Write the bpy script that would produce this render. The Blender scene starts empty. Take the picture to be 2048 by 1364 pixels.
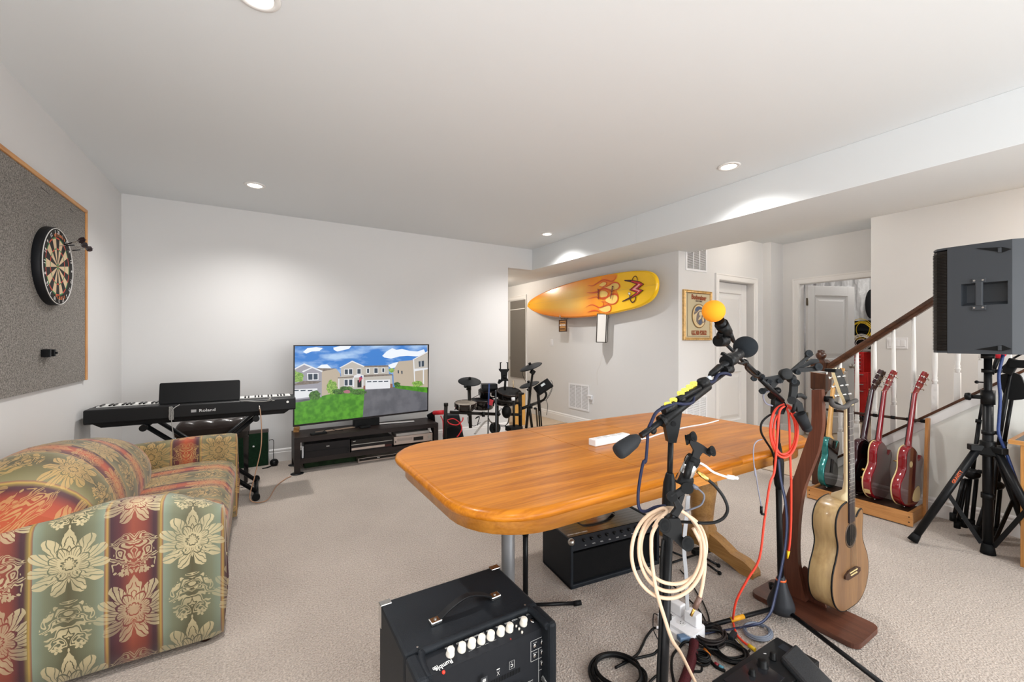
import bpy, math, random
from math import sin, cos, pi, radians, atan2, sqrt
from mathutils import Vector, Matrix, Euler
random.seed(7)
SC = bpy.context.scene
COL = SC.collection

# ---------------------------------------------------------------- camera
CAM_H = 1.28
FPX = 835.0                      # focal length in pixels of the 2048 wide frame
YAW = radians(31.36)
cam_d = bpy.data.cameras.new('camera'); cam = bpy.data.objects.new('camera', cam_d); COL.objects.link(cam)
cam_d.sensor_width = 36.0; cam_d.lens = FPX / 2048 * 36.0; cam_d.clip_start = 0.02; cam_d.clip_end = 60
cam.location = (0, 0, CAM_H); cam.rotation_euler = (radians(90), 0, -YAW)
SC.camera = cam
SC.view_settings.view_transform = 'Standard'
SC.view_settings.look = 'None'
SC.view_settings.gamma = 1.0
SC.view_settings.use_curve_mapping = False
SC.view_settings.exposure = 0.22

# ---------------------------------------------------------------- world and large lights
W = bpy.data.worlds.new('world'); SC.world = W; W.use_nodes = True
W.node_tree.nodes['Background'].inputs[0].default_value = (0.80, 0.90, 1.0, 1)
W.node_tree.nodes['Background'].inputs[1].default_value = 1.0

WIN_E, DOWN_E, STAIR_E, FILL_E, FILL2_E = 98, 122, 140, 16, 30
def area_light(name, loc, rot, sx, sy, power, col):
    l = bpy.data.lights.new(name, 'AREA'); l.shape = 'RECTANGLE'; l.size = sx; l.size_y = sy
    l.energy = power; l.color = col
    o = bpy.data.objects.new(name, l); COL.objects.link(o); o.location = loc; o.rotation_euler = rot
    return o
# daylight through the glazed door and the windows behind the camera
area_light('daylight_patio_door', (2.0, -2.45, 1.20), (radians(90), 0, 0), 2.6, 1.9, WIN_E, (0.95, 0.98, 1.0))
# daylight from the upper hall coming down the stairwell
area_light('daylight_stairwell', (5.0, -1.2, 2.58), (0, 0, 0), 1.2, 1.6, STAIR_E, (1.0, 0.97, 0.94))
CEIL = 2.622
DOWNLIGHTS = [(-.02, 4.22), (0.0, 1.90), (3.09, 1.87), (3.10, 4.24), (0.0, -.5), (3.09, -.5)]
for (x, y), f in zip(DOWNLIGHTS, (1.0, .95, .8, 1.15, .8, .6)):
    l = bpy.data.lights.new('downlight_lamp', 'SPOT'); l.energy = DOWN_E * f; l.color = (1.0, 0.975, 0.95)
    l.spot_size = radians(140); l.spot_blend = 1.0; l.shadow_soft_size = 0.05
    o = bpy.data.objects.new('downlight_lamp', l); COL.objects.link(o); o.location = (x, y, CEIL - .012)
# unseen fill lights added to brighten the ceiling, standing in for a bounced flash
area_light('bounce_fill', (.3, -1.5, .9), (radians(158), 0, radians(0)), 2.4, 1.6, FILL_E, (0.98, 0.99, 1.0))
area_light('bounce_fill', (-.1, -.3, .4), (radians(180), 0, 0), 1.4, 1.4, FILL2_E, (0.98, 0.99, 1.0))
# lamps of the hall, the passage and the store room, outside the frame
for (x, y, z, e, c) in [(5.2, 2.5, 2.58, 8, (1, .90, .78)), (3.3, 6.3, 2.28, 26, (1, .88, .74)), (7.3, 2.3, 2.5, 26, (1, .95, .9))]:
    l = bpy.data.lights.new('hall_lamp', 'POINT'); l.energy = e; l.color = c; l.shadow_soft_size = 0.08
    o = bpy.data.objects.new('hall_lamp', l); COL.objects.link(o); o.location = (x, y, z)

# ---------------------------------------------------------------- measuring: where a line of sight meets a plane of the room
CT, ST = cos(YAW), sin(YAW)
def ray(u, v):
    a = (u - 1024) / FPX; b = (682 - v) / FPX
    return Vector((a * CT + ST, -a * ST + CT, b))
C0 = Vector((0, 0, CAM_H))
def D(u, v, d): return C0 + ray(u, v) * d
def G(u, v, z=0.0):
    r = ray(u, v); return C0 + r * ((z - CAM_H) / r.z)
def PX(u, v, X):
    r = ray(u, v); return C0 + r * (X / r.x)
def PY(u, v, Y):
    r = ray(u, v); return C0 + r * (Y / r.y)

# ---------------------------------------------------------------- materials
def lin(c):
    if isinstance(c, str):
        c = [int(c[i:i + 2], 16) / 255 for i in (0, 2, 4)]
    return tuple((x / 12.92 if x <= .04045 else ((x + .055) / 1.055) ** 2.4) for x in c)
_M = {}
def mat(name, col, rough=.5, metal=0.0, var=None, bump=None, coat=0.0, emit=0.0, spec=.5, var_col=None, sheen=0.0, alpha=None, trans=0.0):
    if name in _M: return _M[name]
    m = bpy.data.materials.new(name); m.use_nodes = True; _M[name] = m
    nt = m.node_tree; N = nt.nodes; L = nt.links; p = N['Principled BSDF']
    c = lin(col)
    if sum(c) < .09 and not coat and rough > .3: spec *= .4
    p.inputs['Base Color'].default_value = (*c, 1); p.inputs['Roughness'].default_value = rough
    p.inputs['Metallic'].default_value = metal; p.inputs['Specular IOR Level'].default_value = spec
    if coat: p.inputs['Coat Weight'].default_value = coat; p.inputs['Coat Roughness'].default_value = .08
    if sheen: p.inputs['Sheen Weight'].default_value = sheen
    if trans: p.inputs['Transmission Weight'].default_value = trans
    if emit:
        p.inputs['Emission Color'].default_value = (*c, 1); p.inputs['Emission Strength'].default_value = emit
    if alpha is not None: p.inputs['Alpha'].default_value = alpha
    if var or bump:
        tc = N.new('ShaderNodeTexCoord')
    if var:
        sc_, amt = var[0], var[1]
        mp = N.new('ShaderNodeMapping'); L.new(tc.outputs['Object'], mp.inputs[0])
        if len(var) > 2: mp.inputs['Scale'].default_value = var[2]
        nz = N.new('ShaderNodeTexNoise'); nz.inputs['Scale'].default_value = sc_; nz.inputs['Detail'].default_value = 6
        L.new(mp.outputs[0], nz.inputs['Vector'])
        rp = N.new('ShaderNodeValToRGB'); rp.color_ramp.elements[0].position = .3; rp.color_ramp.elements[1].position = .7
        c2 = lin(var_col) if var_col else tuple(x * (1 - amt) for x in c)
        c1 = c if var_col else tuple(min(1, x * (1 + amt * .5)) for x in c)
        rp.color_ramp.elements[0].color = (*c2, 1); rp.color_ramp.elements[1].color = (*c1, 1)
        L.new(nz.outputs[0], rp.inputs[0]); L.new(rp.outputs[0], p.inputs['Base Color'])
    if bump:
        nb = N.new('ShaderNodeTexNoise'); nb.inputs['Scale'].default_value = bump[0]; nb.inputs['Detail'].default_value = 4
        L.new(tc.outputs['Object'], nb.inputs['Vector'])
        b = N.new('ShaderNodeBump'); b.inputs['Strength'].default_value = bump[1]; b.inputs['Distance'].default_value = bump[2] if len(bump) > 2 else .004
        L.new(nb.outputs[0], b.inputs['Height']); L.new(b.outputs[0], p.inputs['Normal'])
    return m

def wood(name, c_light, c_dark, axis='x', scale=1.0, rough=.35, coat=.0, rings=1.0):
    """straight grained wood; grain runs along the given axis of object space"""
    if name in _M: return _M[name]
    m = bpy.data.materials.new(name); m.use_nodes = True; _M[name] = m
    nt = m.node_tree; N = nt.nodes; L = nt.links; p = N['Principled BSDF']
    tc = N.new('ShaderNodeTexCoord'); mp = N.new('ShaderNodeMapping'); L.new(tc.outputs['Object'], mp.inputs[0])
    s = {'x': (.55, 9, 9), 'y': (9, .55, 9), 'z': (9, 9, .55)}[axis]
    mp.inputs['Scale'].default_value = tuple(k * scale for k in s)
    n1 = N.new('ShaderNodeTexNoise'); n1.inputs['Scale'].default_value = 1.6 * rings; n1.inputs['Detail'].default_value = 8; n1.inputs['Distortion'].default_value = .6
    n2 = N.new('ShaderNodeTexNoise'); n2.inputs['Scale'].default_value = 14; n2.inputs['Detail'].default_value = 3
    L.new(mp.outputs[0], n1.inputs['Vector']); L.new(mp.outputs[0], n2.inputs['Vector'])
    mx = N.new('ShaderNodeMix'); mx.data_type = 'FLOAT'; mx.inputs[0].default_value = .35
    L.new(n1.outputs[0], mx.inputs[2]); L.new(n2.outputs[0], mx.inputs[3])
    rp = N.new('ShaderNodeValToRGB'); e = rp.color_ramp.elements
    e[0].position = .36; e[1].position = .62; e[0].color = (*lin(c_dark), 1); e[1].color = (*lin(c_light), 1)
    L.new(mx.outputs[0], rp.inputs[0]); L.new(rp.outputs[0], p.inputs['Base Color'])
    p.inputs['Roughness'].default_value = rough
    if sum(lin(c_light)) < .12: p.inputs['Specular IOR Level'].default_value = .25
    if coat: p.inputs['Coat Weight'].default_value = coat; p.inputs['Coat Roughness'].default_value = .12
    b = N.new('ShaderNodeBump'); b.inputs['Strength'].default_value = .12; b.inputs['Distance'].default_value = .002
    L.new(n2.outputs[0], b.inputs['Height']); L.new(b.outputs[0], p.inputs['Normal'])
    return m

M_BLK = mat('black_plastic', '0f1011', .42)
M_BLKM = mat('black_metal', '111214', .36, var=(40, .25))
M_RUB = mat('black_rubber', '0d0e0f', .7)
M_CHR = mat('chrome', 'd8d8d6', .18, 1.0)
M_STEEL = mat('brushed_steel', 'b4b0aa', .35, 1.0)
M_WHT = mat('white_paint', 'e9e7e4', .4)
M_WPL = mat('white_plastic', 'e8e8ea', .35)
M_GOLD = mat('brass_metal', 'c9a25a', .28, 1.0)

M_TOPSPEC = .3
# ---------------------------------------------------------------- mesh builder
def rotm(ax, deg): return Matrix.Rotation(radians(deg), 4, ax)
def frame(o, x, y=None, z=None):
    """matrix with origin o, x axis x, and y axis close to y (z = x cross y)"""
    x = Vector(x).normalized()
    if z is not None:
        z = Vector(z); z = (z - x * z.dot(x)).normalized(); y = z.cross(x)
    else:
        y = Vector(y); y = (y - x * y.dot(x)).normalized(); z = x.cross(y)
    m = Matrix.Identity(4)
    for i in range(3):
        m[i][0] = x[i]; m[i][1] = y[i]; m[i][2] = z[i]; m[i][3] = Vector(o)[i]
    return m
def perp(d):
    d = Vector(d).normalized()
    a = Vector((0, 0, 1)) if abs(d.z) < .9 else Vector((1, 0, 0))
    x = d.cross(a).normalized(); return x, d.cross(x).normalized()
def smooth_path(pts, k=6, closed=False):
    P = [Vector(p) for p in pts]; n = len(P)
    if n < 3: return P
    out = []
    rng = range(n) if closed else range(n - 1)
    for i in rng:
        p1, p2 = P[i], P[(i + 1) % n]
        p0 = P[i - 1] if (closed or i > 0) else p1 * 2 - p2
        p3 = P[(i + 2) % n] if (closed or i < n - 2) else p2 * 2 - p1
        for j in range(k):
            t = j / k
            out.append(.5 * ((2 * p1) + (p2 - p0) * t + (2 * p0 - 5 * p1 + 4 * p2 - p3) * t * t + (3 * p1 - p0 - 3 * p2 + p3) * t ** 3))
    if not closed: out.append(P[-1])
    return out

class B:
    def __init__(s, M=None):
        s.v = []; s.f = []; s.mi = []; s.sm = []; s.M = M or Matrix.Identity(4); s.cur = 0
    def add(s, vs, fs, smooth=False, M=None):
        m = s.M @ M if M is not None else s.M
        o = len(s.v); s.v += [m @ Vector(p) for p in vs]
        for f in fs:
            s.f.append([o + i for i in f]); s.mi.append(s.cur); s.sm.append(smooth)
        return s
    def box(s, c, d, R=None):
        x, y, z = d[0] / 2, d[1] / 2, d[2] / 2
        vs = [(a, b, e) for a in (-x, x) for b in (-y, y) for e in (-z, z)]
        T = Matrix.Translation(Vector(c)) @ (R if R is not None else Matrix.Identity(4))
        return s.add(vs, [(0, 1, 3, 2), (4, 6, 7, 5), (0, 4, 5, 1), (2, 3, 7, 6), (0, 2, 6, 4), (1, 5, 7, 3)], M=T)
    def bb(s, x0, x1, y0, y1, z0, z1):
        return s.box(((x0 + x1) / 2, (y0 + y1) / 2, (z0 + z1) / 2), (abs(x1 - x0), abs(y1 - y0), abs(z1 - z0)))
    def hexa(s, b, t):          # 4 bottom points, 4 top points, counter-clockwise from above
        return s.add(list(b) + list(t), [(3, 2, 1, 0), (4, 5, 6, 7), (0, 1, 5, 4), (1, 2, 6, 5), (2, 3, 7, 6), (3, 0, 4, 7)])
    def rings(s, R, closed=False, caps=True, smooth=True):
        n = len(R[0]); vs = [p for r in R for p in r]; fs = []
        m = len(R)
        for i in range(m if closed else m - 1):
            j = (i + 1) % m
            for k in range(n):
                fs.append((i * n + k, i * n + (k + 1) % n, j * n + (k + 1) % n, j * n + k))
        s.add(vs, fs, smooth)
        if caps and not closed:
            o = len(s.v) - len(vs)
            s.f.append([o + i for i in range(n)][::-1]); s.mi.append(s.cur); s.sm.append(False)
            s.f.append([o + (m - 1) * n + i for i in range(n)]); s.mi.append(s.cur); s.sm.append(False)
        return s
    def rod(s, p0, p1, r0, r1=None, n=12):
        r1 = r0 if r1 is None else r1; p0 = Vector(p0); p1 = Vector(p1)
        x, y = perp(p1 - p0)
        return s.rings([[p + (x * cos(2 * pi * k / n) + y * sin(2 * pi * k / n)) * r for k in range(n)] for p, r in ((p0, r0), (p1, r1))])
    def lathe(s, prof, p0, ax=(0, 0, 1), n=20, caps=True):
        ax = Vector(ax).normalized(); x, y = perp(ax); p0 = Vector(p0); R = []
        for r, h in prof:
            R.append([p0 + ax * h + (x * cos(2 * pi * k / n) + y * sin(2 * pi * k / n)) * max(r, 1e-4) for k in range(n)])
        return s.rings(R, caps=caps)
    def tube(s, pts, r, n=8, k=6, closed=False, sm=True, rad=None):
        P = smooth_path(pts, k, closed) if sm else [Vector(p) for p in pts]
        m = len(P); R = []; t0 = None; x = None
        for i, p in enumerate(P):
            a = P[i - 1] if (i > 0 or closed) else p; b = P[(i + 1) % m] if (i < m - 1 or closed) else p
            t = (b - a)
            t = t.normalized() if t.length > 1e-9 else Vector((0, 0, 1))
            if x is None: x, _ = perp(t)
            else:
                x = x - t * x.dot(t)
                x = x.normalized() if x.length > 1e-6 else perp(t)[0]
            y = t.cross(x); rr = r if rad is None else rad(i / (m - 1))
            R.append([p + (x * cos(2 * pi * q / n) + y * sin(2 * pi * q / n)) * rr for q in range(n)])
        return s.rings(R, closed=closed)
    def strip(s, pts, w, t, up=(0, 0, 1), k=6, sm=True, wf=None):
        """flat strap along pts, width w across, thickness t along up"""
        P = smooth_path(pts, k) if sm else [Vector(p) for p in pts]; R = []; m = len(P)
        for i, p in enumerate(P):
            a = P[max(i - 1, 0)]; b = P[min(i + 1, m - 1)]; d = (b - a).normalized()
            side = d.cross(Vector(up)).normalized(); nn = side.cross(d).normalized()
            ww = w * (wf(i / (m - 1)) if wf else 1)
            R.append([p + side * (ww / 2) * a_ + nn * (t / 2) * b_ for a_, b_ in ((-1, -1), (1, -1), (1, 1), (-1, 1))])
        return s.rings(R, smooth=False)
    def prism(s, pts, t, M=None, z0=0.0, smooth=False):
        n = len(pts); vs = [(p[0], p[1], z0) for p in pts] + [(p[0], p[1], z0 + t) for p in pts]
        s.add(vs, [tuple(range(n))[::-1], tuple(range(n, 2 * n))], M=M)
        return s.add(vs, [(i, (i + 1) % n, n + (i + 1) % n, n + i) for i in range(n)], smooth, M=M)
    def poly(s, pts, z=0.0, M=None):
        return s.add([(p[0], p[1], z) for p in pts], [tuple(range(len(pts)))], M=M)
    def ball(s, c, r, sc=(1, 1, 1), n=20, m=12, M=None):
        vs = []; fs = []
        for i in range(m + 1):
            a = pi * i / m
            for k in range(n):
                b = 2 * pi * k / n
                vs.append((c[0] + r * sc[0] * sin(a) * cos(b), c[1] + r * sc[1] * sin(a) * sin(b), c[2] + r * sc[2] * cos(a)))
        for i in range(m):
            for k in range(n):
                fs.append((i * n + k, (i + 1) * n + k, (i + 1) * n + (k + 1) % n, i * n + (k + 1) % n))
        return s.add(vs, fs, True, M=M)
    def surf(s, fn, nu, nv, smooth=True):
        vs = [fn(i / nu, j / nv) for i in range(nu + 1) for j in range(nv + 1)]
        fs = [(i * (nv + 1) + j, (i + 1) * (nv + 1) + j, (i + 1) * (nv + 1) + j + 1, i * (nv + 1) + j + 1) for i in range(nu) for j in range(nv)]
        return s.add(vs, fs, smooth)
    def text(s, txt, size, M, depth=.0004, align='CENTER', sx=1.0, bold=0.0):
        c = bpy.data.curves.new('t', 'FONT'); c.body = txt; c.size = size; c.align_x = align; c.align_y = 'CENTER'
        c.extrude = depth; c.resolution_u = 2; c.offset = bold
        o = bpy.data.objects.new('t', c); COL.objects.link(o)
        me = o.to_mesh()
        vs = [(v.co.x * sx, v.co.y, v.co.z) for v in me.vertices]; fs = [tuple(p.vertices) for p in me.polygons]
        s.add(vs, fs, False, M=M)
        o.to_mesh_clear(); bpy.data.objects.remove(o); bpy.data.curves.remove(c)
        return s

ROOT = {}
def mesh_obj(name, b, m, origin=Vector((0, 0, 0)), bevel=0, subd=0, seg=2):
    me = bpy.data.meshes.new(name)
    me.from_pydata([tuple(p - origin) for p in b.v], [], b.f)
    for x in (m if isinstance(m, (list, tuple)) else [m]): me.materials.append(x)
    me.polygons.foreach_set('material_index', b.mi); me.polygons.foreach_set('use_smooth', b.sm)
    me.update(); me.validate()
    o = bpy.data.objects.new(name, me); COL.objects.link(o)
    if bevel:
        md = o.modifiers.new('bevel', 'BEVEL'); md.width = bevel; md.segments = seg; md.limit_method = 'ANGLE'; md.angle_limit = radians(40)
        md.harden_normals = False
    if subd:
        md = o.modifiers.new('subd', 'SUBSURF'); md.levels = subd; md.render_levels = subd
    return o
def part(name, b, m, parent, label=None, bevel=0, subd=0, kind=None):
    org = ROOT[parent.name]
    o = mesh_obj(name, b, m, org, bevel, subd); o.parent = parent; ROOT[o.name] = org
    if label: o['label'] = label
    if kind: o['kind'] = kind
    return o
def thing(name, label, cat, loc, group=None):
    o = bpy.data.objects.new(name, None); COL.objects.link(o); o.location = loc; o.empty_display_size = .05
    o['label'] = label; o['category'] = cat
    if group: o['group'] = group
    ROOT[o.name] = Vector(loc); return o
def single(name, b, m, label, cat, loc=None, group=None, bevel=0, subd=0, kind=None):
    if loc is None:
        xs = [p.x for p in b.v]; ys = [p.y for p in b.v]; zs = [p.z for p in b.v]
        loc = Vector(((min(xs) + max(xs)) / 2, (min(ys) + max(ys)) / 2, min(zs)))
    loc = Vector(loc)
    o = mesh_obj(name, b, m, loc, bevel, subd); o.location = loc; ROOT[o.name] = loc
    o['label'] = label; o['category'] = cat
    if group: o['group'] = group
    if kind: o['kind'] = kind
    return o
def struct(name, b, m, label, cat=None, bevel=0, parent=None):
    if parent is not None: return part(name, b, m, parent, bevel=bevel)
    o = mesh_obj(name, b, m, Vector((0, 0, 0)), bevel); ROOT[o.name] = Vector((0, 0, 0))
    o['kind'] = 'structure'; o['label'] = label; o['category'] = cat or name.split('_')[0]
    return o
def dup(root, loc, rotz=0.0, label=None):
    def cp(o, par):
        c = o.copy(); COL.objects.link(c); c.parent = par
        for ch in list(o.children): cp(ch, c)
        return c
    r = cp(root, None); r.location = loc; r.rotation_euler = (0, 0, rotz)
    if label: r['label'] = label
    return r
def lerp(a, b, t): return a + (b - a) * t
def rrect(w, h, r, n=5, cx=0, cy=0):
    out = []
    for (sx, sy, a0) in ((1, 1, 0), (-1, 1, 90), (-1, -1, 180), (1, -1, 270)):
        for i in range(n + 1):
            a = radians(a0 + 90 * i / n)
            out.append((cx + sx * (w / 2 - r) + r * cos(a), cy + sy * (h / 2 - r) + r * sin(a)))
    return out
def circ(r, n=24, cx=0, cy=0, ry=None): return [(cx + r * cos(2 * pi * i / n), cy + (ry or r) * sin(2 * pi * i / n)) for i in range(n)]
# ================================================================ THE SETTING
XL, YB, XS, XW, YP, XK = -1.057, 5.087, 3.445, 4.14, 3.109, 4.24    # left wall, back wall, soffit face, surfboard wall, poster wall, stair knee wall
ZS, XSF = 2.321, 4.365                                              # underside and far edge of the soffit
XF, XH = 5.71, 6.25                                                 # wall beyond the stairs, wall with the store room door
M_WALL = mat('wall_paint', 'd9d8d7', .75, var=(1.5, .02), bump=(260, .05, .001))
M_CEIL = mat('ceiling_paint', 'e0e3e4', .85, bump=(200, .05, .001))
M_TRIM = mat('trim_paint', 'e6e4e2', .38)
M_DOOR = mat('door_paint', 'e3e2e1', .4)

def carpet(name, c1, c2):
    m = mat(name, c1, .95, spec=.1, sheen=.3)
    nt = m.node_tree; N = nt.nodes; L = nt.links; p = N['Principled BSDF']
    tc = N.new('ShaderNodeTexCoord')
    a = N.new('ShaderNodeTexNoise'); a.inputs['Scale'].default_value = 130; a.inputs['Detail'].default_value = 4; a.inputs['Roughness'].default_value = .7
    b = N.new('ShaderNodeTexNoise'); b.inputs['Scale'].default_value = 2.2; b.inputs['Detail'].default_value = 5
    v = N.new('ShaderNodeTexVoronoi'); v.inputs['Scale'].default_value = 130
    for n in (a, b, v): L.new(tc.outputs['Object'], n.inputs['Vector'])
    mx = N.new('ShaderNodeMix'); mx.data_type = 'FLOAT'; mx.inputs[0].default_value = .16
    L.new(a.outputs[0], mx.inputs[2]); L.new(b.outputs[0], mx.inputs[3])
    rp = N.new('ShaderNodeValToRGB'); e = rp.color_ramp.elements; e[0].position = .37; e[1].position = .62
    e[0].color = (*lin(c2), 1); e[1].color = (*lin(c1), 1)
    L.new(mx.outputs[0], rp.inputs[0]); L.new(rp.outputs[0], p.inputs['Base Color'])
    bp = N.new('ShaderNodeBump'); bp.inputs['Strength'].default_value = .8; bp.inputs['Distance'].default_value = .008
    ad = N.new('ShaderNodeMath'); ad.operation = 'ADD'; L.new(a.outputs[0], ad.inputs[0]); L.new(v.outputs[0], ad.inputs[1])
    L.new(ad.outputs[0], bp.inputs['Height']); L.new(bp.outputs[0], p.inputs['Normal'])
    return m
M_CARP = carpet('room_carpet', 'c9bbaf', '95887d')
M_CARP2 = carpet('hall_carpet', 'dcc5a8', 'b39878')

XSEAM = 4.315
struct('floor', B().bb(-1.3, XSEAM, -2.8, YB + .03, -.08, 0).bb(XSEAM, 5.9, -2.8, 1.75, -.08, 0), M_CARP, 'beige grey cut pile carpet of the main room')
struct('floor', B().bb(XSEAM, 9.2, 1.75, 8.6, -.08, -.001).bb(5.9, 9.2, .6, 1.75, -.08, -.001).bb(-1.3, XSEAM, YB + .03, 8.6, -.08, -.001), M_CARP2, 'warm beige carpet of the hall and passage')
struct('trim_1', B().bb(XSEAM - .012, XSEAM + .012, 1.62, YP, -.01, .004), mat('seam_strip', '8d7c6a', .6), 'thin dark seam strip in the carpet at the hall opening')
struct('trim_2', B().bb(3.0, XW, YB + .018, YB + .042, -.01, .004), mat('seam_strip', '8d7c6a', .6), 'thin dark seam strip in the carpet at the passage opening')

struct('ceiling', B().bb(-1.3, 9.2, -2.8, 8.6, CEIL, CEIL + .1), M_CEIL, 'white painted ceiling')
struct('ceiling', B().bb(XS, XW, YP, YB, ZS, CEIL).bb(XS, XSF, -2.8, YP, ZS, CEIL).bb(2.9, XW, YB + .12, 8.6, ZS, CEIL).bb(XS, XW, YB, YB + .12, ZS, CEIL), M_CEIL, 'boxed white soffit running along the right of the ceiling', bevel=.003)
struct('ceiling', B().bb(XSF, XSF + .05, -2.8, YP, ZS + .012, CEIL), M_CEIL, 'narrow beam edge behind the soffit')

def wall_y(y0, y1, x0, x1, z0, z1, holes=()):
    b = B(); xs = x0
    for (a, c, d, e) in sorted(holes):
        if a > xs: b.bb(xs, a, y0, y1, z0, z1)
        if d > z0: b.bb(a, c, y0, y1, z0, d)
        if e < z1: b.bb(a, c, y0, y1, e, z1)
        xs = c
    if xs < x1: b.bb(xs, x1, y0, y1, z0, z1)
    return b
def wall_x(x0, x1, y0, y1, z0, z1, holes=()):
    b = B(); ys = y0
    for (a, c, d, e) in sorted(holes):
        if a > ys: b.bb(x0, x1, ys, a, z0, z1)
        if d > z0: b.bb(x0, x1, a, c, z0, d)
        if e < z1: b.bb(x0, x1, a, c, e, z1)
        ys = c
    if ys < y1: b.bb(x0, x1, ys, y1, z0, z1)
    return b
XE = PY(1016, 682, YB).x                       # free end of the back wall
struct('wall_left', B().bb(XL - .12, XL, -2.8, YB + .12, 0, CEIL), M_WALL, 'light grey painted left wall')
struct('wall_back', B().bb(XL, XE, YB, YB + .12, 0, CEIL).bb(XE, XS, YB, YB + .12, ZS, CEIL), M_WALL, 'light grey painted back wall behind the television')
struct('wall_right', B().bb(XW, XW + .12, YP, 8.6, 0, CEIL), M_WALL, 'light grey wall carrying the surfboard')
struct('wall_hall', wall_y(YP, YP + .16, XW + .12, 6.6, 0, CEIL, [(4.912, 5.70, 0, 2.055)]), M_WALL, 'light grey hall wall with the framed mirror picture')
struct('wall_column', B().bb(5.94, 6.6, 3.005, YP, 0, CEIL), M_WALL, 'light grey boxed column in the hall corner')
struct('wall_store', wall_x(XH, XH + .12, 1.2, 3.005, 0, CEIL, [(2.02, 2.80, 0, 2.055)]), M_WALL, 'light grey hall wall with the store room doorway')
struct('wall_stair', B().bb(XF, XF + .12, -2.8, 1.85, 0, CEIL), M_WALL, 'light grey wall beyond the stairs')
struct('wall_front', wall_y(-2.72, -2.6, XL, XF, 0, CEIL, [(.6, 3.4, .1, 2.2)]), M_WALL, 'wall behind the camera with a wide glazed opening')
struct('wall_passage', B().bb(XE - .6, XW + .12, 8.5, 8.6, 0, CEIL).bb(XE - .72, XE - .6, YB + .12, 8.5, 0, CEIL), M_WALL, 'light grey passage walls beyond the back wall')
# window frame in the wall behind the camera
wb = B()
for x in (.6, 1.53, 2.47, 3.4): wb.bb(x - .03, x + .03, -2.70, -2.62, .1, 2.2)
wb.bb(.6, 3.4, -2.70, -2.62, .1, .16).bb(.6, 3.4, -2.70, -2.62, 2.14, 2.2)
struct('window_1', wb, M_TRIM, 'white frame of the glazed doors behind the camera')

# baseboards: tall board with a stepped cap
def baseboard(name, pts, label):
    b = B()
    for (p, q, n) in pts:
        p = Vector((*p, 0)); q = Vector((*q, 0)); n = Vector((*n, 0))
        prof = [(0, 0), (.014, 0), (.014, .095), (.010, .102), (.010, .118), (.005, .128), (0, .134)]
        R = [[e + n * a + Vector((0, 0, h)) for a, h in prof] for e in (p, q)]
        b.rings(R, smooth=False)
    struct(name, b, M_TRIM, label)
baseboard('baseboard_left', [((XL, -2.6), (XL, YB), (1, 0))], 'white baseboard along the left wall')
baseboard('baseboard_back', [((XL, YB), (XE, YB), (0, -1)), ((XE, YB - .014), (XE, YB + .12), (1, 0))], 'white baseboard along the back wall')
baseboard('baseboard_right', [((XW, YP), (XW, 6.25), (-1, 0)), ((XW - .014, YP), (4.84, YP), (0, -1))], 'white baseboard under the surfboard and the framed picture')
baseboard('baseboard_hall', [((5.775, YP), (5.94, YP), (0, -1)), ((5.94, YP), (5.94, 3.005), (-1, 0)), ((5.926, 3.005), (XH, 3.005), (0, -1)), ((XH, 3.005), (XH, 2.86), (-1, 0))], 'white baseboard round the hall column')
baseboard('baseboard_stair', [((XF, -2.6), (XF, 1.85), (-1, 0))], 'white baseboard beyond the stairs')

# ---- doors
def door_leaf(M, w, h, t, name_parent, panels):
    """a leaf built in the local xz plane, y thickness; returns builder pairs"""
    st = B(M); pn = []
    holes = [(x0, x1, z0, z1) for (x0, x1, z0, z1) in panels]
    x0, x1 = holes[0][0], holes[0][1]
    st.box((x0 / 2, 0, h / 2), (x0, t, h)); st.box(((x1 + w) / 2, 0, h / 2), (w - x1, t, h))
    zz = 0
    for (_, _, a, c) in sorted(holes, key=lambda q: q[2]):
        st.box(((x0 + x1) / 2, 0, (zz + a) / 2), (x1 - x0, t, a - zz)); zz = c
        q = B(M)
        R = []
        for ins, dep in ((0, .5 * t - .0), (.010, .5 * t - .017), (.034, .5 * t - .017), (.075, .5 * t - .004)):
            R.append([(x0 + ins, -dep, a + ins), (x1 - ins, -dep, a + ins), (x1 - ins, -dep, c - ins), (x0 + ins, -dep, c - ins)])
        q.rings(R, smooth=False, caps=False); q.add(R[-1], [(0, 1, 2, 3)])
        R2 = [[(x, -y, z) for (x, y, z) in r][::-1] for r in R]
        q.rings(R2, smooth=False, caps=False); q.add(R2[-1], [(0, 1, 2, 3)])
        pn.append(q)
    st.box(((x0 + x1) / 2, 0, (zz + h) / 2), (x1 - x0, t, h - zz))
    return st, pn
def casing(b, a0, a1, h, put, w=.075):
    """door casing round an opening a0..a1 x h; put(a, out, z) gives the point"""
    prof = [(0, 0), (0, .012), (.012, .016), (w - .02, .016), (w - .012, .021), (w, .021), (w, 0)]
    path = [(a0, 0, -1, 0), (a0, h, -1, 1), (a1, h, 1, 1), (a1, 0, 1, 0)]
    R = []
    for (a, z, da, dz) in path:
        R.append([put(a + da * (p[0]), p[1], z + dz * p[0]) for p in prof])
    b.rings(R, smooth=False)
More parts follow.
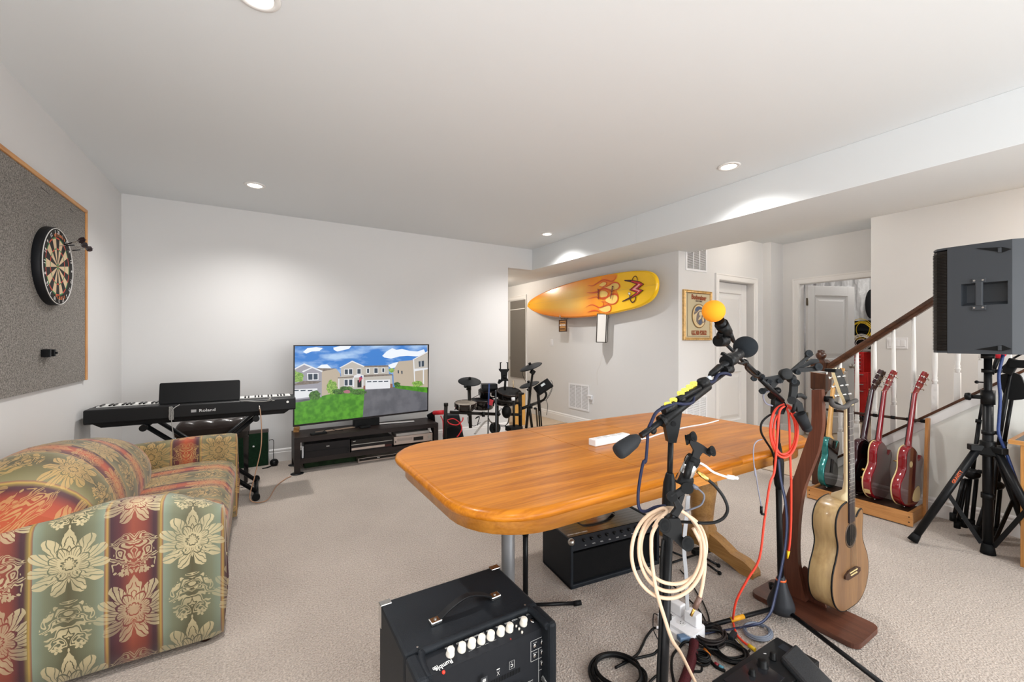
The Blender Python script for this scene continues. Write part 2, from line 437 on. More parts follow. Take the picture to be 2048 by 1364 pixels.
# door_1: closed two panel door in the hall wall
d1 = struct('door_1', B().bb(4.905, 4.912, YP, YP + .14, 0, 2.055).bb(5.70, 5.707, YP, YP + .14, 0, 2.055).bb(4.905, 5.707, YP, YP + .14, 2.048, 2.055), M_TRIM, 'closed white two panel door right of the framed picture')
cb = B(); casing(cb, 4.912, 5.70, 2.048, lambda a, o, z: (a, YP - o, z)); part('door_casing', cb, M_TRIM, d1)
st, pn = door_leaf(Matrix.Translation((4.918, YP + .105, .01)), .776, 2.03, .035, None, [(.12, .656, 1.02, 1.90), (.12, .656, .22, .86)])
part('door_leaf', st, M_DOOR, d1, bevel=.002)
for q in pn: part('door_panel', q, M_DOOR, d1)
# door_2: store room door, open away from the hall
d2 = struct('door_2', B().bb(XH, XH + .12, 2.795, 2.802, 0, 2.055).bb(XH, XH + .12, 2.018, 2.025, 0, 2.055).bb(XH, XH + .12, 2.02, 2.80, 2.048, 2.055), M_TRIM, 'white two panel store room door standing open')
cb = B(); casing(cb, 2.80, 2.02, 2.048, lambda a, o, z: (XH - o, a, z)); 
cb = B(); casing(cb, -2.80, -2.02, 2.048, lambda a, o, z: (XH - o, -a, z)); part('door_casing', cb, M_TRIM, d2)
p0 = Vector((6.385, 2.765, .012)); p1 = Vector((7.07, 2.50, .012))
st, pn = door_leaf(frame(p0, p1 - p0, z=(0, 0, 1)), .755, 2.02, .035, None, [(.11, .645, 1.02, 1.89), (.11, .645, .22, .86)])
part('door_leaf', st, M_DOOR, d2, bevel=.002)
for q in pn: part('door_panel', q, M_DOOR, d2)
dirn = (p1 - p0).normalized(); nrm = Vector((dirn.y, -dirn.x, 0))
kb = B(); kp = p0 + dirn * .69 + Vector((0, 0, .92)) + nrm * .018
kb.lathe([(.03, 0), (.03, .006), (.012, .008), (.011, .03), (.026, .038), (.030, .052), (.022, .066), (0, .07)], kp, nrm)
part('door_knob', kb, M_STEEL, d2, label='satin nickel knob on the open door')
for z in (1.80, .98, .25):
    hb = B(); hb.box(p0 + Vector((-.012, 0, z)) + nrm * .012, (.05, .006, .10)); hb.rod(p0 + Vector((-.01, 0, z - .05)) + nrm * .02, p0 + Vector((-.01, 0, z + .05)) + nrm * .02, .007)
    part('hinge', hb, mat('hinge_bronze', '8b8172', .35, .9), d2)
# door_3: passage door with a tall mirror
y0 = PX(1054, 682, XW).y + .075
d3 = struct('door_3', B().bb(XW - .012, XW, y0, y0 + .76, .0, 2.04), M_DOOR, 'white passage door holding a tall dark mirror')
cb = B(); casing(cb, y0, y0 + .76, 2.045, lambda a, o, z: (XW - o, a, z)); part('door_casing', cb, M_TRIM, d3)
ma = PX(1050.5, 600, XW - .02); mb_ = PX(1021.5, 753, XW - .02)
mr = B().bb(XW - .03, XW - .012, ma.y, mb_.y, mb_.z, 2.03)
part('mirror', mr, mat('mirror_grey_reflection', '86817a', .15, .3), d3, label='tall grey mirror in the door')  # grey of the reflected room is put into the mirror colour
part('mirror_reflected_line', B().bb(XW - .034, XW - .03, ma.y, mb_.y, 1.862, 1.875), M_TRIM, d3)  # white strip imitating the crown moulding reflected in the mirror
sp = PX(1020, 716, XW - .014)
part('strike_plate', B().box(sp, (.004, .03, .06)), M_STEEL, d3)

# ---- recessed lights
M_LAMP = mat('lamp_lens', 'fff4e6', .4, emit=9.0)
for k, (x, y) in enumerate(DOWNLIGHTS[:4] + DOWNLIGHTS[4:]):
    lb = ['round recessed ceiling light above the keyboard', 'round recessed ceiling light over the couch end nearest the camera', 'round recessed ceiling light near the soffit above the table',
          'small round recessed ceiling light near the soffit and the drum kit', 'round recessed ceiling light behind the camera on the left', 'round recessed ceiling light behind the camera by the soffit'][k]
    if k < 4:
        t = thing('recessed_light', lb, 'light', (x, y, CEIL), 'round recessed ceiling lights')
        b = B(); b.lathe([(.055, -.002), (.056, -.008), (.078, -.006), (.082, 0), (.055, -.0005)], (x, y, CEIL), n=32); part('trim_ring', b, M_WHT, t)
        b = B(); b.lathe([(.0, -.004), (.054, -.004), (.054, 0)], (x, y, CEIL), n=32); part('lens', b, M_LAMP, t)

# ---- vents: frame with three columns of louvres
def vent(o, ux, n, w, h, label):
    """o = lower left corner seen from the room, ux = direction to the right, n = outward"""
    o = Vector(o); M = frame(o, ux, z=n)      # local x right, y up, z out
    t = thing('air_vent', label, 'vent', o)
    fw = .022; b = B(M)
    b.box((w / 2, fw / 2, .004), (w, fw, .008)); b.box((w / 2, h - fw / 2, .004), (w, fw, .008))
    b.box((fw / 2, h / 2, .004), (fw, h - 2 * fw, .008)); b.box((w - fw / 2, h / 2, .004), (fw, h - 2 * fw, .008))
    iw = w - 2 * fw
    for k in (1, 2): b.box((fw + iw * k / 3, h / 2, .0035), (.010, h - 2 * fw, .007))
    part('frame', b, M_WPL, t)
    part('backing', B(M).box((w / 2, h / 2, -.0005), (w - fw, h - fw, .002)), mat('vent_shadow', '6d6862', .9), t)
    s = B(M); k = int((h - 2 * fw) / .0125)
    for i in range(k):
        y = fw + (i + .5) * (h - 2 * fw) / k
        s.add([(fw, y - .005, .006), (w - fw, y - .005, .006), (w - fw, y + .003, .0008), (fw, y + .003, .0008), (fw, y - .003, .0065), (w - fw, y - .003, .0065)], [(0, 1, 2, 3), (0, 1, 5, 4), (4, 5, 2, 3)])
    part('louvres', s, M_WPL, t, kind='stuff')
a = PX(1138, 818, XW); c = PX(1178.5, 774, XW); top = PX(1138, 765, XW)
vent((XW - .001, a.y, PX(1138, 815, XW).z), (0, -1, 0), (-1, 0, 0), a.y - c.y, PX(1138, 765.5, XW).z - PX(1138, 815, XW).z, 'white louvred return vent low on the wall below the surfboard')
a = PY(1371, 540, YP); c = PY(1413, 500, YP)
vent((a.x, YP - .001, a.z), (1, 0, 0), (0, -1, 0), c.x - a.x, .34, 'white louvred vent high up above the framed picture')
a2 = PY(1371, 840, YP)
vent((a.x, YP - .001, PY(1371, 795, YP).z - .40), (1, 0, 0), (0, -1, 0), c.x - a.x, .40, 'white louvred vent below the framed picture, behind the table')
# ================================================================ helpers for flat print
def loc2(u, v, M, off=0.0):
    """where the line of sight through a photo point meets the local plane z = off of frame M -> local x, y"""
    n = Vector((M[0][2], M[1][2], M[2][2])); o = Vector((M[0][3], M[1][3], M[2][3])) + n * off
    r = ray(u, v); t = (o - C0).dot(n) / r.dot(n); p = C0 + r * t - o
    return (p.dot(Vector((M[0][0], M[1][0], M[2][0]))), p.dot(Vector((M[0][1], M[1][1], M[2][1]))))
class Print:
    """flat coloured shapes on a surface, one mesh with several inks"""
    def __init__(s, M, step=.0004): s.M = M; s.b = B(M); s.mats = []; s.lay = 0; s.step = step
    def ink(s, m):
        if m not in s.mats: s.mats.append(m)
        s.b.cur = s.mats.index(m)
    def shape(s, m, pts, lay=None):
        s.ink(m); s.lay += 1; s.b.poly(pts, (lay if lay is not None else s.lay) * s.step); return s
    def line(s, m, pts, w, lay=None, closed=False, sm=True, taper=False):
        s.ink(m); s.lay += 1; z = (lay if lay is not None else s.lay) * s.step
        P = [Vector((p[0], p[1], 0)) for p in pts]
        P = smooth_path(P, 5, closed) if sm else P
        n = len(P); L = []; R = []
        for i in range(n):
            a = P[i - 1] if (i or closed) else P[i]; c = P[(i + 1) % n] if (i < n - 1 or closed) else P[i]
            d = (c - a).normalized(); q = Vector((-d.y, d.x, 0)) * w / 2 * ((1 - abs(2 * i / (n - 1) - 1) ** 2 * .85) if taper else 1)
            L.append(P[i] + q); R.append(P[i] - q)
        vs = [(p.x, p.y, z) for p in L + R]
        fs = [(i, n + i, n + (i + 1) % n, (i + 1) % n) for i in range(n if closed else n - 1)]
        s.b.add(vs, fs); return s
    def text(s, m, t, size, x, y, rot=0, align='CENTER', sx=1.0, bold=0.0, flip=1):
        s.ink(m); s.lay += 1
        s.b.text(t, size, Matrix.Translation((x, y, s.lay * s.step)) @ rotm('Z', rot), .0001, align, sx, bold); return s

def ink(name, col, emit=0.0, rough=.6):
    return mat('ink_' + name, col, rough, emit=emit)

# ================================================================ COUCH
class E:
    """tiny arithmetic over shader sockets"""
    nt = None
    def __init__(s, k): s.k = k
    @staticmethod
    def op(o, *a):
        n = E.nt.nodes.new('ShaderNodeMath'); n.operation = o
        for i, x in enumerate(a):
            x = x.k if isinstance(x, E) else x
            if isinstance(x, (int, float)): n.inputs[i].default_value = x
            else: E.nt.links.new(x, n.inputs[i])
        return E(n.outputs[0])
    def __add__(s, o): return E.op('ADD', s, o)
    def __sub__(s, o): return E.op('SUBTRACT', s, o)
    def __mul__(s, o): return E.op('MULTIPLY', s, o)
    def __truediv__(s, o): return E.op('DIVIDE', s, o)
    def lt(s, o): return E.op('LESS_THAN', s, o)
    def gt(s, o): return E.op('GREATER_THAN', s, o)
def fabric(name, sc, tc_, s0=0.0, t0=0.0, warm=False):
    """woven stripes with floral palmettes. sc, tc_: coefficients of x, y, z for the stripe and the length coordinate"""
    m = bpy.data.materials.new(name); m.use_nodes = True; nt = m.node_tree; N = nt.nodes; L = nt.links; p = N['Principled BSDF']; E.nt = nt
    co = N.new('ShaderNodeTexCoord'); nz = N.new('ShaderNodeTexNoise'); nz.inputs['Scale'].default_value = 26; nz.inputs['Detail'].default_value = 3
    L.new(co.outputs['Object'], nz.inputs['Vector'])
    sx = N.new('ShaderNodeSeparateXYZ'); L.new(co.outputs['Object'], sx.inputs[0])
    X, Y, Z = (E(sx.outputs[i]) for i in range(3)); NZ = E(nz.outputs[0])
    S = X * sc[0] + Y * sc[1] + Z * sc[2] - s0; T = X * tc_[0] + Y * tc_[1] + Z * tc_[2] - t0
    P, Q = .362, .46
    ph = E.op('FRACT', S / P)
    rp = N.new('ShaderNodeValToRGB'); L.new(ph.k, rp.inputs[0]); r = rp.color_ramp; r.interpolation = 'LINEAR'
    stops = [(0, '7e6a3a'), (.012, 'a98a45'), (.03, '7b5145'), (.035, '7f8b78'), (.12, '70735a'), (.29, '514b30'), (.47, '70735a'), (.55, '7f8b78'), (.556, '7b5145'),
             (.575, 'b08d48'), (.592, '5a4136'), (.605, '3f1f27'), (.68, '55262a'), (.78, '8e4430'), (.88, '7a3629'), (.95, '3f1f27'), (.975, '45242a'), (1, '7e6a3a')]
    if warm: stops = [(q, {'7f8b78': '7a7350', '70735a': '6a6240', '514b30': '4d4427', '8e4430': 'ab4a22', '7a3629': '96391e', '55262a': '6a2b22', '3f1f27': '4a2024', '3f1f27': '4a2024'}.get(c, c)) for q, c in stops]  # same cloth, its gold sheen under other light put into the stripe colours
    while len(r.elements) < len(stops): r.elements.new(.5)
    for e, (q, c) in zip(r.elements, stops): e.position = q; e.color = (*lin(c), 1)
    def motif(cx, toff):
        lx = (ph - cx) * P
        tt = E.op('FRACT', (T + toff) / Q)
        out = None
        cmb = N.new('ShaderNodeCombineXYZ'); alx = E.op('ABSOLUTE', lx)
        L.new(alx.k, cmb.inputs[0]); L.new((tt * Q).k, cmb.inputs[1]); cmb.inputs[2].default_value = cx * 3
        nn = N.new('ShaderNodeTexNoise'); nn.inputs['Scale'].default_value = 19; nn.inputs['Detail'].default_value = 1.2; nn.inputs['Distortion'].default_value = 1.1
        L.new(cmb.outputs[0], nn.inputs['Vector']); NV = E(nn.outputs[0])
        # palmette: layered pointed leaves with veins, mirrored about the stripe centre
        ly = (tt - .27) * Q
        wx = alx + (NV - .5) * .022; wy = ly + (NV - .5) * .018
        rr = E.op('SQRT', wx * wx + wy * wy * .80); an = E.op('ARCTAN2', wx, wy)
        pet = E.op('POWER', E.op('ABSOLUTE', E.op('COSINE', an * 5.5)), .55)
        pet2 = E.op('POWER', E.op('ABSOLUTE', E.op('SINE', an * 4.0)), .6)
        out1 = rr.lt(pet * .060 + .047 + E.op('SINE', an) * .006)
        vein = E.op('ABSOLUTE', E.op('SINE', an * 16.5 + rr * 95)).gt(.30)
        gap = E.op('ABSOLUTE', rr - pet2 * .022 - .034).gt(.0028)
        big = out1 * E.op('MAXIMUM', vein, rr.lt(.030 + 0.0)) * gap * E.op('ABSOLUTE', rr - pet * .008 - .013).gt(.0022)
        # scrolls: mirrored bands, held inside a lobed field between two palmettes
        ly2 = (tt - .76) * Q
        fld = (alx * alx * 1.5 + ly2 * ly2).lt(NV * .012 + .0022)
        band = E.op('FRACT', NV * 8.5).lt(.46)
        scroll = fld * band
        bx = alx - .030; by = (tt - .60) * Q
        r3 = E.op('SQRT', bx * bx + by * by); a3 = E.op('ARCTAN2', by, bx)
        bl = r3.lt(E.op('ABSOLUTE', E.op('COSINE', a3 * 2.5)) * .010 + .006) * r3.gt(.004)
        tip = (alx * 2.2 + E.op('ABSOLUTE', (tt - .525) * Q) * 1.0).lt(.020)
        tot = E.op('MAXIMUM', big, E.op('MAXIMUM', scroll, E.op('MAXIMUM', bl, tip)))
        return tot
    mk = E.op('MAXIMUM', motif(.29, 0.0), motif(.79, .23) * .8)
    n2 = N.new('ShaderNodeTexNoise'); n2.inputs['Scale'].default_value = 9; L.new(co.outputs['Object'], n2.inputs['Vector'])
    mk = mk * (E(n2.outputs[0]) * 1.5 - .02)
    mk = E.op('MINIMUM', mk, .72 if warm else .92)
    mx = N.new('ShaderNodeMix'); mx.data_type = 'RGBA'; L.new(mk.k, mx.inputs[0]); L.new(rp.outputs[0], mx.inputs[6])
    mx.inputs[7].default_value = (*lin('b8945a' if warm else 'c4b48c'), 1)
    L.new(mx.outputs[2], p.inputs['Base Color']); p.inputs['Roughness'].default_value = .6; p.inputs['Sheen Weight'].default_value = .15
    wv = N.new('ShaderNodeTexWave'); wv.inputs['Scale'].default_value = 160; wv.bands_direction = 'DIAGONAL'; L.new(co.outputs['Object'], wv.inputs[0])
    bp = N.new('ShaderNodeBump'); bp.inputs['Strength'].default_value = .15; bp.inputs['Distance'].default_value = .0015
    ad = E(wv.outputs['Color']) * .3 + mk
    L.new(ad.k, bp.inputs['Height']); L.new(bp.outputs[0], p.inputs['Normal'])
    return m
CO = Vector((-.6, 2.9, 0))
M_FARM = fabric('couch_fabric_arm', (1, 0, 0), (0, 1, 1), s0=-.687 + .6 - .01, t0=.055)
M_FSEAT = fabric('couch_fabric_seat_sheen', (0, 1, 0), (1, 0, -1), s0=-.255, warm=True)
M_FARM2 = fabric('couch_fabric_far_arm_sheen', (1, 0, 0), (0, 1, 1), s0=-.687 + .6 - .01, t0=.12, warm=True)
couch = thing('couch', 'loveseat in striped rust and green floral damask fabric against the left wall', 'couch', CO)
def arm(y0, y1, prof):
    """arm body: rounded box with a top that rises towards the middle"""
    n = 16; R = []
    b = B(); ym = (y0 + y1) / 2; th = (y1 - y0) / 2
    for i in range(25):
        t = i / 24; x = lerp(-1.03, -.128, t)
        zt = prof[0][1]
        for (a, za), (c, zc) in zip(prof, prof[1:]):
            if a <= x <= c: q = (x - a) / (c - a); q = q * q * (3 - 2 * q); zt = lerp(za, zc, q)
        if x > prof[-1][0]: zt = prof[-1][1] - (x + .15) * .3
        edge = 1.0
        if t > .93: edge = sqrt(max(0, 1 - ((t - .93) / .07) ** 2)) * .35 + .65
        ring = []
        pts = [(-1, .05), (-1.02, .2), (-1.03, .38), (-1.0, .93), (-.93, .975), (-.75, 1.0), (0, 1.012), (.75, 1.0), (.93, .975), (1.0, .93), (1.03, .38), (1.02, .2), (1, .05)]
        for (a, h) in pts:
            bulge = .012 * sin(pi * min(1, h)) if abs(a) >= .9 else 0
            ring.append(Vector((x + (.018 * sin(pi * h) if t > .9 else 0), ym + a * th * edge + (bulge if a > 0 else -bulge), h * zt)))
        R.append(ring)
    b.rings(R); return b
part('arm', arm(2.165, 2.30, [(-1.02, .55), (-.9, .585), (-.66, .61), (-.45, .640), (-.32, .630), (-.2, .585), (-.15, .555)]), M_FARM, couch)
part('arm', arm(3.545, 3.68, [(-1.02, .56), (-.6, .60), (-.35, .612), (-.15, .610)]), M_FARM2, couch)
b = B()
def seatf(i, j):
    y = lerp(2.285, 3.56, i); k = j
    path = [(-.74, .40), (-.66, .445), (-.5, .462), (-.35, .468), (-.22, .462), (-.155, .440), (-.130, .40), (-.128, .33), (-.135, .26), (-.142, .15), (-.150, .055)]
    f = k * (len(path) - 1); a = min(int(f), len(path) - 2); q = f - a
    x = lerp(path[a][0], path[a + 1][0], q); z = lerp(path[a][1], path[a + 1][1], q)
    e = min(i, 1 - i) * 12; d = (1 - min(1, e)) ** 2 * .018
    cush = .012 * sin(pi * i) if k < .5 else 0
    return Vector((x, y, z - (d if k < .6 else 0) + cush))
b.surf(seatf, 24, 40); part('seat', b, M_FSEAT, couch)
b = B()
def backf(i, j):
    # roll: section swept along y, tapering at both ends
    y = lerp(2.215, 3.475, i)
    tab = [(2.215, .66), (2.26, .73), (2.34, .80), (2.45, .825), (2.65, .825), (2.85, .80), (3.0, .775), (3.2, .742), (3.3, .718), (3.38, .68), (3.43, .64), (3.46, .585), (3.475, .54)]
    zt = tab[-1][1]
    for (a_, za), (c_, zc) in zip(tab, tab[1:]):
        if a_ <= y <= c_: zt = lerp(za, zc, (y - a_) / (c_ - a_))
    s = (zt - .50) / .345
    a = pi * (1.18 - 1.42 * j)          # from the wall over the top to the crease
    cx, cz = -.79, .50
    rx, rz = .262, .345 * s
    x = cx - rx * cos(pi * 1.0 - a) * -1 * (1 if True else 0)
    x = cx + rx * cos(a) * (1 if cos(a) < 0 else min(1, .45 + .75 * s)); z = cz + rz * sin(a)
    return Vector((max(x, -1.045), y, z))
b.surf(backf, 60, 26)
for (i, sg) in ((0, -1), (1, 1)):      # stuffed, slightly domed ends
    rim = [backf(i, j / 26) for j in range(27)]; c = Vector((-.80, rim[0].y, .52)); R = []
    for q in (0, .35, .65, .88, 1.0): R.append([p.lerp(c, q) + Vector((0, sg * .030 * sin(q * pi / 2), 0)) for p in rim])
    b.rings(R, caps=False)
part('back_cushion', b, M_FSEAT, couch)
part('base', B().bb(-1.02, -.155, 2.19, 3.66, .035, .38), M_FARM, couch, bevel=.01)
part('back_frame', B().bb(-1.035, -.86, 2.25, 3.60, .38, .60), M_FSEAT, couch, bevel=.03)
for (x, y) in ((-.19, 2.22), (-.98, 2.22), (-.19, 3.62), (-.98, 3.62)):
    part('foot', B().lathe([(.022, 0), (.028, .05), (.03, .06)], (x, y, 0), n=14), mat('couch_foot_wood', '3a241a', .4), couch)

# ================================================================ PIN BOARD, DARTBOARD, DARTS
M_OAK = wood('oak_trim', 'd9a05e', 'b0713a', 'y', 1.2, .4)
M_OAKZ = wood('oak_trim_z', 'd9a05e', 'b0713a', 'z', 1.2, .4)
Yb0, Yb1, zb0, zb1 = 1.68, 4.12, 1.003, 2.212
pb = thing('pin_board', 'large grey speckled felt pin board with oak edging on the left wall', 'board', (XL, Yb1, zb0))
felt = mat('grey_felt', '8c8781', .95, var=(130, .75), bump=(200, .4, .002))
part('felt_panel', B().bb(XL + .001, XL + .014, Yb0, Yb1 - .02, zb0, zb1 - .025), felt, pb)
part('edging', B().bb(XL + .001, XL + .024, Yb0, Yb1, zb1 - .025, zb1), M_OAK, pb, bevel=.004)
part('edging', B().bb(XL + .001, XL + .024, Yb1 - .024, Yb1, zb0, zb1 - .025), M_OAKZ, pb, bevel=.004)
st_ = mat('pin_steel', '2b2b2b', .5)
for (u0, v0, u1, v1) in ((82, 375, 99, 388), (140, 417, 146, 423)):
    a = PX(u0, v0, XL + .015); c = PX(u1, v1, XL + .015); part('staple', B().rod(a, c, .0015, n=5), st_, pb)

dc = Vector((-1.007, 3.494, 1.7175))
db = thing('dartboard', 'round dartboard with black surround, white number ring and red and green bands', 'dartboard', dc)
M = frame(dc, (0, 1, 0), z=(1, 0, 0))
part('surround', B().lathe([(.226, -.036), (.2275, -.034), (.2275, -.004), (.2245, 0), (.221, .001), (.05, .0)], dc, (1, 0, 0), n=64), mat('dartboard_side', '1a1b1e', .5), db)
pr = Print(M, .0003); K = ink('dart_black', '1c1917'); CR = ink('dart_cream', 'dcc09a'); RD = ink('dart_red', 'cf3f22'); GR = ink('dart_green', '2c8a4a'); WT = ink('white', 'eceae6'); ORG = ink('dart_orange', 'd9742f')
pr.shape(K, circ(.224, 48), 4)
def sector(r0, r1, a0, a1, n=4):
    return [(r1 * sin(radians(lerp(a0, a1, i / n))), r1 * cos(radians(lerp(a0, a1, i / n)))) for i in range(n + 1)] + [(r0 * sin(radians(lerp(a1, a0, i / n))), r0 * cos(radians(lerp(a1, a0, i / n)))) for i in range(n + 1)]
for k in range(20):
    a0 = k * 18 - 9; a1 = a0 + 18; dk = k % 2 == 0
    pr.shape(K if dk else CR, sector(.0159, .099, a0, a1), 6); pr.shape(RD if dk else GR, sector(.099, .107, a0, a1), 6)
    pr.shape(K if dk else CR, sector(.107, .162, a0, a1), 6); pr.shape(RD if dk else GR, sector(.162, .170, a0, a1), 6)
pr.shape(GR, circ(.0159, 16), 7); pr.shape(RD, circ(.0064, 12), 8)
part('face', pr.b, pr.mats, db)
wr = B(); wr.tube([dc + Vector((.006, .2205 * cos(2 * pi * i / 48), .2205 * sin(2 * pi * i / 48))) for i in range(48)], .0022, n=6, k=1, closed=True, sm=False)
part('number_ring', wr, M_WHT, db, label='white wire number ring')
nb = Print(M, .0003); nb.lay = 14
for k, n in enumerate([20, 1, 18, 4, 13, 6, 10, 15, 2, 17, 3, 19, 7, 16, 8, 11, 14, 9, 12, 5]):
    a = radians(k * 18); nb.text(WT, str(n), .030, .200 * sin(a), .200 * cos(a), -k * 18 if abs(cos(a)) > .3 or True else 0, bold=.0006)
for i, ch in enumerate('Winmau'): a = radians((i - 2.5) * 8.2); nb.text(ORG, ch, .030, .183 * sin(a), .183 * cos(a), -(i - 2.5) * 8.2, bold=.001)
for i, ch in enumerate('BLADE5'): a = radians(180 - (i - 2.5) * 7.5); nb.text(ORG, ch, .026, .185 * sin(a), .185 * cos(a), (i - 2.5) * 7.5, bold=.001)
part('numbers', nb.b, nb.mats, db, kind='stuff')
M_FLT = mat('dart_flight', '4d4144', .4)
for k, (u0, v0, u1, v1, lb) in enumerate([(119, 492, 161, 481, 'upper dart of the pair stuck near the top of the dartboard'), (121, 491, 166, 490, 'lower dart of the pair stuck near the top of the dartboard'),
                                         (135, 502, 176, 498, 'single dart stuck in the right edge of the dartboard')]):
    a = PX(u0, v0, dc.x + .004); L_ = .145
    # second end: on the sight line at the given distance from the tip
    rr = ray(u1, v1); best = min((abs((C0 + rr * t - a).length - .13) + (0 if (C0 + rr * t).x > a.x + .03 else 9), t) for t in [i * .002 + 1.5 for i in range(700)])[1]
    e = C0 + rr * best; d = (e - a).normalized()
    t = thing('dart', lb, 'dart', a, 'darts in the dartboard')
    part('point', B().rod(a - d * .006, a + d * .03, .0009, .0012, 6), M_STEEL, t)
    part('barrel', B().lathe([(.0015, .028), (.0034, .034), (.0034, .075), (.002, .08)], a, d, 8), M_BLKM, t)
    part('shaft', B().rod(a + d * .08, a + d * .125, .0018, n=6), M_STEEL, t)
    fl = B(); x, y = perp(d)
    for w in (x, y, -x, -y):
        o = a + d * .112; fl.add([o, o + d * .010 + w * .014, o + d * .026 + w * .018, o + d * .044 + w * .014, o + d * .048], [(0, 1, 2, 3, 4)])
        fl.add([o + Vector((0, 0, .0006)), o + d * .048 + Vector((0, 0, .0006)), o + d * .044 + w * .014, o + d * .026 + w * .018, o + d * .010 + w * .014], [(0, 1, 2, 3, 4)])
    part('flight', fl, M_FLT, t)
hp = PX(97, 706, XL + .03)
dh = thing('dart_holder', 'small black wall bracket for darts below the dartboard', 'holder', hp)
part('plate', B().box(hp + Vector((-.006, 0, 0)), (.018, .105, .042)), M_BLKM, dh, bevel=.002)
part('end_block', B().box(hp + Vector((.008, -.045, 0)), (.03, .016, .046)), M_BLK, dh, bevel=.002)
part('clip', B().box(hp + Vector((.01, .015, 0)), (.028, .022, .040)).rod(hp + Vector((.02, .015, 0)), hp + Vector((.034, .015, 0)), .006), M_BLK, dh, bevel=.002)

# ================================================================ KEYBOARD on its X stand, bench
PY0, PX0, PX1, PZ = 3.965, -1.02, .275, .80
pi_ = thing('digital_piano', 'long black digital piano seen from behind, standing on an X stand', 'keyboard', ((PX0 + PX1) / 2, 4.1, .67))
M_PBODY = mat('piano_body', '1b1b1c', .42, bump=(300, .05))
b = B()
for x0, x1 in ((PX0, PX1),):
    sec = [(3.965, .795), (3.965, .712), (3.972, .702), (4.25, .702), (4.26, .71), (4.26, .735), (4.115, .735), (4.11, .79), (4.105, .802), (3.975, .802)]
    b.rings([[Vector((x, y, z)) for (y, z) in sec] for x in (x0, x1)], smooth=False)
part('body', b, M_PBODY, pi_, bevel=.004)
part('lower_case', B().hexa([(PX0 + .085, 3.99, .672), (PX1 - .085, 3.99, .672), (PX1 - .085, 4.24, .672), (PX0 + .085, 4.24, .672)], [(PX0 + .045, 3.975, .702), (PX1 - .045, 3.975, .702), (PX1 - .045, 4.25, .702), (PX0 + .045, 4.25, .702)]), M_PBODY, pi_)
part('cheek', B().bb(PX0, PX0 + .028, 4.108, 4.262, .70, .80), M_PBODY, pi_, bevel=.004)
part('cheek', B().bb(PX1 - .028, PX1, 4.108, 4.262, .70, .80), M_PBODY, pi_, bevel=.004)
M_KEYW = mat('white_key', 'efeeea', .25); M_KEYB = mat('black_key', '141414', .35)
kw = (PX1 - PX0 - .06) / 52; wk = B(); bk = B()
order = [0, 2] ; pat = [1, 0, 1, 1, 0, 1, 1]        # a, b, c, d, e, f, g : black key after?
for i in range(52):
    x = PX0 + .03 + i * kw
    kobj = B().bb(x + .0006, x + kw - .0006, 4.112, 4.255, .735, .8065)
    part('white_key', kobj, M_KEYW, pi_)
    if pat[i % 7] and i < 51:
        part('black_key', B().bb(x + kw - .0055, x + kw + .0055, 4.112, 4.205, .8065, .8155), M_KEYB, pi_)
# music rest
ms = frame((-.378, 4.055, .802), (1, 0, 0), z=(0, -1, .28))
mb = B(ms); mb.prism(rrect(.512, .160, .012, 4, 0, .083), .006)
mr_ = part('music_rest', mb, mat('music_rest_black', '101011', .35), pi_)
part('ledge', B(ms).box((0, .012, -.012), (.50, .012, .022)), M_BLK, pi_)
lg = Print(frame((-.378, PY0, .748), (1, 0, 0), z=(0, -1, 0)), .0006)
lg.lay = 1; LW = ink('logo_grey', 'c9c9c9'); lg.text(LW, 'Roland', .030, .048, 0, sx=1.25, bold=.0006)
for k in range(3): lg.shape(LW, [(-.052, -.009 + k * .0075), (-.020, -.009 + k * .0075), (-.020, -.004 + k * .0075), (-.052, -.004 + k * .0075)], 2)
part('logo', lg.b, lg.mats, pi_)
part('ring_socket', B().lathe([(.006, 0), (.010, 0), (.010, .003), (.006, .003)], (.215, PY0, .770), (0, -1, 0), 14), M_WHT, pi_)
part('jack_panel', B().bb(-.005, .03, PY0 - .002, PY0, .752, .762), M_BLKM, pi_)

xs = thing('keyboard_stand', 'black folding X stand under the digital piano', 'stand', (-.36, 4.2, 0))
for y in (4.02, 4.34):
    s_ = 1
    part('diagonal_tube', B().rod((-.70, y, .655), (-.01, y, .045), .017, n=12), M_BLKM, xs)
    part('diagonal_tube', B().rod((-.01, y + .036, .655), (-.70, y + .036, .045), .017, n=12), M_BLKM, xs)
for x, nm in ((-.70, 'upper_bar'), (-.01, 'upper_bar')):
    part('upper_bar', B().rod((x, 3.93, .655), (x, 4.40, .655), .0165).rod((x, 3.925, .655), (x, 3.95, .655), .024).rod((x, 4.38, .655), (x, 4.405, .655), .024), M_BLK, xs)
    part('foot_bar', B().rod((x, 3.93, .03), (x, 4.45, .03), .017), M_BLKM, xs)
    for y in (3.93, 4.45): part('end_cap', B().rod((x, y - .018, .028), (x, y + .018, .028), .028), M_RUB, xs)
part('pivot', B().rod((-.355, 3.99, .35), (-.355, 4.42, .35), .012).rod((-.355, 3.98, .35), (-.355, 4.0, .35), .03), M_BLK, xs)

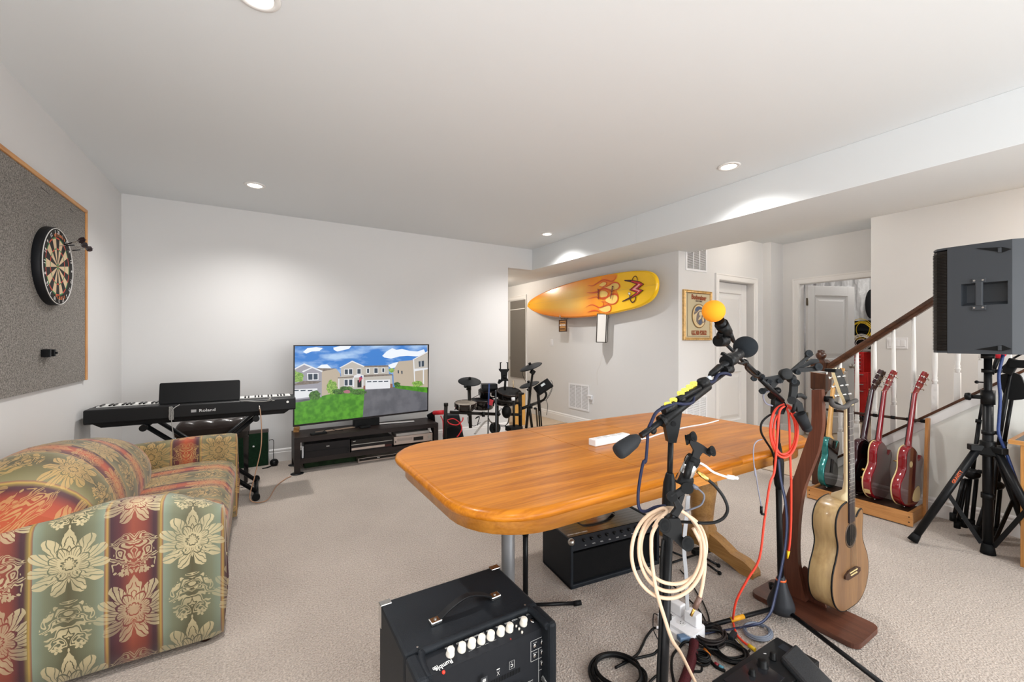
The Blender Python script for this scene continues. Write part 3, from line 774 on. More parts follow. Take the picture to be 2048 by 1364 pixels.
bn = thing('piano_bench', 'padded piano bench in dark brown tufted leather behind the keyboard', 'bench', (-.33, 4.62, 0))
def tuft(i, j):
    x = lerp(-.60, -.06, i); y = lerp(4.45, 4.79, j)
    e = min(1, min(i, 1 - i) * 9) ; f = min(1, min(j, 1 - j) * 6)
    h = sqrt(1 - (1 - e) ** 2) * sqrt(1 - (1 - f) ** 2)
    bt = abs(sin(i * pi * 4)) * .5 + .5; bt *= abs(sin(j * pi * 3)) * .5 + .5
    return Vector((x, y, .515 + .055 * h + .028 * h * bt))
part('cushion', B().surf(tuft, 40, 20).bb(-.60, -.06, 4.45, 4.79, .47, .52), mat('brown_leather', '2c2320', .3, coat=.3, bump=(60, .2)), bn)
part('apron', B().bb(-.585, -.075, 4.465, 4.775, .41, .475), mat('black_lacquer', '131112', .2, coat=.5), bn)
for (x, y) in ((-.57, 4.48), (-.09, 4.48), (-.57, 4.76), (-.09, 4.76)):
    part('leg', B().hexa([(x - .014, y - .014, 0), (x + .014, y - .014, 0), (x + .014, y + .014, 0), (x - .014, y + .014, 0)], [(x - .021, y - .021, .42), (x + .021, y - .021, .42), (x + .021, y + .021, .42), (x - .021, y + .021, .42)]), mat('black_lacquer', '131112', .2), bn)

# cables at the keyboard
c1 = D(473, 806, 3.55); 
cb_ = B().tube([(.012, PY0 - .006, .752), (.020, PY0 - .03, .70), (.028, PY0 - .04, .55), (.02, PY0 - .05, .40), (-.02, PY0 - .06, .20), (-.05, PY0 - .08, .03), (.06, PY0 - .10, .007), (.14, 4.20, .007), (.22, 4.38, .007), (.27, 4.44, .007)], .004)
single('cable', cb_, mat('beige_cable', 'b0886c', .5), 'beige audio cable hanging from the back of the digital piano to the carpet', 'cable')
part('cord_plug', B().rod((.012, PY0 - .001, .755), (.014, PY0 - .022, .725), .006), M_STEEL, pi_)
gc = mat('grey_cord', '9a9894', .5)
cb_ = B()
for k in range(5):
    cb_.tube([(-.545 + .012 * cos(a + k) , PY0 - .012 - k * .003, .745 + .048 * sin(a + k * .1)) for a in [i * pi / 5 for i in range(10)]], .0022, n=6, closed=True, k=3)
cb_.tube([(-.50, PY0 + .01, .802), (-.53, PY0 - .015, .78), (-.545, PY0 - .02, .74), (-.535, PY0 - .03, .62), (-.52, PY0 - .03, .50), (-.53, PY0 + .02, .3), (-.55, PY0 + .05, .01)], .003)
single('cable', cb_, gc, 'grey cord bundled and hanging on the left of the piano back', 'cable')
cb_ = B().tube([(-.12, PY0 + .005, .804), (-.07, PY0 - .012, .800), (.0, PY0 - .012, .79), (.08, PY0 - .012, .79), (.10, PY0 - .01, .80)], .0026)
cb_.rod((.07, PY0 - .012, .79), (.095, PY0 - .012, .815), .006).rod((.1, PY0 - .01, .79), (.12, PY0 - .01, .79), .004)
single('cable', cb_, gc, 'short white cord looped along the right of the piano back', 'cable')

# green board leaning on the wall
gb = thing('green_board', 'dark green felt covered board with a pale knob leaning on the back wall', 'board', (-.13, 5.03, 0))
part('panel', B().hexa([(-.36, 4.985, 0.002), (.095, 4.985, 0.002), (.095, 5.03, 0.002), (-.36, 5.03, 0.002)], [(-.36, 5.02, .355), (.095, 5.02, .355), (.095, 5.065, .355), (-.36, 5.065, .355)]), mat('green_felt', '0e2a17', .85, var=(60, .4)), gb, bevel=.003)
part('rim', B().hexa([(-.362, 5.016, .333), (.098, 5.016, .333), (.098, 5.068, .333), (-.362, 5.068, .333)], [(-.362, 5.018, .362), (.098, 5.018, .362), (.098, 5.070, .362), (-.362, 5.070, .362)]), mat('rim_brown', '3b2f28', .5), gb)
part('knob', B().ball((-.035, 5.0, .205), .009), M_WPL, gb, label='small pale knob')
pw = B().tube([(.10, 5.03, .245), (.135, 5.03, .25), (.145, 5.03, .21), (.14, 5.0, .12), (.14, 4.96, .05)], .003)
pw.lathe([(.0, 0), (.03, .002), (.036, .02), (.03, .05), (0, .055)], (.145, 4.93, .0), (0, 0, 1), 18)
for k in range(4): pw.tube([(.145 + (.028 + .003 * k) * cos(a), 4.93 - .02 + .004 * k, .036 + (.026 + .003 * k) * sin(a)) for a in [i * pi / 5 for i in range(10)]], .003, n=6, closed=True, k=3)
pw.tube([(.12, 4.90, .01), (.08, 4.87, .006), (.04, 4.86, .006)], .006)
single('power_adapter', pw, M_BLK, 'black power adapter with coiled lead on the carpet beside the green board', 'adapter')

# ================================================================ TV STAND and its devices
M_ESP = wood('espresso_wood', '2b211e', '1e1715', 'x', 1.0, .45)
ts = thing('tv_stand', 'low dark brown television bench with an open shelf', 'stand', (1.025, 4.67, 0))
SX0, SX1, SY0, SY1 = .30, 1.755, 4.49, 4.88
part('top', B().bb(SX0, SX1, SY0, SY1, .302, .35), M_ESP, ts, bevel=.002)
part('shelf', B().bb(SX0 + .05, SX1 - .05, SY0 + .01, SY1 - .01, .092, .14), M_ESP, ts, bevel=.002)
for (x, y) in ((SX0 + .026, SY0 + .026), (SX1 - .026, SY0 + .026), (SX0 + .026, SY1 - .026), (SX1 - .026, SY1 - .026)):
    part('leg', B().box((x, y, .153), (.052, .052, .298)), M_ESP, ts, bevel=.002)
    part('foot_plate', B().lathe([(0, 0), (.058, 0), (.058, .004), (.03, .010), (0, .010)], (x, y, 0), n=24), M_BLK, ts)
part('side_rail', B().bb(SX0 + .001, SX0 + .02, SY0 + .05, SY1 - .05, .092, .302), M_ESP, ts)

def device(name, label, u0, v0, u1, v1, y, dpt, m, extras=None, cat='player', zb=None, h=None):
    a = PY(u0, v0, y); c = PY(u1, v1, y); z0 = zb if zb is not None else min(a.z, c.z); z1 = z0 + h
    t = thing(name, label, cat, ((a.x + c.x) / 2, y, z0))
    part('case', B().bb(a.x, c.x, y, y + dpt, z0, z1), m, t, bevel=.002)
    return t, a.x, c.x, z0, z1
P4 = lambda x, y: (540 + x * 360 / 1637, 660 + y * 300 / 1364)
M_DEV = mat('device_black', '1c191a', .35); M_SIL = mat('device_silver', 'b9aaa0', .35, .6); M_GLB = mat('gloss_black', '0c0c0d', .12)
t, x0, x1, z0, z1 = device('amplifier', 'wide black audio amplifier at the left of the television bench shelf', *P4(315, 1150), *P4(728, 1100), 4.50, .32, M_DEV, zb=.14, h=.135, cat='amplifier')
part('front_lip', B().bb(x0, x1, 4.496, 4.50, .20, .206), M_BLKM, t)
pr = Print(frame(((x0 + x1) / 2, 4.499, .235), (1, 0, 0), z=(0, -1, 0)), .0006); pr.text(WT, 'RCA', .014, .0, 0, bold=.0004); part('logo', pr.b, pr.mats, t)
for z in (.165, .19): part('knob', B().rod((x1 - .018, 4.50, z), (x1 - .018, 4.49, z), .006), M_BLK, t)
wl = B().bb(.375, .388, 4.52, 4.60, .14, .235)
tw = thing('remote_control', 'white remote control standing at the left end of the bench shelf', 'remote', (.375, 4.53, .14))
part('case', B().box((.376, 4.535, .19), (.016, .018, .10)), M_WPL, tw, bevel=.004); part('tip', B().ball((.376, 4.535, .245), .009), M_WPL, tw)
t, x0, x1, z0, z1 = device('disc_player', 'black disc player on top of the pile in the middle of the shelf', *P4(738, 1045), *P4(1112, 1020), 4.50, .26, M_GLB, zb=.212, h=.052)
part('trim_line', B().bb(x0, x1, 4.497, 4.50, .2125, .218), M_STEEL, t)
pr = Print(frame((x0 + .03, 4.499, .25), (1, 0, 0), z=(0, -1, 0)), .0006); pr.text(WT, 'SONY', .010, .0, 0, bold=.0003); part('logo', pr.b, pr.mats, t)
t, x0, x1, z0, z1 = device('receiver', 'flat receiver with a pale front below the black disc player', *P4(738, 1085), *P4(1112, 1060), 4.50, .26, M_DEV, zb=.14, h=.07, cat='receiver')
part('front_strip', B().bb(x0 + .004, x1 - .08, 4.496, 4.50, .160, .182), M_SIL, t); part('display', B().bb(x1 - .075, x1 - .01, 4.496, 4.50, .155, .178), mat('dark_red_window', '3a1210', .2), t)
t, x0, x1, z0, z1 = device('disc_player', 'silver disc player at the right end of the bench shelf', *P4(1128, 1045), *P4(1478, 1000), 4.50, .26, M_SIL, zb=.158, h=.085)
part('tray', B().bb(x0 + .035, x0 + .20, 4.4965, 4.50, .195, .222), mat('silver_tray', '9c9088', .4, .5), t, bevel=.001)
part('display', B().bb(x0 + .215, x0 + .325, 4.4965, 4.50, .180, .218), M_GLB, t)
part('dial', B().rod((x1 - .035, 4.50, .205), (x1 - .035, 4.488, .205), .020, n=20), M_STEEL, t)
for q in (.012, .025): part('button', B().bb(x0 + .01, x0 + .022, 4.496, 4.50, .170 + q, .176 + q), M_BLK, t)
for q in (x0 + .03, x1 - .03): part('foot', B().rod((q, 4.53, .14), (q, 4.53, .158), .012), M_BLK, t)
single('device_box', B().bb(x0 + .03, x1 - .03, 4.52, 4.72, .2435, .272), mat('pale_box', 'a8a39e', .4), 'thin pale box lying on the silver disc player', 'box', bevel=.002)
t, x0, x1, z0, z1 = device('disc_player', 'thin silver and black disc player lying on the carpet under the bench', *P4(803, 1195), *P4(1160, 1150), 4.56, .24, M_SIL, zb=.004, h=.045)
part('display', B().bb(x0 + .008, x1 - .003, 4.556, 4.56, .022, .046), M_GLB, t)
pr = Print(frame(((x0 + x1) / 2, 4.5555, .034), (1, 0, 0), z=(0, -1, 0)), .0006); pr.text(WT, 'RCA', .012, .0, 0, bold=.0004); part('logo', pr.b, pr.mats, t)
single('storage_box', B().bb(.40, 1.0, 4.66, 4.84, .002, .075), mat('green_box', '22391f', .7, var=(20, .5)), 'low dark green box on the carpet under the television bench', 'box', bevel=.004)
# small things on the bench
t = thing('wooden_block_tower', 'stack of small wooden blocks at the left rear corner of the bench', 'toy', (.345, 4.78, .35))
for k in range(7): part('block', B().box((.342 + random.uniform(-.004, .004), 4.80, .361 + k * .021), (.05, .05, .020), rotm('Z', random.uniform(-20, 20))), wood('pale_block_wood', 'c79a5f', '8a5a30', 'x', 3), t)
bx = B().box((.52, 4.56, .36), (.15, .05, .018), rotm('Z', 12)).tube([(.56, 4.57, .37), (.62, 4.56, .40), (.68, 4.58, .37), (.75, 4.56, .36)], .003)
single('media_box', bx, M_BLK, 'small black media box with a lead at the left of the bench top', 'box', bevel=.002)

# ================================================================ TELEVISION
ta = Vector((.295, 4.60, .441)); tb = Vector((1.741, 4.795, .441))
tx = (tb - ta).normalized(); tn = Vector((tx.y, -tx.x, 0)); tn.z = -.03; tn.normalize()
TM = frame(ta, tx, z=tn); TWD = (tb - ta).length; THT = .80
tv = thing('television', 'large flat television showing a street of grey houses, on the dark bench', 'television', ((ta.x + tb.x) / 2, 4.70, .36))
part('rear_case', B(TM).box((TWD / 2, THT / 2 - .02, -.022), (TWD - .04, THT - .08, .036)), M_BLK, tv, bevel=.006)
fb = B(TM); fr = .011
fb.box((TWD / 2, THT - fr / 2, .003), (TWD, fr, .016)); fb.box((TWD / 2, .009, .003), (TWD, .018, .016)); fb.box((fr / 2, THT / 2, .003), (fr, THT, .0158)); fb.box((TWD - fr / 2, THT / 2, .003), (fr, THT, .0158))
part('bezel', fb, mat('tv_bezel', '2e2b2c', .35, .3), tv)
SE = .92
def sink(n, c):
    m = mat('screen_' + n, c, .3, emit=SE, spec=.3); m.node_tree.nodes['Principled BSDF'].inputs['Base Color'].default_value = (.01, .01, .01, 1); return m
sp_ = Print(TM, .00025)
def S(*pts): return [loc2(*P4(x, y), TM, .004) for (x, y) in pts]
W_, H_ = TWD - fr, THT - fr
def clampS(pts): return [(min(max(x, fr), W_), min(max(y, .018), H_)) for x, y in pts]
LY = [16]
def sc(c, pts):
    LY[0] += 1; sp_.shape(c, clampS(S(*pts)), LY[0])
SKY = sink('sky', '3f86cc')
sky = bpy.data.materials.new('screen_sky_gradient'); sky.use_nodes = True
nt = sky.node_tree; N = nt.nodes; L = nt.links; p = N['Principled BSDF']
tc = N.new('ShaderNodeTexCoord'); sx = N.new('ShaderNodeSeparateXYZ'); L.new(tc.outputs['Object'], sx.inputs[0])
mp = N.new('ShaderNodeMapping'); mp.inputs['Scale'].default_value = (3, 3, 9); L.new(tc.outputs['Object'], mp.inputs[0])
nz = N.new('ShaderNodeTexNoise'); nz.inputs['Scale'].default_value = 1.1; nz.inputs['Detail'].default_value = 5; L.new(mp.outputs[0], nz.inputs['Vector'])
rp = N.new('ShaderNodeValToRGB'); e = rp.color_ramp.elements; e[0].position = .48; e[0].color = (*lin('2f78c6'), 1); e[1].position = .68; e[1].color = (*lin('a8c6e8'), 1); L.new(nz.outputs[0], rp.inputs[0])
p.inputs['Base Color'].default_value = (.01, .01, .01, 1); L.new(rp.outputs[0], p.inputs['Emission Color']); p.inputs['Emission Strength'].default_value = SE
CLD = sink('cloud', 'e8edf4')
def noisy(n, c1, c2, scale):
    m = bpy.data.materials.new('screen_' + n); m.use_nodes = True; nt = m.node_tree; N = nt.nodes; L = nt.links; p = N['Principled BSDF']
    tc = N.new('ShaderNodeTexCoord'); nz = N.new('ShaderNodeTexNoise'); nz.inputs['Scale'].default_value = scale; nz.inputs['Detail'].default_value = 6; L.new(tc.outputs['Object'], nz.inputs['Vector'])
    rp = N.new('ShaderNodeValToRGB'); e = rp.color_ramp.elements; e[0].position = .4; e[1].position = .62; e[0].color = (*lin(c1), 1); e[1].color = (*lin(c2), 1); L.new(nz.outputs[0], rp.inputs[0])
    p.inputs['Base Color'].default_value = (.01, .01, .01, 1); L.new(rp.outputs[0], p.inputs['Emission Color']); p.inputs['Emission Strength'].default_value = SE; p.inputs['Roughness'].default_value = .35
    return m
GRS = noisy('grass', '3a7a16', '559a24', 20); ASP = noisy('asphalt', '56575d', '66666c', 9); BSH = noisy('bush', '274a1c', '4f7d33', 60); BSL = noisy('bush_light', '5f8a35', '96b85a', 60); RF = noisy('roof', '6b6058', '82766c', 50)
H1 = sink('siding_pale', 'b9b3aa'); H2 = sink('siding_grey', '9a98a0'); H3 = sink('siding_cream', 'b8aa98'); TR = sink('trim_white', 'dedfe2'); WN = sink('window_dark', '3a4652'); DK = sink('dark', '1d2226'); BRK = sink('brick', '8a5b4c'); FR_ = sink('flag_red', 'b0455a'); FB_ = sink('flag_blue', '3a4f8a')
sc(sky, [(195, 140), (1430, 118), (1430, 745), (195, 880)])
for cl in ([(300, 200), (340, 165), (420, 155), (480, 165), (450, 190), (380, 195), (330, 215)], [(575, 160), (640, 145), (740, 145), (720, 170), (660, 185), (610, 195), (580, 180)],
           [(1020, 235), (1060, 195), (1110, 165), (1150, 180), (1200, 172), (1270, 190), (1340, 195), (1400, 175), (1420, 230), (1330, 240), (1250, 235), (1180, 240), (1100, 260), (1040, 250)],
           [(430, 340), (470, 315), (520, 312), (560, 350), (500, 355)], [(1070, 320), (1120, 300), (1160, 290), (1180, 330), (1100, 350)]): sc(CLD, cl)
sc(GRS, [(195, 620), (480, 570), (862, 530), (850, 800), (195, 890)]); sc(ASP, [(860, 530), (1150, 515), (1430, 540), (1430, 760), (843, 805)])
sc(GRS, [(1120, 520), (1200, 500), (1430, 505), (1430, 570), (1160, 532)]); sc(ASP, [(195, 635), (380, 610), (360, 640), (195, 665)])
# left house
sc(H2, [(195, 350), (310, 305), (470, 375), (470, 610), (195, 640)]); sc(H3, [(470, 375), (600, 350), (640, 400), (640, 560), (470, 600)]); sc(RF, [(380, 345), (600, 350), (470, 378)])
sc(TR, [(195, 348), (310, 303), (480, 372), (470, 382), (310, 316), (195, 362)]); sc(TR, [(290, 375), (385, 335), (470, 372), (470, 380), (385, 345), (300, 385)]); sc(TR, [(335, 392), (440, 390), (440, 455), (340, 460)]); sc(WN, [(345, 400), (385, 399), (385, 452), (348, 453)]); sc(WN, [(395, 398), (432, 397), (432, 448), (395, 450)])
sc(RF, [(195, 490), (300, 462), (470, 465), (430, 485), (195, 505)]); sc(TR, [(200, 540), (430, 530), (430, 600), (200, 628)])
for k in range(3): sc(WN, [(212 + k * 65, 545), (260 + k * 62, 543), (260 + k * 62, 553), (212 + k * 65, 556)])
# middle house
sc(H1, [(640, 335), (745, 280), (850, 325), (1075, 325), (1080, 400), (1110, 410), (1115, 520), (620, 545), (615, 430), (645, 420)])
sc(RF, [(850, 325), (1075, 320), (1075, 335), (850, 338)]); sc(RF, [(845, 408), (1110, 400), (1115, 412), (850, 428)]); sc(RF, [(615, 430), (760, 420), (765, 430), (615, 440)])
sc(TR, [(625, 345), (745, 278), (860, 328), (850, 335), (745, 290), (640, 345)]); sc(TR, [(760, 415), (800, 400), (850, 410), (850, 430), (760, 432)])
for (x, y, w, h) in ((678, 358, 28, 44), (716, 356, 30, 44), (792, 355, 30, 42), (880, 352, 18, 38), (946, 348, 30, 42), (1018, 348, 18, 34), (676, 452, 28, 52), (716, 450, 30, 52)):
    sc(TR, [(x - 5, y - 5), (x + w + 5, y - 6), (x + w + 5, y + h + 5), (x - 5, y + h + 6)]); sc(WN, [(x, y), (x + w, y), (x + w, y + h), (x, y + h)])
sc(DK, [(792, 455), (828, 454), (828, 520), (792, 522)]); sc(TR, [(865, 455), (1088, 448), (1088, 528), (865, 540)])
for k in range(4): sc(WN, [(880 + k * 51, 465 - k), (918 + k * 51, 463 - k), (918 + k * 51, 473 - k), (880 + k * 51, 475 - k)])
sc(BRK, [(845, 505), (862, 505), (862, 540), (845, 540)]); sc(BRK, [(1090, 488), (1110, 488), (1110, 522), (1090, 526)]); sc(TR, [(752, 430), (762, 430), (762, 520), (752, 520)]); sc(TR, [(836, 430), (845, 430), (845, 518), (836, 518)]); sc(TR, [(618, 440), (626, 440), (626, 530), (618, 530)])
sc(FR_, [(806, 430), (832, 415), (838, 440), (815, 465), (806, 480)]); sc(FB_, [(820, 420), (832, 415), (834, 428), (822, 434)])
# right house
sc(H3, [(1115, 370), (1165, 285), (1300, 272), (1430, 190), (1430, 520), (1120, 500)]); sc(TR, [(1290, 268), (1430, 190), (1430, 202), (1300, 272)]); sc(TR, [(1296, 270), (1306, 270), (1315, 470), (1306, 470)])
sc(H1, [(1308, 275), (1430, 210), (1430, 350), (1312, 350)]); sc(WN, [(1345, 285), (1395, 278), (1395, 330), (1350, 335)]); sc(TR, [(1365, 283), (1372, 282), (1372, 332), (1365, 333)]); sc(TR, [(1310, 352), (1430, 342), (1430, 355), (1310, 375)]); sc(TR, [(1385, 360), (1395, 360), (1395, 490), (1385, 490)])
for (x, y) in ((1155, 365), (1187, 370)): sc(WN, [(x, y), (x + 12, y), (x + 13, y + 28), (x + 2, y + 28)])
def blob(c, x, y, rx, ry, n=22, j=.18):
    rr = random.Random(int(x * 7 + y)); sc(c, [(x + rx * cos(2 * pi * i / n) * (1 + rr.uniform(-j, j)), y + ry * sin(2 * pi * i / n) * (1 + rr.uniform(-j, j))) for i in range(n)])
blob(BSL, 225, 425, 75, 55); blob(BSH, 405, 590, 50, 45); blob(BSL, 560, 520, 48, 62); blob(BSH, 620, 560, 60, 25); blob(BSH, 690, 540, 70, 28); blob(BSH, 800, 565, 70, 22); blob(sink('pink_bush', 'a8707a'), 695, 558, 32, 16)
blob(BSL, 1100, 365, 24, 22); blob(BSH, 1150, 495, 28, 24); blob(BSL, 1335, 488, 50, 26)
part('picture', sp_.b, sp_.mats, tv, label='picture of grey houses, green lawn and blue sky on the screen')
mid = TM @ Vector((TWD / 2, -.035, -.02))
part('neck', B().box((mid.x, mid.y + .01, .392), (.28, .05, .085), rotm('Z', 7.7)), M_BLK, tv, bevel=.004)
def bar(u0, v0, u1, v1, m, nm):
    a = G(u0, v0, .352); c = G(u1, v1, .352)
    q = B().strip([a + Vector((0, 0, .006)), lerp(a, c, .5) + Vector((0, -.01, .008)), c + Vector((0, 0, .006))], .036, .010); part('base_wing', q, m, tv, label=nm, bevel=.001)
bar(631, 866, 722, 853, mat('champagne_metal', 'b09a86', .4, .7), 'pale bronze left wing of the base'); bar(738, 850, 828, 843, mat('white_metal', 'd8d4d0', .3, .5), 'bright right wing of the base')
cc = G(730, 856, .352); part('base_hub', B().box((cc.x, cc.y, .365), (.11, .045, .022), rotm('Z', 7.7)), M_BLK, tv, bevel=.003)
# ================================================================ SURFBOARD
Z6 = lambda x, y: (1000 + x * 360 / 1889, 480 + y * 260 / 1364)
XB = 4.03
SM = frame((XB, 4.6, 1.6), (0, -1, 0), z=(-1, 0, 0))
def SB(*pts): return [loc2(*Z6(x, y), SM) for (x, y) in pts]
top_ = [(297, 690), (318, 640), (385, 590), (520, 525), (700, 462), (900, 408), (1150, 358), (1350, 328), (1500, 320), (1590, 332), (1640, 368), (1664, 430), (1660, 520)]
bot_ = [(1625, 600), (1560, 660), (1450, 712), (1300, 750), (1150, 782), (1000, 803), (800, 818), (640, 814), (480, 792), (370, 755), (310, 715)]
outl = [(p.x, p.y) for p in smooth_path([(*q, 0) for q in SB(*(top_ + bot_))], 4, True)]
cxx = sum(p[0] for p in outl) / len(outl); cyy = sum(p[1] for p in outl) / len(outl)
def inset(pts, d):
    n = len(pts); out = []
    for i in range(n):
        a = Vector(pts[i - 1]); c = Vector(pts[(i + 1) % n]); t = (c - a).normalized(); nn = Vector((-t.y, t.x)); q = Vector(pts[i])
        if nn.dot(Vector((cxx, cyy)) - q) < 0: nn = -nn
        out.append(tuple(q + nn * d))
    return out
# long axis of the board
n0 = Vector(SB((297, 690))[0]); t0_ = Vector(SB((1664, 475))[0]); la = (t0_ - n0).normalized(); LEN = (t0_ - n0).length
sb = thing('surfboard', 'long yellow surfboard with red flames hung sideways on the wall', 'surfboard', (XB, 4.6, 1.6))
b = B(SM)
prof = [(.022, -.034), (.012, -.029), (.003, -.016), (0, 0), (.003, .014), (.011, .026), (.022, .033)]
R = [[(x, y, h) for (x, y) in inset(outl, d)] for d, h in prof]
b.rings(R)
m = bpy.data.materials.new('surfboard_paint'); m.use_nodes = True; nt = m.node_tree; N = nt.nodes; L = nt.links; p = N['Principled BSDF']; E.nt = nt
tc = N.new('ShaderNodeTexCoord'); sx = N.new('ShaderNodeSeparateXYZ'); L.new(tc.outputs['Object'], sx.inputs[0])
nz = N.new('ShaderNodeTexNoise'); nz.inputs['Scale'].default_value = 9; nz.inputs['Detail'].default_value = 8; L.new(tc.outputs['Object'], nz.inputs['Vector'])
yy = E(sx.outputs[1]) * -1.0; zz = E(sx.outputs[2])
u_ = ((yy - n0.x) * la.x + (zz - n0.y) * la.y) / LEN          # 0 nose, 1 tail
w_ = (zz - n0.y) * la.x - (yy - n0.x) * la.y                  # across
rp = N.new('ShaderNodeValToRGB'); L.new(u_.k, rp.inputs[0]); r = rp.color_ramp
st_ = [(0, 'f9a41a'), (.1, 'fbbb3c'), (.25, 'f3bb4c'), (.42, 'ecc066'), (.52, 'f5b848'), (.60, 'f7951c'), (.70, 'faa80a'), (.78, 'ffc804'), (1, 'ffca06')]
while len(r.elements) < len(st_): r.elements.new(.5)
for e, (q, c) in zip(r.elements, st_): e.position = q; e.color = (*lin(c), 1)
# orange airbrush towards both rails, up to the flames
hw = E.op('MULTIPLY', E.op('POWER', E.op('MAXIMUM', u_, 0.001), .45), .36)
edge = E.op('ABSOLUTE', w_ + u_ * .02) / hw
ea = E.op('MINIMUM', E.op('MAXIMUM', (edge - .45) * 1.6, 0.0), 1.0) * E.op('MINIMUM', E.op('MAXIMUM', (E.op('SUBTRACT', .66, u_)) * 8.0, 0.0), 1.0) * .8
mx = N.new('ShaderNodeMix'); mx.data_type = 'RGBA'; L.new(ea.k, mx.inputs[0]); L.new(rp.outputs[0], mx.inputs[6]); mx.inputs[7].default_value = (*lin('ee7a1c'), 1)
m2 = N.new('ShaderNodeMix'); m2.data_type = 'RGBA'; m2.blend_type = 'MULTIPLY'; k = (E(nz.outputs[0]) * .3)
L.new(k.k, m2.inputs[0]); L.new(mx.outputs[2], m2.inputs[6]); m2.inputs[7].default_value = (.90, .86, .76, 1)
L.new(m2.outputs[2], p.inputs['Base Color']); p.inputs['Roughness'].default_value = .22; p.inputs['Coat Weight'].default_value = .3
part('board', b, m, sb)
pr = Print(Matrix(SM) @ Matrix.Translation((0, 0, .0335)), .0005)
O1 = ink('flame_edge', 'd4501a', rough=.3); O2 = ink('flame_inner', 'f4cf72', rough=.3); O3 = ink('flame_orange', 'ef8a24', rough=.3); MR = ink('maroon', '3c1216', rough=.3); RR = ink('bolt_red', 'c52a26', rough=.3); PKK = ink('bolt_pink', 'f0b0a8', rough=.3)
Z5b = lambda x, y: (1160 + x * 180 / 2046, 530 + y * 120 / 1364)
def SP(*pts): return [loc2(*Z5b(x, y), SM) for (x, y) in pts]
# flame field
pr.shape(O3, [(p.x, p.y) for p in smooth_path([(*q, 0) for q in SP((560, 262), (860, 215), (880, 300), (820, 370), (940, 440), (960, 520), (880, 590), (920, 680), (910, 800), (830, 890), (740, 930), (750, 1020), (700, 1090), (560, 1100), (480, 1040), (360, 1040), (520, 960), (600, 900), (560, 800), (640, 740), (560, 640), (600, 560), (540, 470), (600, 400), (420, 440), (520, 350))], 4, True)])
def lick(pts, w=.011, c=O1): pr.line(c, SP(*pts), w * 1.45, taper=True)
for blobp in ([(560, 500), (680, 470), (800, 405), (900, 415), (940, 480), (900, 545), (820, 580), (740, 560), (640, 540)], [(500, 600), (600, 585), (680, 630), (670, 710), (590, 745), (510, 730)],
              [(620, 800), (700, 720), (800, 680), (890, 690), (905, 790), (850, 870), (760, 890), (680, 860)], [(500, 960), (600, 930), (690, 915), (745, 950), (735, 1020), (660, 1070), (560, 1060), (480, 1010)], [(480, 470), (560, 400), (640, 395), (650, 440), (590, 480), (530, 495)]):
    pr.shape(O2, [(p.x, p.y) for p in smooth_path([(*q, 0) for q in SP(*blobp)], 4, True)])
lick([(215, 462), (330, 478), (430, 420), (560, 348), (660, 352), (750, 375), (830, 340), (855, 260)], .013)
lick([(480, 480), (560, 500), (640, 450), (640, 395), (560, 390), (500, 430)], .009)
lick([(480, 485), (580, 510), (700, 470), (800, 408), (900, 412), (945, 480), (900, 550), (820, 575)], .012)
lick([(200, 630), (330, 635), (450, 610), (540, 550), (640, 545), (760, 580), (840, 570)], .018)
lick([(500, 600), (620, 590), (685, 640), (660, 720), (560, 745), (480, 740)], .009)
lick([(210, 780), (330, 745), (430, 730), (520, 770), (620, 760), (720, 700), (820, 665), (900, 700), (905, 800), (840, 880), (740, 890), (640, 850), (520, 830)], .014)
lick([(180, 965), (280, 910), (380, 920), (480, 970), (560, 950), (690, 910), (750, 950), (735, 1040), (640, 1090)], .012)
lick([(520, 830), (570, 850), (580, 920), (520, 960)], .008)
lick([(215, 1078), (330, 1040), (440, 1045), (520, 1100)], .011)
def bolt(c, pts): pr.shape(c, SP(*pts))
pr.line(MR, SP((1235, 355), (1265, 290), (1310, 260), (1350, 300), (1355, 360)), .010); pr.line(MR, SP((1180, 690), (1200, 800), (1245, 855), (1300, 810), (1325, 720)), .014)
bolt(MR, [(1060, 345), (1230, 345), (1400, 375), (1512, 440), (1380, 545), (1500, 575), (1380, 680), (1200, 770), (1020, 840), (1010, 825), (1170, 740), (1330, 630), (1170, 575), (1330, 440), (1180, 390), (1065, 368)])
bolt(RR, [(1230, 358), (1400, 390), (1490, 440), (1350, 545), (1470, 580), (1370, 670), (1210, 750), (1350, 625), (1200, 570), (1360, 435), (1210, 385)])
bolt(PKK, [(1370, 430), (1430, 445), (1310, 550), (1420, 590), (1340, 650), (1385, 595), (1240, 562), (1380, 450)])
st5 = []
for k in range(10):
    a = pi / 2 + k * pi / 5; q = 34 if k % 2 == 0 else 15; st5.append((1178 + q * cos(a), 655 + q * sin(a) * 1.1))
bolt(MR, [(1178 + (x - 1178) * 1.3, 655 + (y - 655) * 1.3) for x, y in st5]); bolt(ink('white', 'eceae6'), st5)
for k in range(11): pr.line(ink('deep_red', '9c241c'), SP((450 + (k % 3) * 9, 560 + k * 20), (500 - (k % 2) * 12, 566 + k * 20)), .009, sm=False)
pr.line(MR, SP((470, 535), (478, 790)), .006, sm=False)
for k in range(10):
    q_ = (806 - k * 4, 495 + k * 29); pr.shape(MR, SP(*[(q_[0] + (22 - k) * cos(a), q_[1] + 15 * sin(a)) for a in [i * pi / 5 for i in range(10)]])); pr.shape(O2 if k % 2 else RR, SP(*[(q_[0] + (9 - k * .5) * cos(a), q_[1] + 6 * sin(a)) for a in [i * pi / 5 for i in range(10)]]))
pr.line(mat('stringer', 'c99a44', .3), SB((360, 672), (900, 590), (1200, 540), (1655, 470)), .0022, lay=1, sm=False)
part('artwork', pr.b, pr.mats, sb, label='red flames and a lightning bolt mark')
q = SB((322, 681))[0]; part('nose_plug', B(SM).rod((q[0], q[1], .030), (q[0], q[1], .0345), .008), M_BLK, sb)
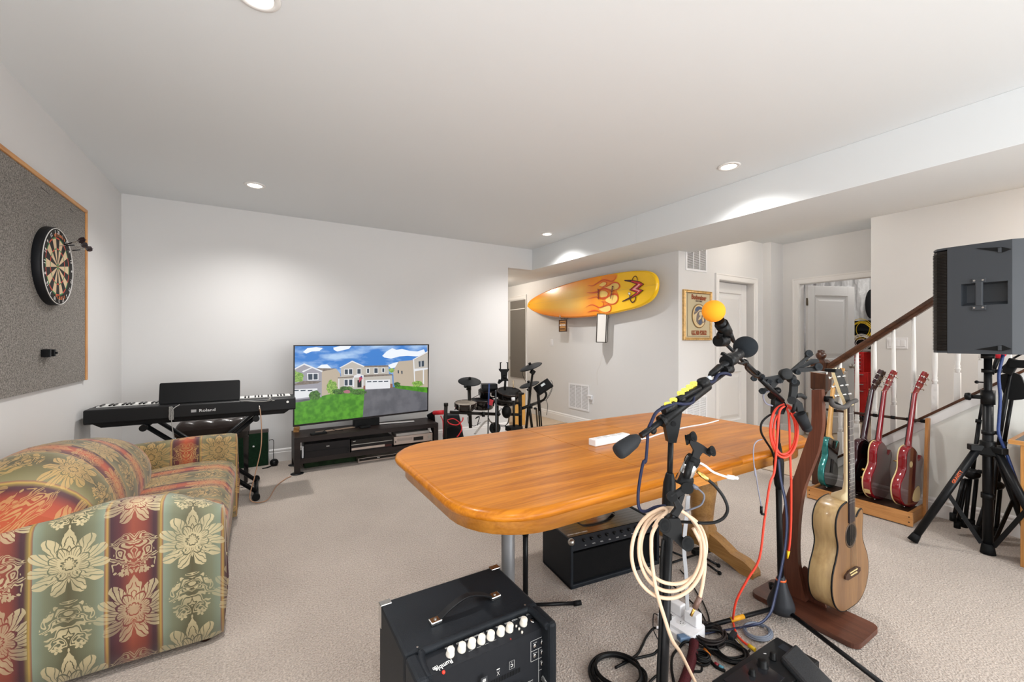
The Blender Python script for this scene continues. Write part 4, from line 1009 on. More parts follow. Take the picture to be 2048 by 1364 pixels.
for (x, y) in ((655, 812), (1085, 795)):
    q = SB((x, y))[0]; hk = B(SM); hk.tube([(q[0], q[1] - .02, -.108), (q[0], q[1] - .02, .02), (q[0], q[1] - .005, .045), (q[0], q[1] + .03, .048)], .008, n=6)
    part('hanger', hk, M_STEEL, sb)
# sign
q = SB((668, 900))[0]; o = SM @ Vector((q[0], q[1], .0))
sg = thing('hanging_sign', 'small brown framed sign hanging under the nose half of the surfboard', 'sign', o)
GM = frame((o.x - .01, o.y, o.z), (0, -1, 0), z=(-1, 0, 0))
part('board', B(GM).box((0, 0, 0), (.165, .165, .014)), mat('sign_tan', 'c08a4c', .5), sg, bevel=.002)
fb = B(GM)
for (x, y, w, h) in ((0, .085, .182, .014), (0, -.085, .182, .014), (.085, 0, .014, .158), (-.085, 0, .014, .158)): fb.box((x, y, .004), (w, h, .02))
part('frame', fb, mat('sign_frame', '4a3022', .4), sg)
pr = Print(Matrix(GM) @ Matrix.Translation((0, 0, .008)), .0006); DBR = ink('sign_brown', '5a3416'); [pr.shape(DBR, [(-.058 + k * .0135, .042 + (k % 2) * .003), (-.048 + k * .0135, .042), (-.048 + k * .0135, .060 - (k % 3) * .002), (-.058 + k * .0135, .060)]) for k in range(9)]; pr.text(ink('white', 'eceae6'), 'SIX PACK', .036, 0, .008, bold=.001); pr.shape(DBR, [(-.06, -.055), (.06, -.055), (.06, -.038), (-.06, -.038)])
part('lettering', pr.b, pr.mats, sg)
part('cord', B(GM).tube([(-.05, .09, 0), (0, .145, 0), (.05, .09, 0)], .0015, n=5, sm=False), M_BLK, sg)
# white lantern
q = SB((1072, 920))[0]; o = SM @ Vector((q[0], q[1], .0))
ln = thing('lantern', 'white rectangular lantern with black edges hanging under the surfboard', 'lantern', o)
LM = Matrix.Translation(o) @ rotm('X', 3) @ rotm('Z', 38)
part('body', B(LM).hexa([(-.062, -.062, -.20), (.062, -.062, -.20), (.062, .062, -.20), (-.062, .062, -.20)], [(-.062, -.062, .185), (.062, -.062, .185), (.062, .062, .185), (-.062, .062, .185)]), mat('lantern_white', 'eae6e0', .4), ln, bevel=.01)
eb = B(LM)
for x in (-.0625, .0625):
    for y in (-.0625, .0625): eb.rod((x, y, -.20), (x, y, .185), .006, n=6)
for z in (-.20, .187): eb.box((0, 0, z), (.13, .13, .008))
part('edge_rods', eb, mat('lantern_edge', '3a322c', .4), ln)
part('handle', B(LM).tube([(-.04, 0, .19), (-.03, 0, .225), (0, 0, .24), (.03, 0, .225), (.04, 0, .19)], .004), M_STEEL, ln)

# switch and outlets on the surfboard wall
def plate(o, ux, n, w, h, label, kind='switch'):
    Mx = frame(o, ux, z=n); t = thing('switch_plate' if kind == 'switch' else 'wall_outlet', label, kind, o)
    part('plate', B(Mx).box((0, 0, .003), (w, h, .006)), M_WPL, t, bevel=.0015); return t, Mx
c_ = PX(1104, 685, XW)
t, Mx = plate(c_, (0, -1, 0), (-1, 0, 0), .07, .115, 'white light switch on the wall left of the hanging sign'); part('rocker', B(Mx).box((0, 0, .007), (.034, .066, .006)), M_WPL, t, bevel=.001)
c_ = PX(1183, 799, XW)
t, Mx = plate(c_, (0, -1, 0), (-1, 0, 0), .072, .115, 'white wall outlet beside the vent under the surfboard', 'outlet'); part('socket', B(Mx).box((0, -.026, .007), (.034, .028, .003)), mat('socket_grey', 'cfcfcf', .5), t)
nl = B(Mx).box((0, .03, .022), (.06, .05, .03)).box((0, .055, .03), (.075, .022, .035)); single('night_light', nl, M_WPL, 'white plug-in night light in the outlet beside the vent', 'light', bevel=.004)
cw = B().tube([PX(1195, 770, XW - .006), PX(1194, 745, XW - .006), PX(1200, 730, XW - .006), PX(1207, 700, XW - .006)], .0012, n=5)
single('cord', cw, mat('pale_cord', 'd8d2cb', .6), 'thin pale cord running down the wall below the lantern', 'cord')
# twin switch on the wall beyond the stairs
c_ = PX(1794.5, 686.5, XF)
t, Mx = plate(c_, (0, -1, 0), (-1, 0, 0), .165, .115, 'wide white switch plate on the wall behind the balusters')
for x in (-.048, 0, .048): part('rocker', B(Mx).box((x, 0, .007), (.034, .066, .006)), M_WPL, t, bevel=.001)

# ================================================================ FRAMED MIRROR PICTURE
Z8 = lambda x, y: (1360 + x * 80 / 909, 570 + y * 120 / 1364)
yq = YP - .022
o = PY(*Z8(88, 1255), yq); o2 = PY(*Z8(728, 1240), yq); ht = PY(*Z8(88, 95), yq).z - o.z; wd = o2.x - o.x
PM = frame((o.x, yq, o.z), (1, 0, 0), z=(0, -1, 0))
fp = thing('framed_picture', 'gold framed beer sign with an eagle, hung between the surfboard and the door', 'picture', (o.x + wd / 2, YP, o.z))
GF = mat('gold_frame', 'd2a96a', .35, .35, var=(30, .3)); fb = B(PM); f_ = .032
def fside(a, c_, d, e_):
    fb.add([a, c_, d, e_], [(0, 1, 2, 3)])
outr = [(0, 0), (wd, 0), (wd, ht), (0, ht)]
R = []
for ins, h in ((0, -.021), (0, .004), (.006, .008), (.016, .002), (.026, .006), (.032, .0), (.032, -.012)):
    R.append([(ins, ins, h), (wd - ins, ins, h), (wd - ins, ht - ins, h), (ins, ht - ins, h)])
fb.rings(R, caps=False, smooth=False); part('frame', fb, GF, fp)
pr = Print(Matrix(PM) @ Matrix.Translation((0, 0, -.010)), .0006)
MG = mat('mirror_gold', 'd6c8a6', .15, .2); pr.shape(MG, [(f_, f_), (wd - f_, f_), (wd - f_, ht - f_), (f_, ht - f_)])
def Q(*pts): return [loc2(*Z8(x, y), PM, -.01) for (x, y) in pts]
BR = ink('rust_brown', '8e4420'); LB = ink('line_brown', '4a3028'); NV = ink('slate_blue', '4d5a74'); GY = ink('feather_grey', '7b6f6a'); CRM = ink('cream', 'd9c49a'); OV = ink('oval_gold', 'b48d4e')
for a, c_ in (((165, 180), (690, 215)), ((165, 1165), (690, 1168)), ((165, 180), (165, 1165)), ((690, 215), (690, 1168))): pr.line(LB, Q(a, c_), .005, sm=False)
tt = Q((425, 290))[0]; pr.text(BR, 'Budweiser', .078, tt[0], tt[1], -1.5, sx=.86, bold=.0035)
tt = Q((425, 372))[0]; pr.text(LB, 'KING OF BEERS', .020, tt[0], tt[1], -1.5, sx=.9, bold=.0008)
tt = Q((428, 1088))[0]; pr.text(BR, 'U.S. AIR FORCE', .058, tt[0], tt[1], 0, sx=.74, bold=.003)
for yv in (1040, 1132):
    pr.line(BR, Q((270, yv), (415, yv)), .006, sm=False); pr.line(BR, Q((445, yv), (585, yv)), .006, sm=False)
ce = Q((425, 705))[0]; e1 = Q((265, 705))[0]; e2 = Q((425, 435))[0]; rx = ce[0] - e1[0]; ry = e2[1] - ce[1]
def ov(c, k, k2=None): pr.shape(c, [(ce[0] + rx * k * cos(a), ce[1] + ry * (k2 or k) * sin(a)) for a in [i * pi / 16 for i in range(32)]])
ov(LB, 1.02); ov(OV, .99); ov(CRM, .93); ov(OV, .80); ov(CRM, .78)
def fs(c, *pts): pr.shape(c, [(p.x, p.y) for p in smooth_path([(*q, 0) for q in Q(*pts)], 3, True)])
fs(NV, (320, 580), (350, 510), (410, 488), (480, 515), (500, 560), (430, 560), (380, 600)); fs(GY, (300, 670), (320, 600), (400, 590), (340, 650)); fs(GY, (350, 800), (370, 660), (430, 590), (500, 600), (520, 680), (560, 740), (560, 840), (500, 860), (440, 920), (370, 860))
fs(CRM, (420, 620), (460, 610), (490, 650), (470, 700), (420, 690)); fs(CRM, (390, 800), (430, 720), (470, 710), (450, 770)); fs(NV, (400, 860), (450, 770), (470, 850), (440, 900)); fs(CRM, (480, 780), (500, 720), (520, 800), (500, 850))
part('print', pr.b, pr.mats, fp)

# ================================================================ STORE ROOM beyond the open door
M_SHEET = mat('plastic_sheet', 'dcdcdc', .35, bump=(3.2, 1.0, .10))
b = B()
def sheet(i, j):
    y = lerp(.65, 4.0, i); z = lerp(0, CEIL, j)
    return Vector((8.62 - .045 * sin(y * 31 + 2.2 * sin(z * 2.1 + y * 2)) * (.3 + .7 * abs(sin(z * 1.3 + y * 3))) - .02 * sin(y * 77 + z * 9), y, z))
b.surf(sheet, 130, 40)
struct('wall_sheeting', b, M_SHEET, 'white wrinkled plastic sheeting over the store room wall', 'wall')
struct('wall_side', B().bb(XH + .12, 8.7, 4.0, 4.1, 0, CEIL).bb(XH + .12, 8.7, .55, .65, 0, CEIL), M_WALL, 'side walls of the store room', 'wall')
struct('wall_end', B().bb(8.7, 8.8, .5, 4.1, 0, CEIL), M_WALL, 'end wall of the store room', 'wall')
Z4 = lambda x, y: (1680 + x * 100 / 426, 540 + y * 320 / 1364)
XT = 8.10
y1 = PX(*Z4(240, 900), XT).y; yt = PX(*Z4(195, 800), XT).y; y2 = y1 + .66
tcst = thing('tool_chest', 'red rolling tool chest with steel drawer pulls in the store room', 'chest', (8.3, (y1 + y2) / 2, 0))
RDM = mat('red_enamel', 'c5201c', .3, coat=.3)
zc = PX(*Z4(200, 872), XT).z; zt_ = PX(*Z4(150, 700), XT).z
part('cabinet', B().bb(XT, XT + .42, y1, y2, .11, zc), RDM, tcst, bevel=.006)
part('top_box', B().bb(XT + .03, XT + .36, yt, y2 - .05, zc, zt_), RDM, tcst, bevel=.006)
for k, z in enumerate((.14, .23, .31)):
    pass
drs = [(PX(*Z4(160, q), XT).z) for q in (905, 960, 1015)]
lo = [.13] + [drs[2], drs[1] - .0]
for (za, zb_) in ((.13, drs[2] - .01), (drs[2] + .0, drs[1] - .005), (drs[1] + .005, zc - .02)):
    d_ = part('drawer', B().bb(XT - .012, XT, y1 + .02, y2 - .02, za, zb_), RDM, tcst, bevel=.003)
    part('pull', B().bb(XT - .03, XT - .012, y1 + .05, y2 - .05, zb_ - .025, zb_ - .012), M_CHR, d_, bevel=.003)
n_ = 5; hh = (zt_ - zc - .03) / n_
for k in range(n_):
    d_ = part('drawer', B().bb(XT + .018, XT + .03, yt + .015, y2 - .065, zc + .01 + k * hh, zc + .005 + (k + 1) * hh), RDM, tcst, bevel=.002)
    part('pull', B().bb(XT + .004, XT + .018, yt + .03, y2 - .08, zc + (k + 1) * hh - .018, zc + (k + 1) * hh - .008), M_CHR, d_)
for y in (y1 + .06, y2 - .06):
    for x in (XT + .06, XT + .36): part('caster', B().rod((x, y - .018, .05), (x, y + .018, .05), .05, n=18).box((x, y, .095), (.06, .05, .03)), M_BLK, tcst)
rk = thing('shelving_rack', 'black store room rack behind the tool chest', 'shelf', (8.56, 3.0, 0))
zr = PX(*Z4(150, 432), 8.50).z
part('back_panel', B().bb(8.545, 8.56, 2.45, 3.5, .1, zr), M_BLK, rk)
part('cross_bar', B().bb(8.49, 8.545, 2.45, 3.5, PX(*Z4(150, 520), 8.5).z, PX(*Z4(150, 500), 8.5).z), M_BLK, rk)
part('shelf', B().bb(8.50, 8.545, 2.45, 3.5, PX(*Z4(230, 745), 8.52).z, PX(*Z4(230, 728), 8.52).z), M_BLK, rk)
for y in (2.47, 3.48): part('post', B().bb(8.50, 8.545, y - .02, y + .02, 0, zr), M_BLK, rk)
def coil(name, c, nrm_, r0, r1, n, rad, m, label, cat='cable', seed=1, tail=None, wob=.02):
    rr = random.Random(seed); nrm_ = Vector(nrm_).normalized(); x, y = perp(nrm_); pts = []
    for i in range(n * 12):
        a = 2 * pi * i / 12; k = i // 12
        if i % 12 == 0: q0 = rr.uniform(r0, r1); off = rr.uniform(-1, 1); dx = rr.uniform(-wob, wob); dy = rr.uniform(-wob, wob)
        pts.append(Vector(c) + x * (q0 * cos(a) + dx * sin(a / 2) ** 2) + y * (q0 * sin(a) + dy * sin(a / 2) ** 2) + nrm_ * (off * rad * 2.2 + rad * .4 * k / n))
    if tail: pts += [Vector(p) for p in tail]
    return single(name, B().tube(pts, rad, n=6, k=3), m, label, cat)
cy_ = PX(*Z4(175, 510), 8.46)
coil('cable_coil', (8.465, cy_.y, cy_.z), (1, 0, 0), .10, .17, 6, .0042, mat('yellow_cable', 'd8b41c', .45), 'coil of yellow cable hanging in the store room above the tool chest', 'cable', 3, wob=.06)
cy_ = PX(*Z4(190, 600), 8.40)
coil('cable_coil', (8.42, cy_.y + .02, cy_.z - .03), (1, .2, .1), .06, .13, 7, .004, mat('white_cable', 'd9d5ce', .5), 'coil of white cable hanging just below the yellow coil', 'cable', 5)
cy_ = PX(*Z4(230, 690), 8.30)
coil('cable_coil', (8.30, cy_.y + .02, cy_.z), (.2, 0, 1), .06, .10, 6, .007, mat('grey_cable', '8e8a84', .5), 'bundle of grey cable lying on top of the red tool chest', 'cable', 8)
single('black_bag', B().ball(PX(*Z4(262, 290), 8.4), .09, (.7, .8, 2.6)), mat('bag_black', '18181a', .8, bump=(30, .5)), 'black bag hanging on the plastic sheeting at the edge of the doorway', 'bag')

# ================================================================ STAIRS
SL = .79
def capz(y): return .419 + SL * (1.444 - y)
def railz(y): return 1.330 + .795 * (1.3325 - y)
yk = 1.70
def slab(x0, x1, ya, yb, za0, za1, zb0, zb1):
    return B().hexa([(x0, yb, zb0), (x1, yb, zb0), (x1, ya, za0), (x0, ya, za0)], [(x0, yb, zb1), (x1, yb, zb1), (x1, ya, za1), (x0, ya, za1)])
struct('wall_knee', slab(XK, XK + .10, yk, -1.2, 0, capz(yk) - .02, 0, capz(-1.2) - .02), mat('knee_wall_paint', 'e6e6e0', .5), 'low light grey stair wall behind the guitar rack', 'wall')
struct('trim_3', slab(XK - .012, XK, yk, -1.2, capz(yk) - .10, capz(yk) - .02, capz(-1.2) - .10, capz(-1.2) - .02), M_TRIM, 'white sloping moulding under the brown stair cap', bevel=.004)
M_WAL = wood('walnut_stain', '5e3924', '321c11', 'y', 1.2, .3)
M_WALZ = wood('walnut_stain_z', '573320', '2c170e', 'z', 1.2, .3)
struct('trim_4', slab(XK - .02, XK + .12, yk + .02, -1.2, capz(yk + .02) - .022, capz(yk + .02), capz(-1.2) - .022, capz(-1.2)), M_WAL, 'dark brown sloping cap of the stair wall', bevel=.004)
baseboard('baseboard_knee', [((XK, yk), (XK, -1.2), (-1, 0))], 'white baseboard of the stair wall')
stc = struct('staircase', B().bb(XK + .10, XF, 1.42, 1.67, 0, .19), M_CARP2, 'carpeted stairs rising behind the low stair wall', 'stairs')
for k in range(1, 11): part('step', B().bb(XK + .10, XF, 1.42 - k * .245, 1.67 - k * .245, 0, .19 * (k + 1)), M_CARP2, stc, bevel=.01)
XN = 4.29
nw = thing('newel_post', 'turned dark walnut newel post at the foot of the stairs', 'post', (XN, 1.745, 0))
b = B(); b.bb(XN - .052, XN + .052, 1.693, 1.797, 0, .30); part('base_block', b, M_WALZ, nw, bevel=.005)
b = B(); b.lathe([(.05, .30), (.045, .315), (.034, .33), (.040, .345), (.048, .40), (.052, .47), (.046, .55), (.036, .64), (.030, .70), (.036, .715), (.028, .73), (.040, .76), (.040, .775), (.03, .79), (.045, .82), (.05, .845)], (XN, 1.745, 0), n=24); part('turning', b, M_WALZ, nw)
b = B(); b.hexa([(XN - .038, 1.707, .83), (XN + .038, 1.707, .83), (XN + .038, 1.783, .83), (XN - .038, 1.783, .83)], [(XN - .058, 1.687, .86), (XN + .058, 1.687, .86), (XN + .058, 1.803, .86), (XN - .058, 1.803, .86)])
b.bb(XN - .058, XN + .058, 1.687, 1.803, .86, 1.09); b.hexa([(XN - .058, 1.687, 1.09), (XN + .058, 1.687, 1.09), (XN + .058, 1.803, 1.09), (XN - .058, 1.803, 1.09)], [(XN - .036, 1.709, 1.115), (XN + .036, 1.709, 1.115), (XN + .036, 1.781, 1.115), (XN - .036, 1.781, 1.115)])
part('upper_block', b, M_WALZ, nw)
b = B(); b.lathe([(.03, 1.11), (.026, 1.122), (.034, 1.132), (.040, 1.145), (.040, 1.160), (.030, 1.176), (.022, 1.182), (.030, 1.188), (.022, 1.198), (0, 1.203)], (XN, 1.745, 0), n=24); part('finial', b, M_WALZ, nw)
# hand rail with a moulded section
b = B(); R = []
for y in (1.69, -.9):
    R.append([Vector((XN + x, y, railz(y) + z)) for (x, z) in ((-.020, -.034), (.020, -.034), (.022, -.012), (.034, -.002), (.036, .014), (.026, .030), (0, .036), (-.026, .030), (-.036, .014), (-.034, -.002), (-.022, -.012))])
b.rings(R, smooth=False); hr = single('handrail', b, M_WAL, 'dark walnut handrail rising from the newel post', 'handrail', bevel=.002)
M_BAL = mat('baluster_paint', 'e4e2de', .35)
k = 0
bal = None
ys = [1.60 - .1175 * i for i in range(12)]
names_ = ['white turned baluster nearest the newel post', 'white turned baluster in front of the red tool chest', 'white turned baluster between the red chest and the switch plate', 'white turned baluster just left of the switch plate',
          'white turned baluster just right of the switch plate', 'white turned baluster third from the loudspeaker', 'white turned baluster behind the left edge of the loudspeaker', 'white turned baluster under the left part of the loudspeaker',
          'white turned baluster under the loudspeaker beside its pole', 'white turned baluster hidden behind the loudspeaker pole', 'white turned baluster right of the loudspeaker pole', 'white turned baluster at the right edge of the photo']
for i, y in enumerate(ys):
    z0 = capz(y); z1 = railz(y) - .02; hgt = z1 - z0
    t = thing('baluster', names_[i], 'baluster', (XN, y, z0), 'white balusters of the stairs')
    s_ = .0165; b = B(); b.hexa([(XN - s_, y - s_, z0 - s_ * SL * -1), (XN + s_, y - s_, z0 + s_ * SL), (XN + s_, y + s_, z0 - s_ * SL), (XN - s_, y + s_, z0 - s_ * SL)], [(XN - s_, y - s_, z0 + .20), (XN + s_, y - s_, z0 + .20), (XN + s_, y + s_, z0 + .20), (XN - s_, y + s_, z0 + .20)])
    part('base_block', b, M_BAL, t, bevel=.002)
    b = B(); b.lathe([(.016, .20), (.012, .212), (.0175, .222), (.0175, .230), (.013, .238), (.0165, .248), (.013, .258), (.0155, .30), (.0165, .36), (.0135, .60), (.0105, hgt + .02)], (XN, y, z0), n=14); part('spindle', b, M_BAL, t)
# ================================================================ TABLE
M_TOP = wood('honey_oak', 'c57a1c', '96520c', 'x', 1.0, .3, coat=.06, rings=1.3)
M_TOP.node_tree.nodes['Principled BSDF'].inputs['Specular IOR Level'].default_value = .22
M_APR = wood('honey_oak_edge', 'c68434', 'a0621f', 'x', 1.0, .3, coat=.3)
M_PED = wood('light_oak', 'b98d54', '8d6434', 'y', 1.0, .4)
TX0, TX1, TY0, TY1, TZ = .512, 2.57, 1.02, 2.03, .775
tb_ = thing('dining_table', 'large honey oak table with rounded corners in the middle of the room', 'table', (1.58, 1.52, 0))
def rr_part(x0, x1, ins, rl, rr_):
    """outline of one section of the top between x0 and x1; corners rounded at the outer ends"""
    y0, y1 = TY0 + ins, TY1 - ins; out = []
    def arc(cx, cy, r, a0):
        for i in range(9): a = radians(a0 + 90 * i / 8); out.append((cx + r * cos(a), cy + r * sin(a)))
    if rr_: arc(x1 - rr_, y1 - rr_, rr_, 0) if False else None
    # counter-clockwise from lower right
    if rr_: arc(x1 - ins - rr_, y0 + rr_, rr_, -90); arc(x1 - ins - rr_, y1 - rr_, rr_, 0)
    else: out.append((x1, y0)); out.append((x1, y1))
    if rl: arc(x0 + ins + rl, y1 - rl, rl, 90); arc(x0 + ins + rl, y0 + rl, rl, 180)
    else: out.append((x0, y1)); out.append((x0, y0))
    return out
RC = .24
for (x0, x1, rl, rr_) in ((TX0, 1.3075, RC, 0), (1.3105, 1.7875, 0, 0), (1.7905, TX1, 0, RC)):
    b = B(); R = []
    for ins, z in ((.012, TZ - .034), (.003, TZ - .030), (0, TZ - .020), (.002, TZ - .010), (.010, TZ - .002), (.020, TZ)):
        R.append([(x, y, z) for (x, y) in rr_part(x0, x1, ins, rl - ins * .0 if rl else 0, rr_ if rr_ else 0)])
    b.rings(R); part('table_leaf', b, M_TOP, tb_)
for (x0, x1, rl, rr_) in ((TX0, 1.330, RC, 0), (1.3315, 1.77, 0, 0), (1.7715, TX1, 0, RC)):
    b = B(); n_o = rr_part(x0, x1, .035, rl, rr_); n_i = rr_part(x0, x1, .055, rl, rr_)
    m_ = len(n_o)
    for z0, z1 in ((TZ - .088, TZ - .034),):
        vs = [(x, y, z) for (x, y) in n_o for z in (z0, z1)] + [(x, y, z) for (x, y) in n_i for z in (z0, z1)]
        fs = []
        for i in range(m_):
            j = (i + 1) % m_; a = Vector(n_o[i]); c = Vector(n_o[j])
            if abs(a.x - c.x) < 1e-6 and ((not rl and abs(a.x - x0) < 1e-6) or (not rr_ and abs(a.x - x1) < 1e-6)): continue
            fs += [(2 * i, 2 * j, 2 * j + 1, 2 * i + 1), (2 * m_ + 2 * i, 2 * m_ + 2 * i + 1, 2 * m_ + 2 * j + 1, 2 * m_ + 2 * j), (2 * i, 2 * m_ + 2 * i, 2 * m_ + 2 * j, 2 * j)]
        b.add(vs, fs, True)
    if not rl and not rr_:
        for (ya, yb2) in ((TY0 + .035, TY0 + .055), (TY1 - .055, TY1 - .035)): part('apron', B().bb(x0, x1, ya, yb2, TZ - .088, TZ - .034), M_APR, tb_)
    else: part('apron', b, M_APR, tb_)
part('steel_leg', B().rod((.835, 1.40, 0), (.835, 1.40, TZ - .04), .026, n=24).rod((.835, 1.40, TZ - .045), (.835, 1.40, TZ - .035), .06, n=24), mat('grey_leg', '77787a', .45, .3), tb_, label='grey steel leg')
PXC, PYC = 2.30, 1.56
part('pedestal', B().lathe([(.075, .10), (.08, .16), (.06, .20), (.07, .30), (.085, .42), (.06, .55), (.07, .60), (.09, .655)], (PXC, PYC, 0), n=24), M_PED, tb_)
for sg in (-1, 1):
    pts = [(0, .15), (.05, .155), (.12, .13), (.20, .085), (.27, .075), (.31, .055), (.325, .03), (.325, 0), (.25, 0), (.20, .02), (.10, .045), (0, .05)]
    mm = frame((PXC - .035, PYC, 0), (0, sg, 0), y=(0, 0, 1))
    part('pedestal_foot', B(mm).prism(pts, .07 * (1 if sg < 0 else -1) * (-1 if False else 1), z0=-.07 if sg > 0 else 0) if False else B().prism(pts, .07, frame((PXC - .035 if sg > 0 else PXC + .035, PYC, 0), (0, sg, 0), y=(0, 0, 1))), M_PED, tb_, bevel=.012)
part('pedestal_top', B().bb(PXC - .06, PXC + .06, 1.25, 1.87, .64, .70), M_PED, tb_)

# white power strip with its cord on the table
a = G(1188, 889, TZ); c = G(1246, 880, TZ)
ps = thing('power_strip', 'white power strip lying on the oak table', 'power strip', (a + c) / 2)
dx_ = (G(1250, 881, TZ) - G(1189, 893, TZ)); MP = frame(lerp(G(1189, 889, TZ), G(1252, 882, TZ), .5), dx_, z=(0, 0, 1))
part('body', B(MP).box((0, .005, .0165), (dx_.length + .03, .048, .033)), M_WPL, ps, bevel=.004)
for k in range(4): part('socket', B(MP).box((-.075 + k * .05, .005, .0335), (.026, .026, .002)), mat('socket_grey', 'cfcfcf', .5), ps)
z_ = TZ + .004
single('table_cable', B().tube([G(1246, 882, z_ + .008), G(1290, 877, z_), G(1320, 868, z_), G(1365, 856, z_), G(1410, 848, z_), G(1437, 841, z_)], .0045), M_WPL, 'white cord running from the power strip across the oak table', 'cord')

# ================================================================ BASS AMPLIFIER in the foreground
M_VIN = mat('amp_vinyl', '1d2126', .55, bump=(420, .5, .0015), var=(6, .25))
AX0, AX1, AY0, AY1, AZ = .330, .758, .985, 1.352, .45
ba = thing('bass_amplifier', 'large black bass amplifier with cream knobs in the foreground, its back to the camera', 'amplifier', ((AX0 + AX1) / 2, (AY0 + AY1) / 2, 0))
b = B()
b.bb(AX0, AX1, 1.085, AY1, .008, AZ)                                     # body
b.bb(AX0, AX0 + .035, AY0, 1.085, .008, AZ).bb(AX1 - .028, AX1, AY0, 1.085, .008, AZ).bb(AX0 + .035, AX1 - .028, AY0 + .0, 1.085, .008, .05)
part('cabinet', b, M_VIN, ba, bevel=.010)
# rolled edges round the recess
b = B(); b.tube([(AX0 + .034, AY0 + .01, AZ - .012), (AX0 + .036, 1.05, AZ - .008), (AX0 + .045, 1.078, AZ - .006), (AX0 + .07, 1.086, AZ - .006), (AX1 - .06, 1.086, AZ - .006), (AX1 - .037, 1.078, AZ - .006), (AX1 - .029, 1.05, AZ - .008), (AX1 - .028, AY0 + .01, AZ - .012)], .010, n=10)
part('rolled_edge', b, M_VIN, ba)
MS = frame(((AX0 + AX1) / 2 + .003, 1.056, AZ - .024), (-1, 0, 0), z=(0, -.30, .95))     # sloping control strip, read from the far side
PW_ = (AX1 - AX0 - .062)
M_PAN = mat('amp_panel', '232529', .5)
part('control_strip', B(MS).box((0, 0, -.002), (PW_, .062, .004)), M_PAN, ba)
MB_ = frame(((AX0 + AX1) / 2 + .003, 1.027, .23), (-1, 0, 0), z=(0, -1, 0))      # vertical back panel; local y points down
part('back_panel', B().bb(AX0 + .033, AX1 - .028, 1.027, 1.033, .05, AZ - .033), M_PAN, ba)
Z9 = lambda x, y: (840 + x * 280 / 2048, 1200 + y * 164 / 1200)
CRK = mat('cream_knob', 'e6e0d4', .35)
for (x, y) in ((492, 925), (660, 845), (803, 775), (942, 705), (1075, 640), (1220, 568), (1345, 508), (1547, 412)):
    q = loc2(*Z9(x, y), MS)
    kb = part('knob', B(MS).lathe([(.0120, 0), (.0120, .003), (.0112, .004), (.0104, .019), (.0092, .0205), (0, .0205)], (q[0], -.002, 0), n=22), CRK, ba)
    part('pointer', B(MS).box((q[0] + .001, -.0075, .0115), (.0008, .004, .0165)).box((q[0] + .001, -.005, .0197), (.0008, .008, .0004)), M_BLK, kb)
q = loc2(*Z9(1663, 340), MS); part('input_jack', B(MS).lathe([(.004, .001), (.0075, .002), (.0075, .005), (.004, .005)], (q[0], .002, 0), n=16), M_CHR, ba)
for (x, y) in ((1405, 395), (1447, 435), (1490, 485)): q = loc2(*Z9(x, y), MS); part('push_button', B(MS).lathe([(.003, 0), (.003, .006), (0, .007)], (q[0], q[1], 0), n=10), CRK, ba)
q = loc2(*Z9(345, 1062), MS); part('power_light', B(MS).ball((q[0], q[1], .001), .0042, n=12, m=8), mat('led_red', 'e0281c', .3, emit=2.5), ba)
q = loc2(*Z9(1325, 575), MS); part('drive_light', B(MS).ball((q[0], q[1], .001), .0025, n=10, m=6), mat('led_dim', '8c2a22', .3), ba)
pr = Print(Matrix(MS) @ Matrix.Translation((0, 0, .0005)), .0002); LG = ink('panel_print', 'd4d4d2')
for (t_, x, y) in (('MASTER', 545, 978), ('TREBLE', 705, 900), ('HIGH-MID', 850, 830), ('LOW-MID', 990, 757), ('BASS', 1127, 692), ('LEVEL', 1270, 625), ('DRIVE', 1400, 558), ('VOICE', 1510, 510), ('GAIN', 1600, 460), ('INPUT', 1715, 405)):
    q = loc2(*Z9(x, y), MS); pr.text(LG, t_, .0062, q[0], -.0225, sx=1.1, bold=.0001)
q = loc2(*Z9(350, 965), MS); pr.text(LG, 'Rumble', .0165, q[0], q[1], 8, bold=.0004); q = loc2(*Z9(225, 1000), MS); pr.text(LG, '100', .011, q[0], q[1], 8, bold=.0004)
pr.shape(LG, [(-PW_ / 2 + .004, -.0300), (PW_ / 2 - .004, -.0300), (PW_ / 2 - .004, -.0288), (-PW_ / 2 + .004, -.0288)])
for xa in (590, 730, 870, 1010):
    q = loc2(*Z9(xa + 130, 710), MS); pr.shape(LG, [(q[0] - .006, .012), (q[0] + .006, .012), (q[0] + .006, .0126), (q[0] - .006, .0126)])
part('panel_print', pr.b, pr.mats, ba, kind='stuff')
# back panel print, slots and jacks
pr = Print(Matrix(MB_) @ Matrix.Translation((0, 0, .0004)), .0002)
def QB(x, y): return loc2(*Z9(x, y), MB_)
def rectl(x0, y0, x1, y1, w=.0009):
    a = QB(x0, y0); c = QB(x1, y1)
    return a, c
j1 = QB(1620, 610); j2 = QB(1838, 515); j3 = QB(1620, 905); j4 = QB(1838, 1180)
# outline of the jack field, kept square on the panel
xl, xr = j1[0], j2[0]; yt_, ym, yb_ = min(j1[1], j2[1]), lerp(j1[1], j3[1], .5), j3[1]
yT = j2[1]
def LB_(x0, y0, x1, y1): pr.line(LG, [(x0, y0), (x1, y1)], .0011, sm=False)
dyr = j3[1] - j1[1]; xm = (xl + xr) / 2
LB_(xl, j1[1], xr, j1[1]); LB_(xl, j1[1], xl, j3[1]); LB_(xl, j3[1], xm, j3[1]); LB_(xl, (j1[1] + j3[1]) / 2, xr, (j1[1] + j3[1]) / 2); LB_(xr, j1[1], xr, j1[1] + dyr * 3.2); LB_(xm, (j1[1] + j3[1]) / 2, xm, j1[1] + dyr * 3.2); LB_(xm, j3[1], xr, j3[1]); LB_(xm, j1[1] + dyr * 1.6, xr, j1[1] + dyr * 1.6); LB_(xm, j1[1] + dyr * 2.3, xr, j1[1] + dyr * 2.3)
jb = []
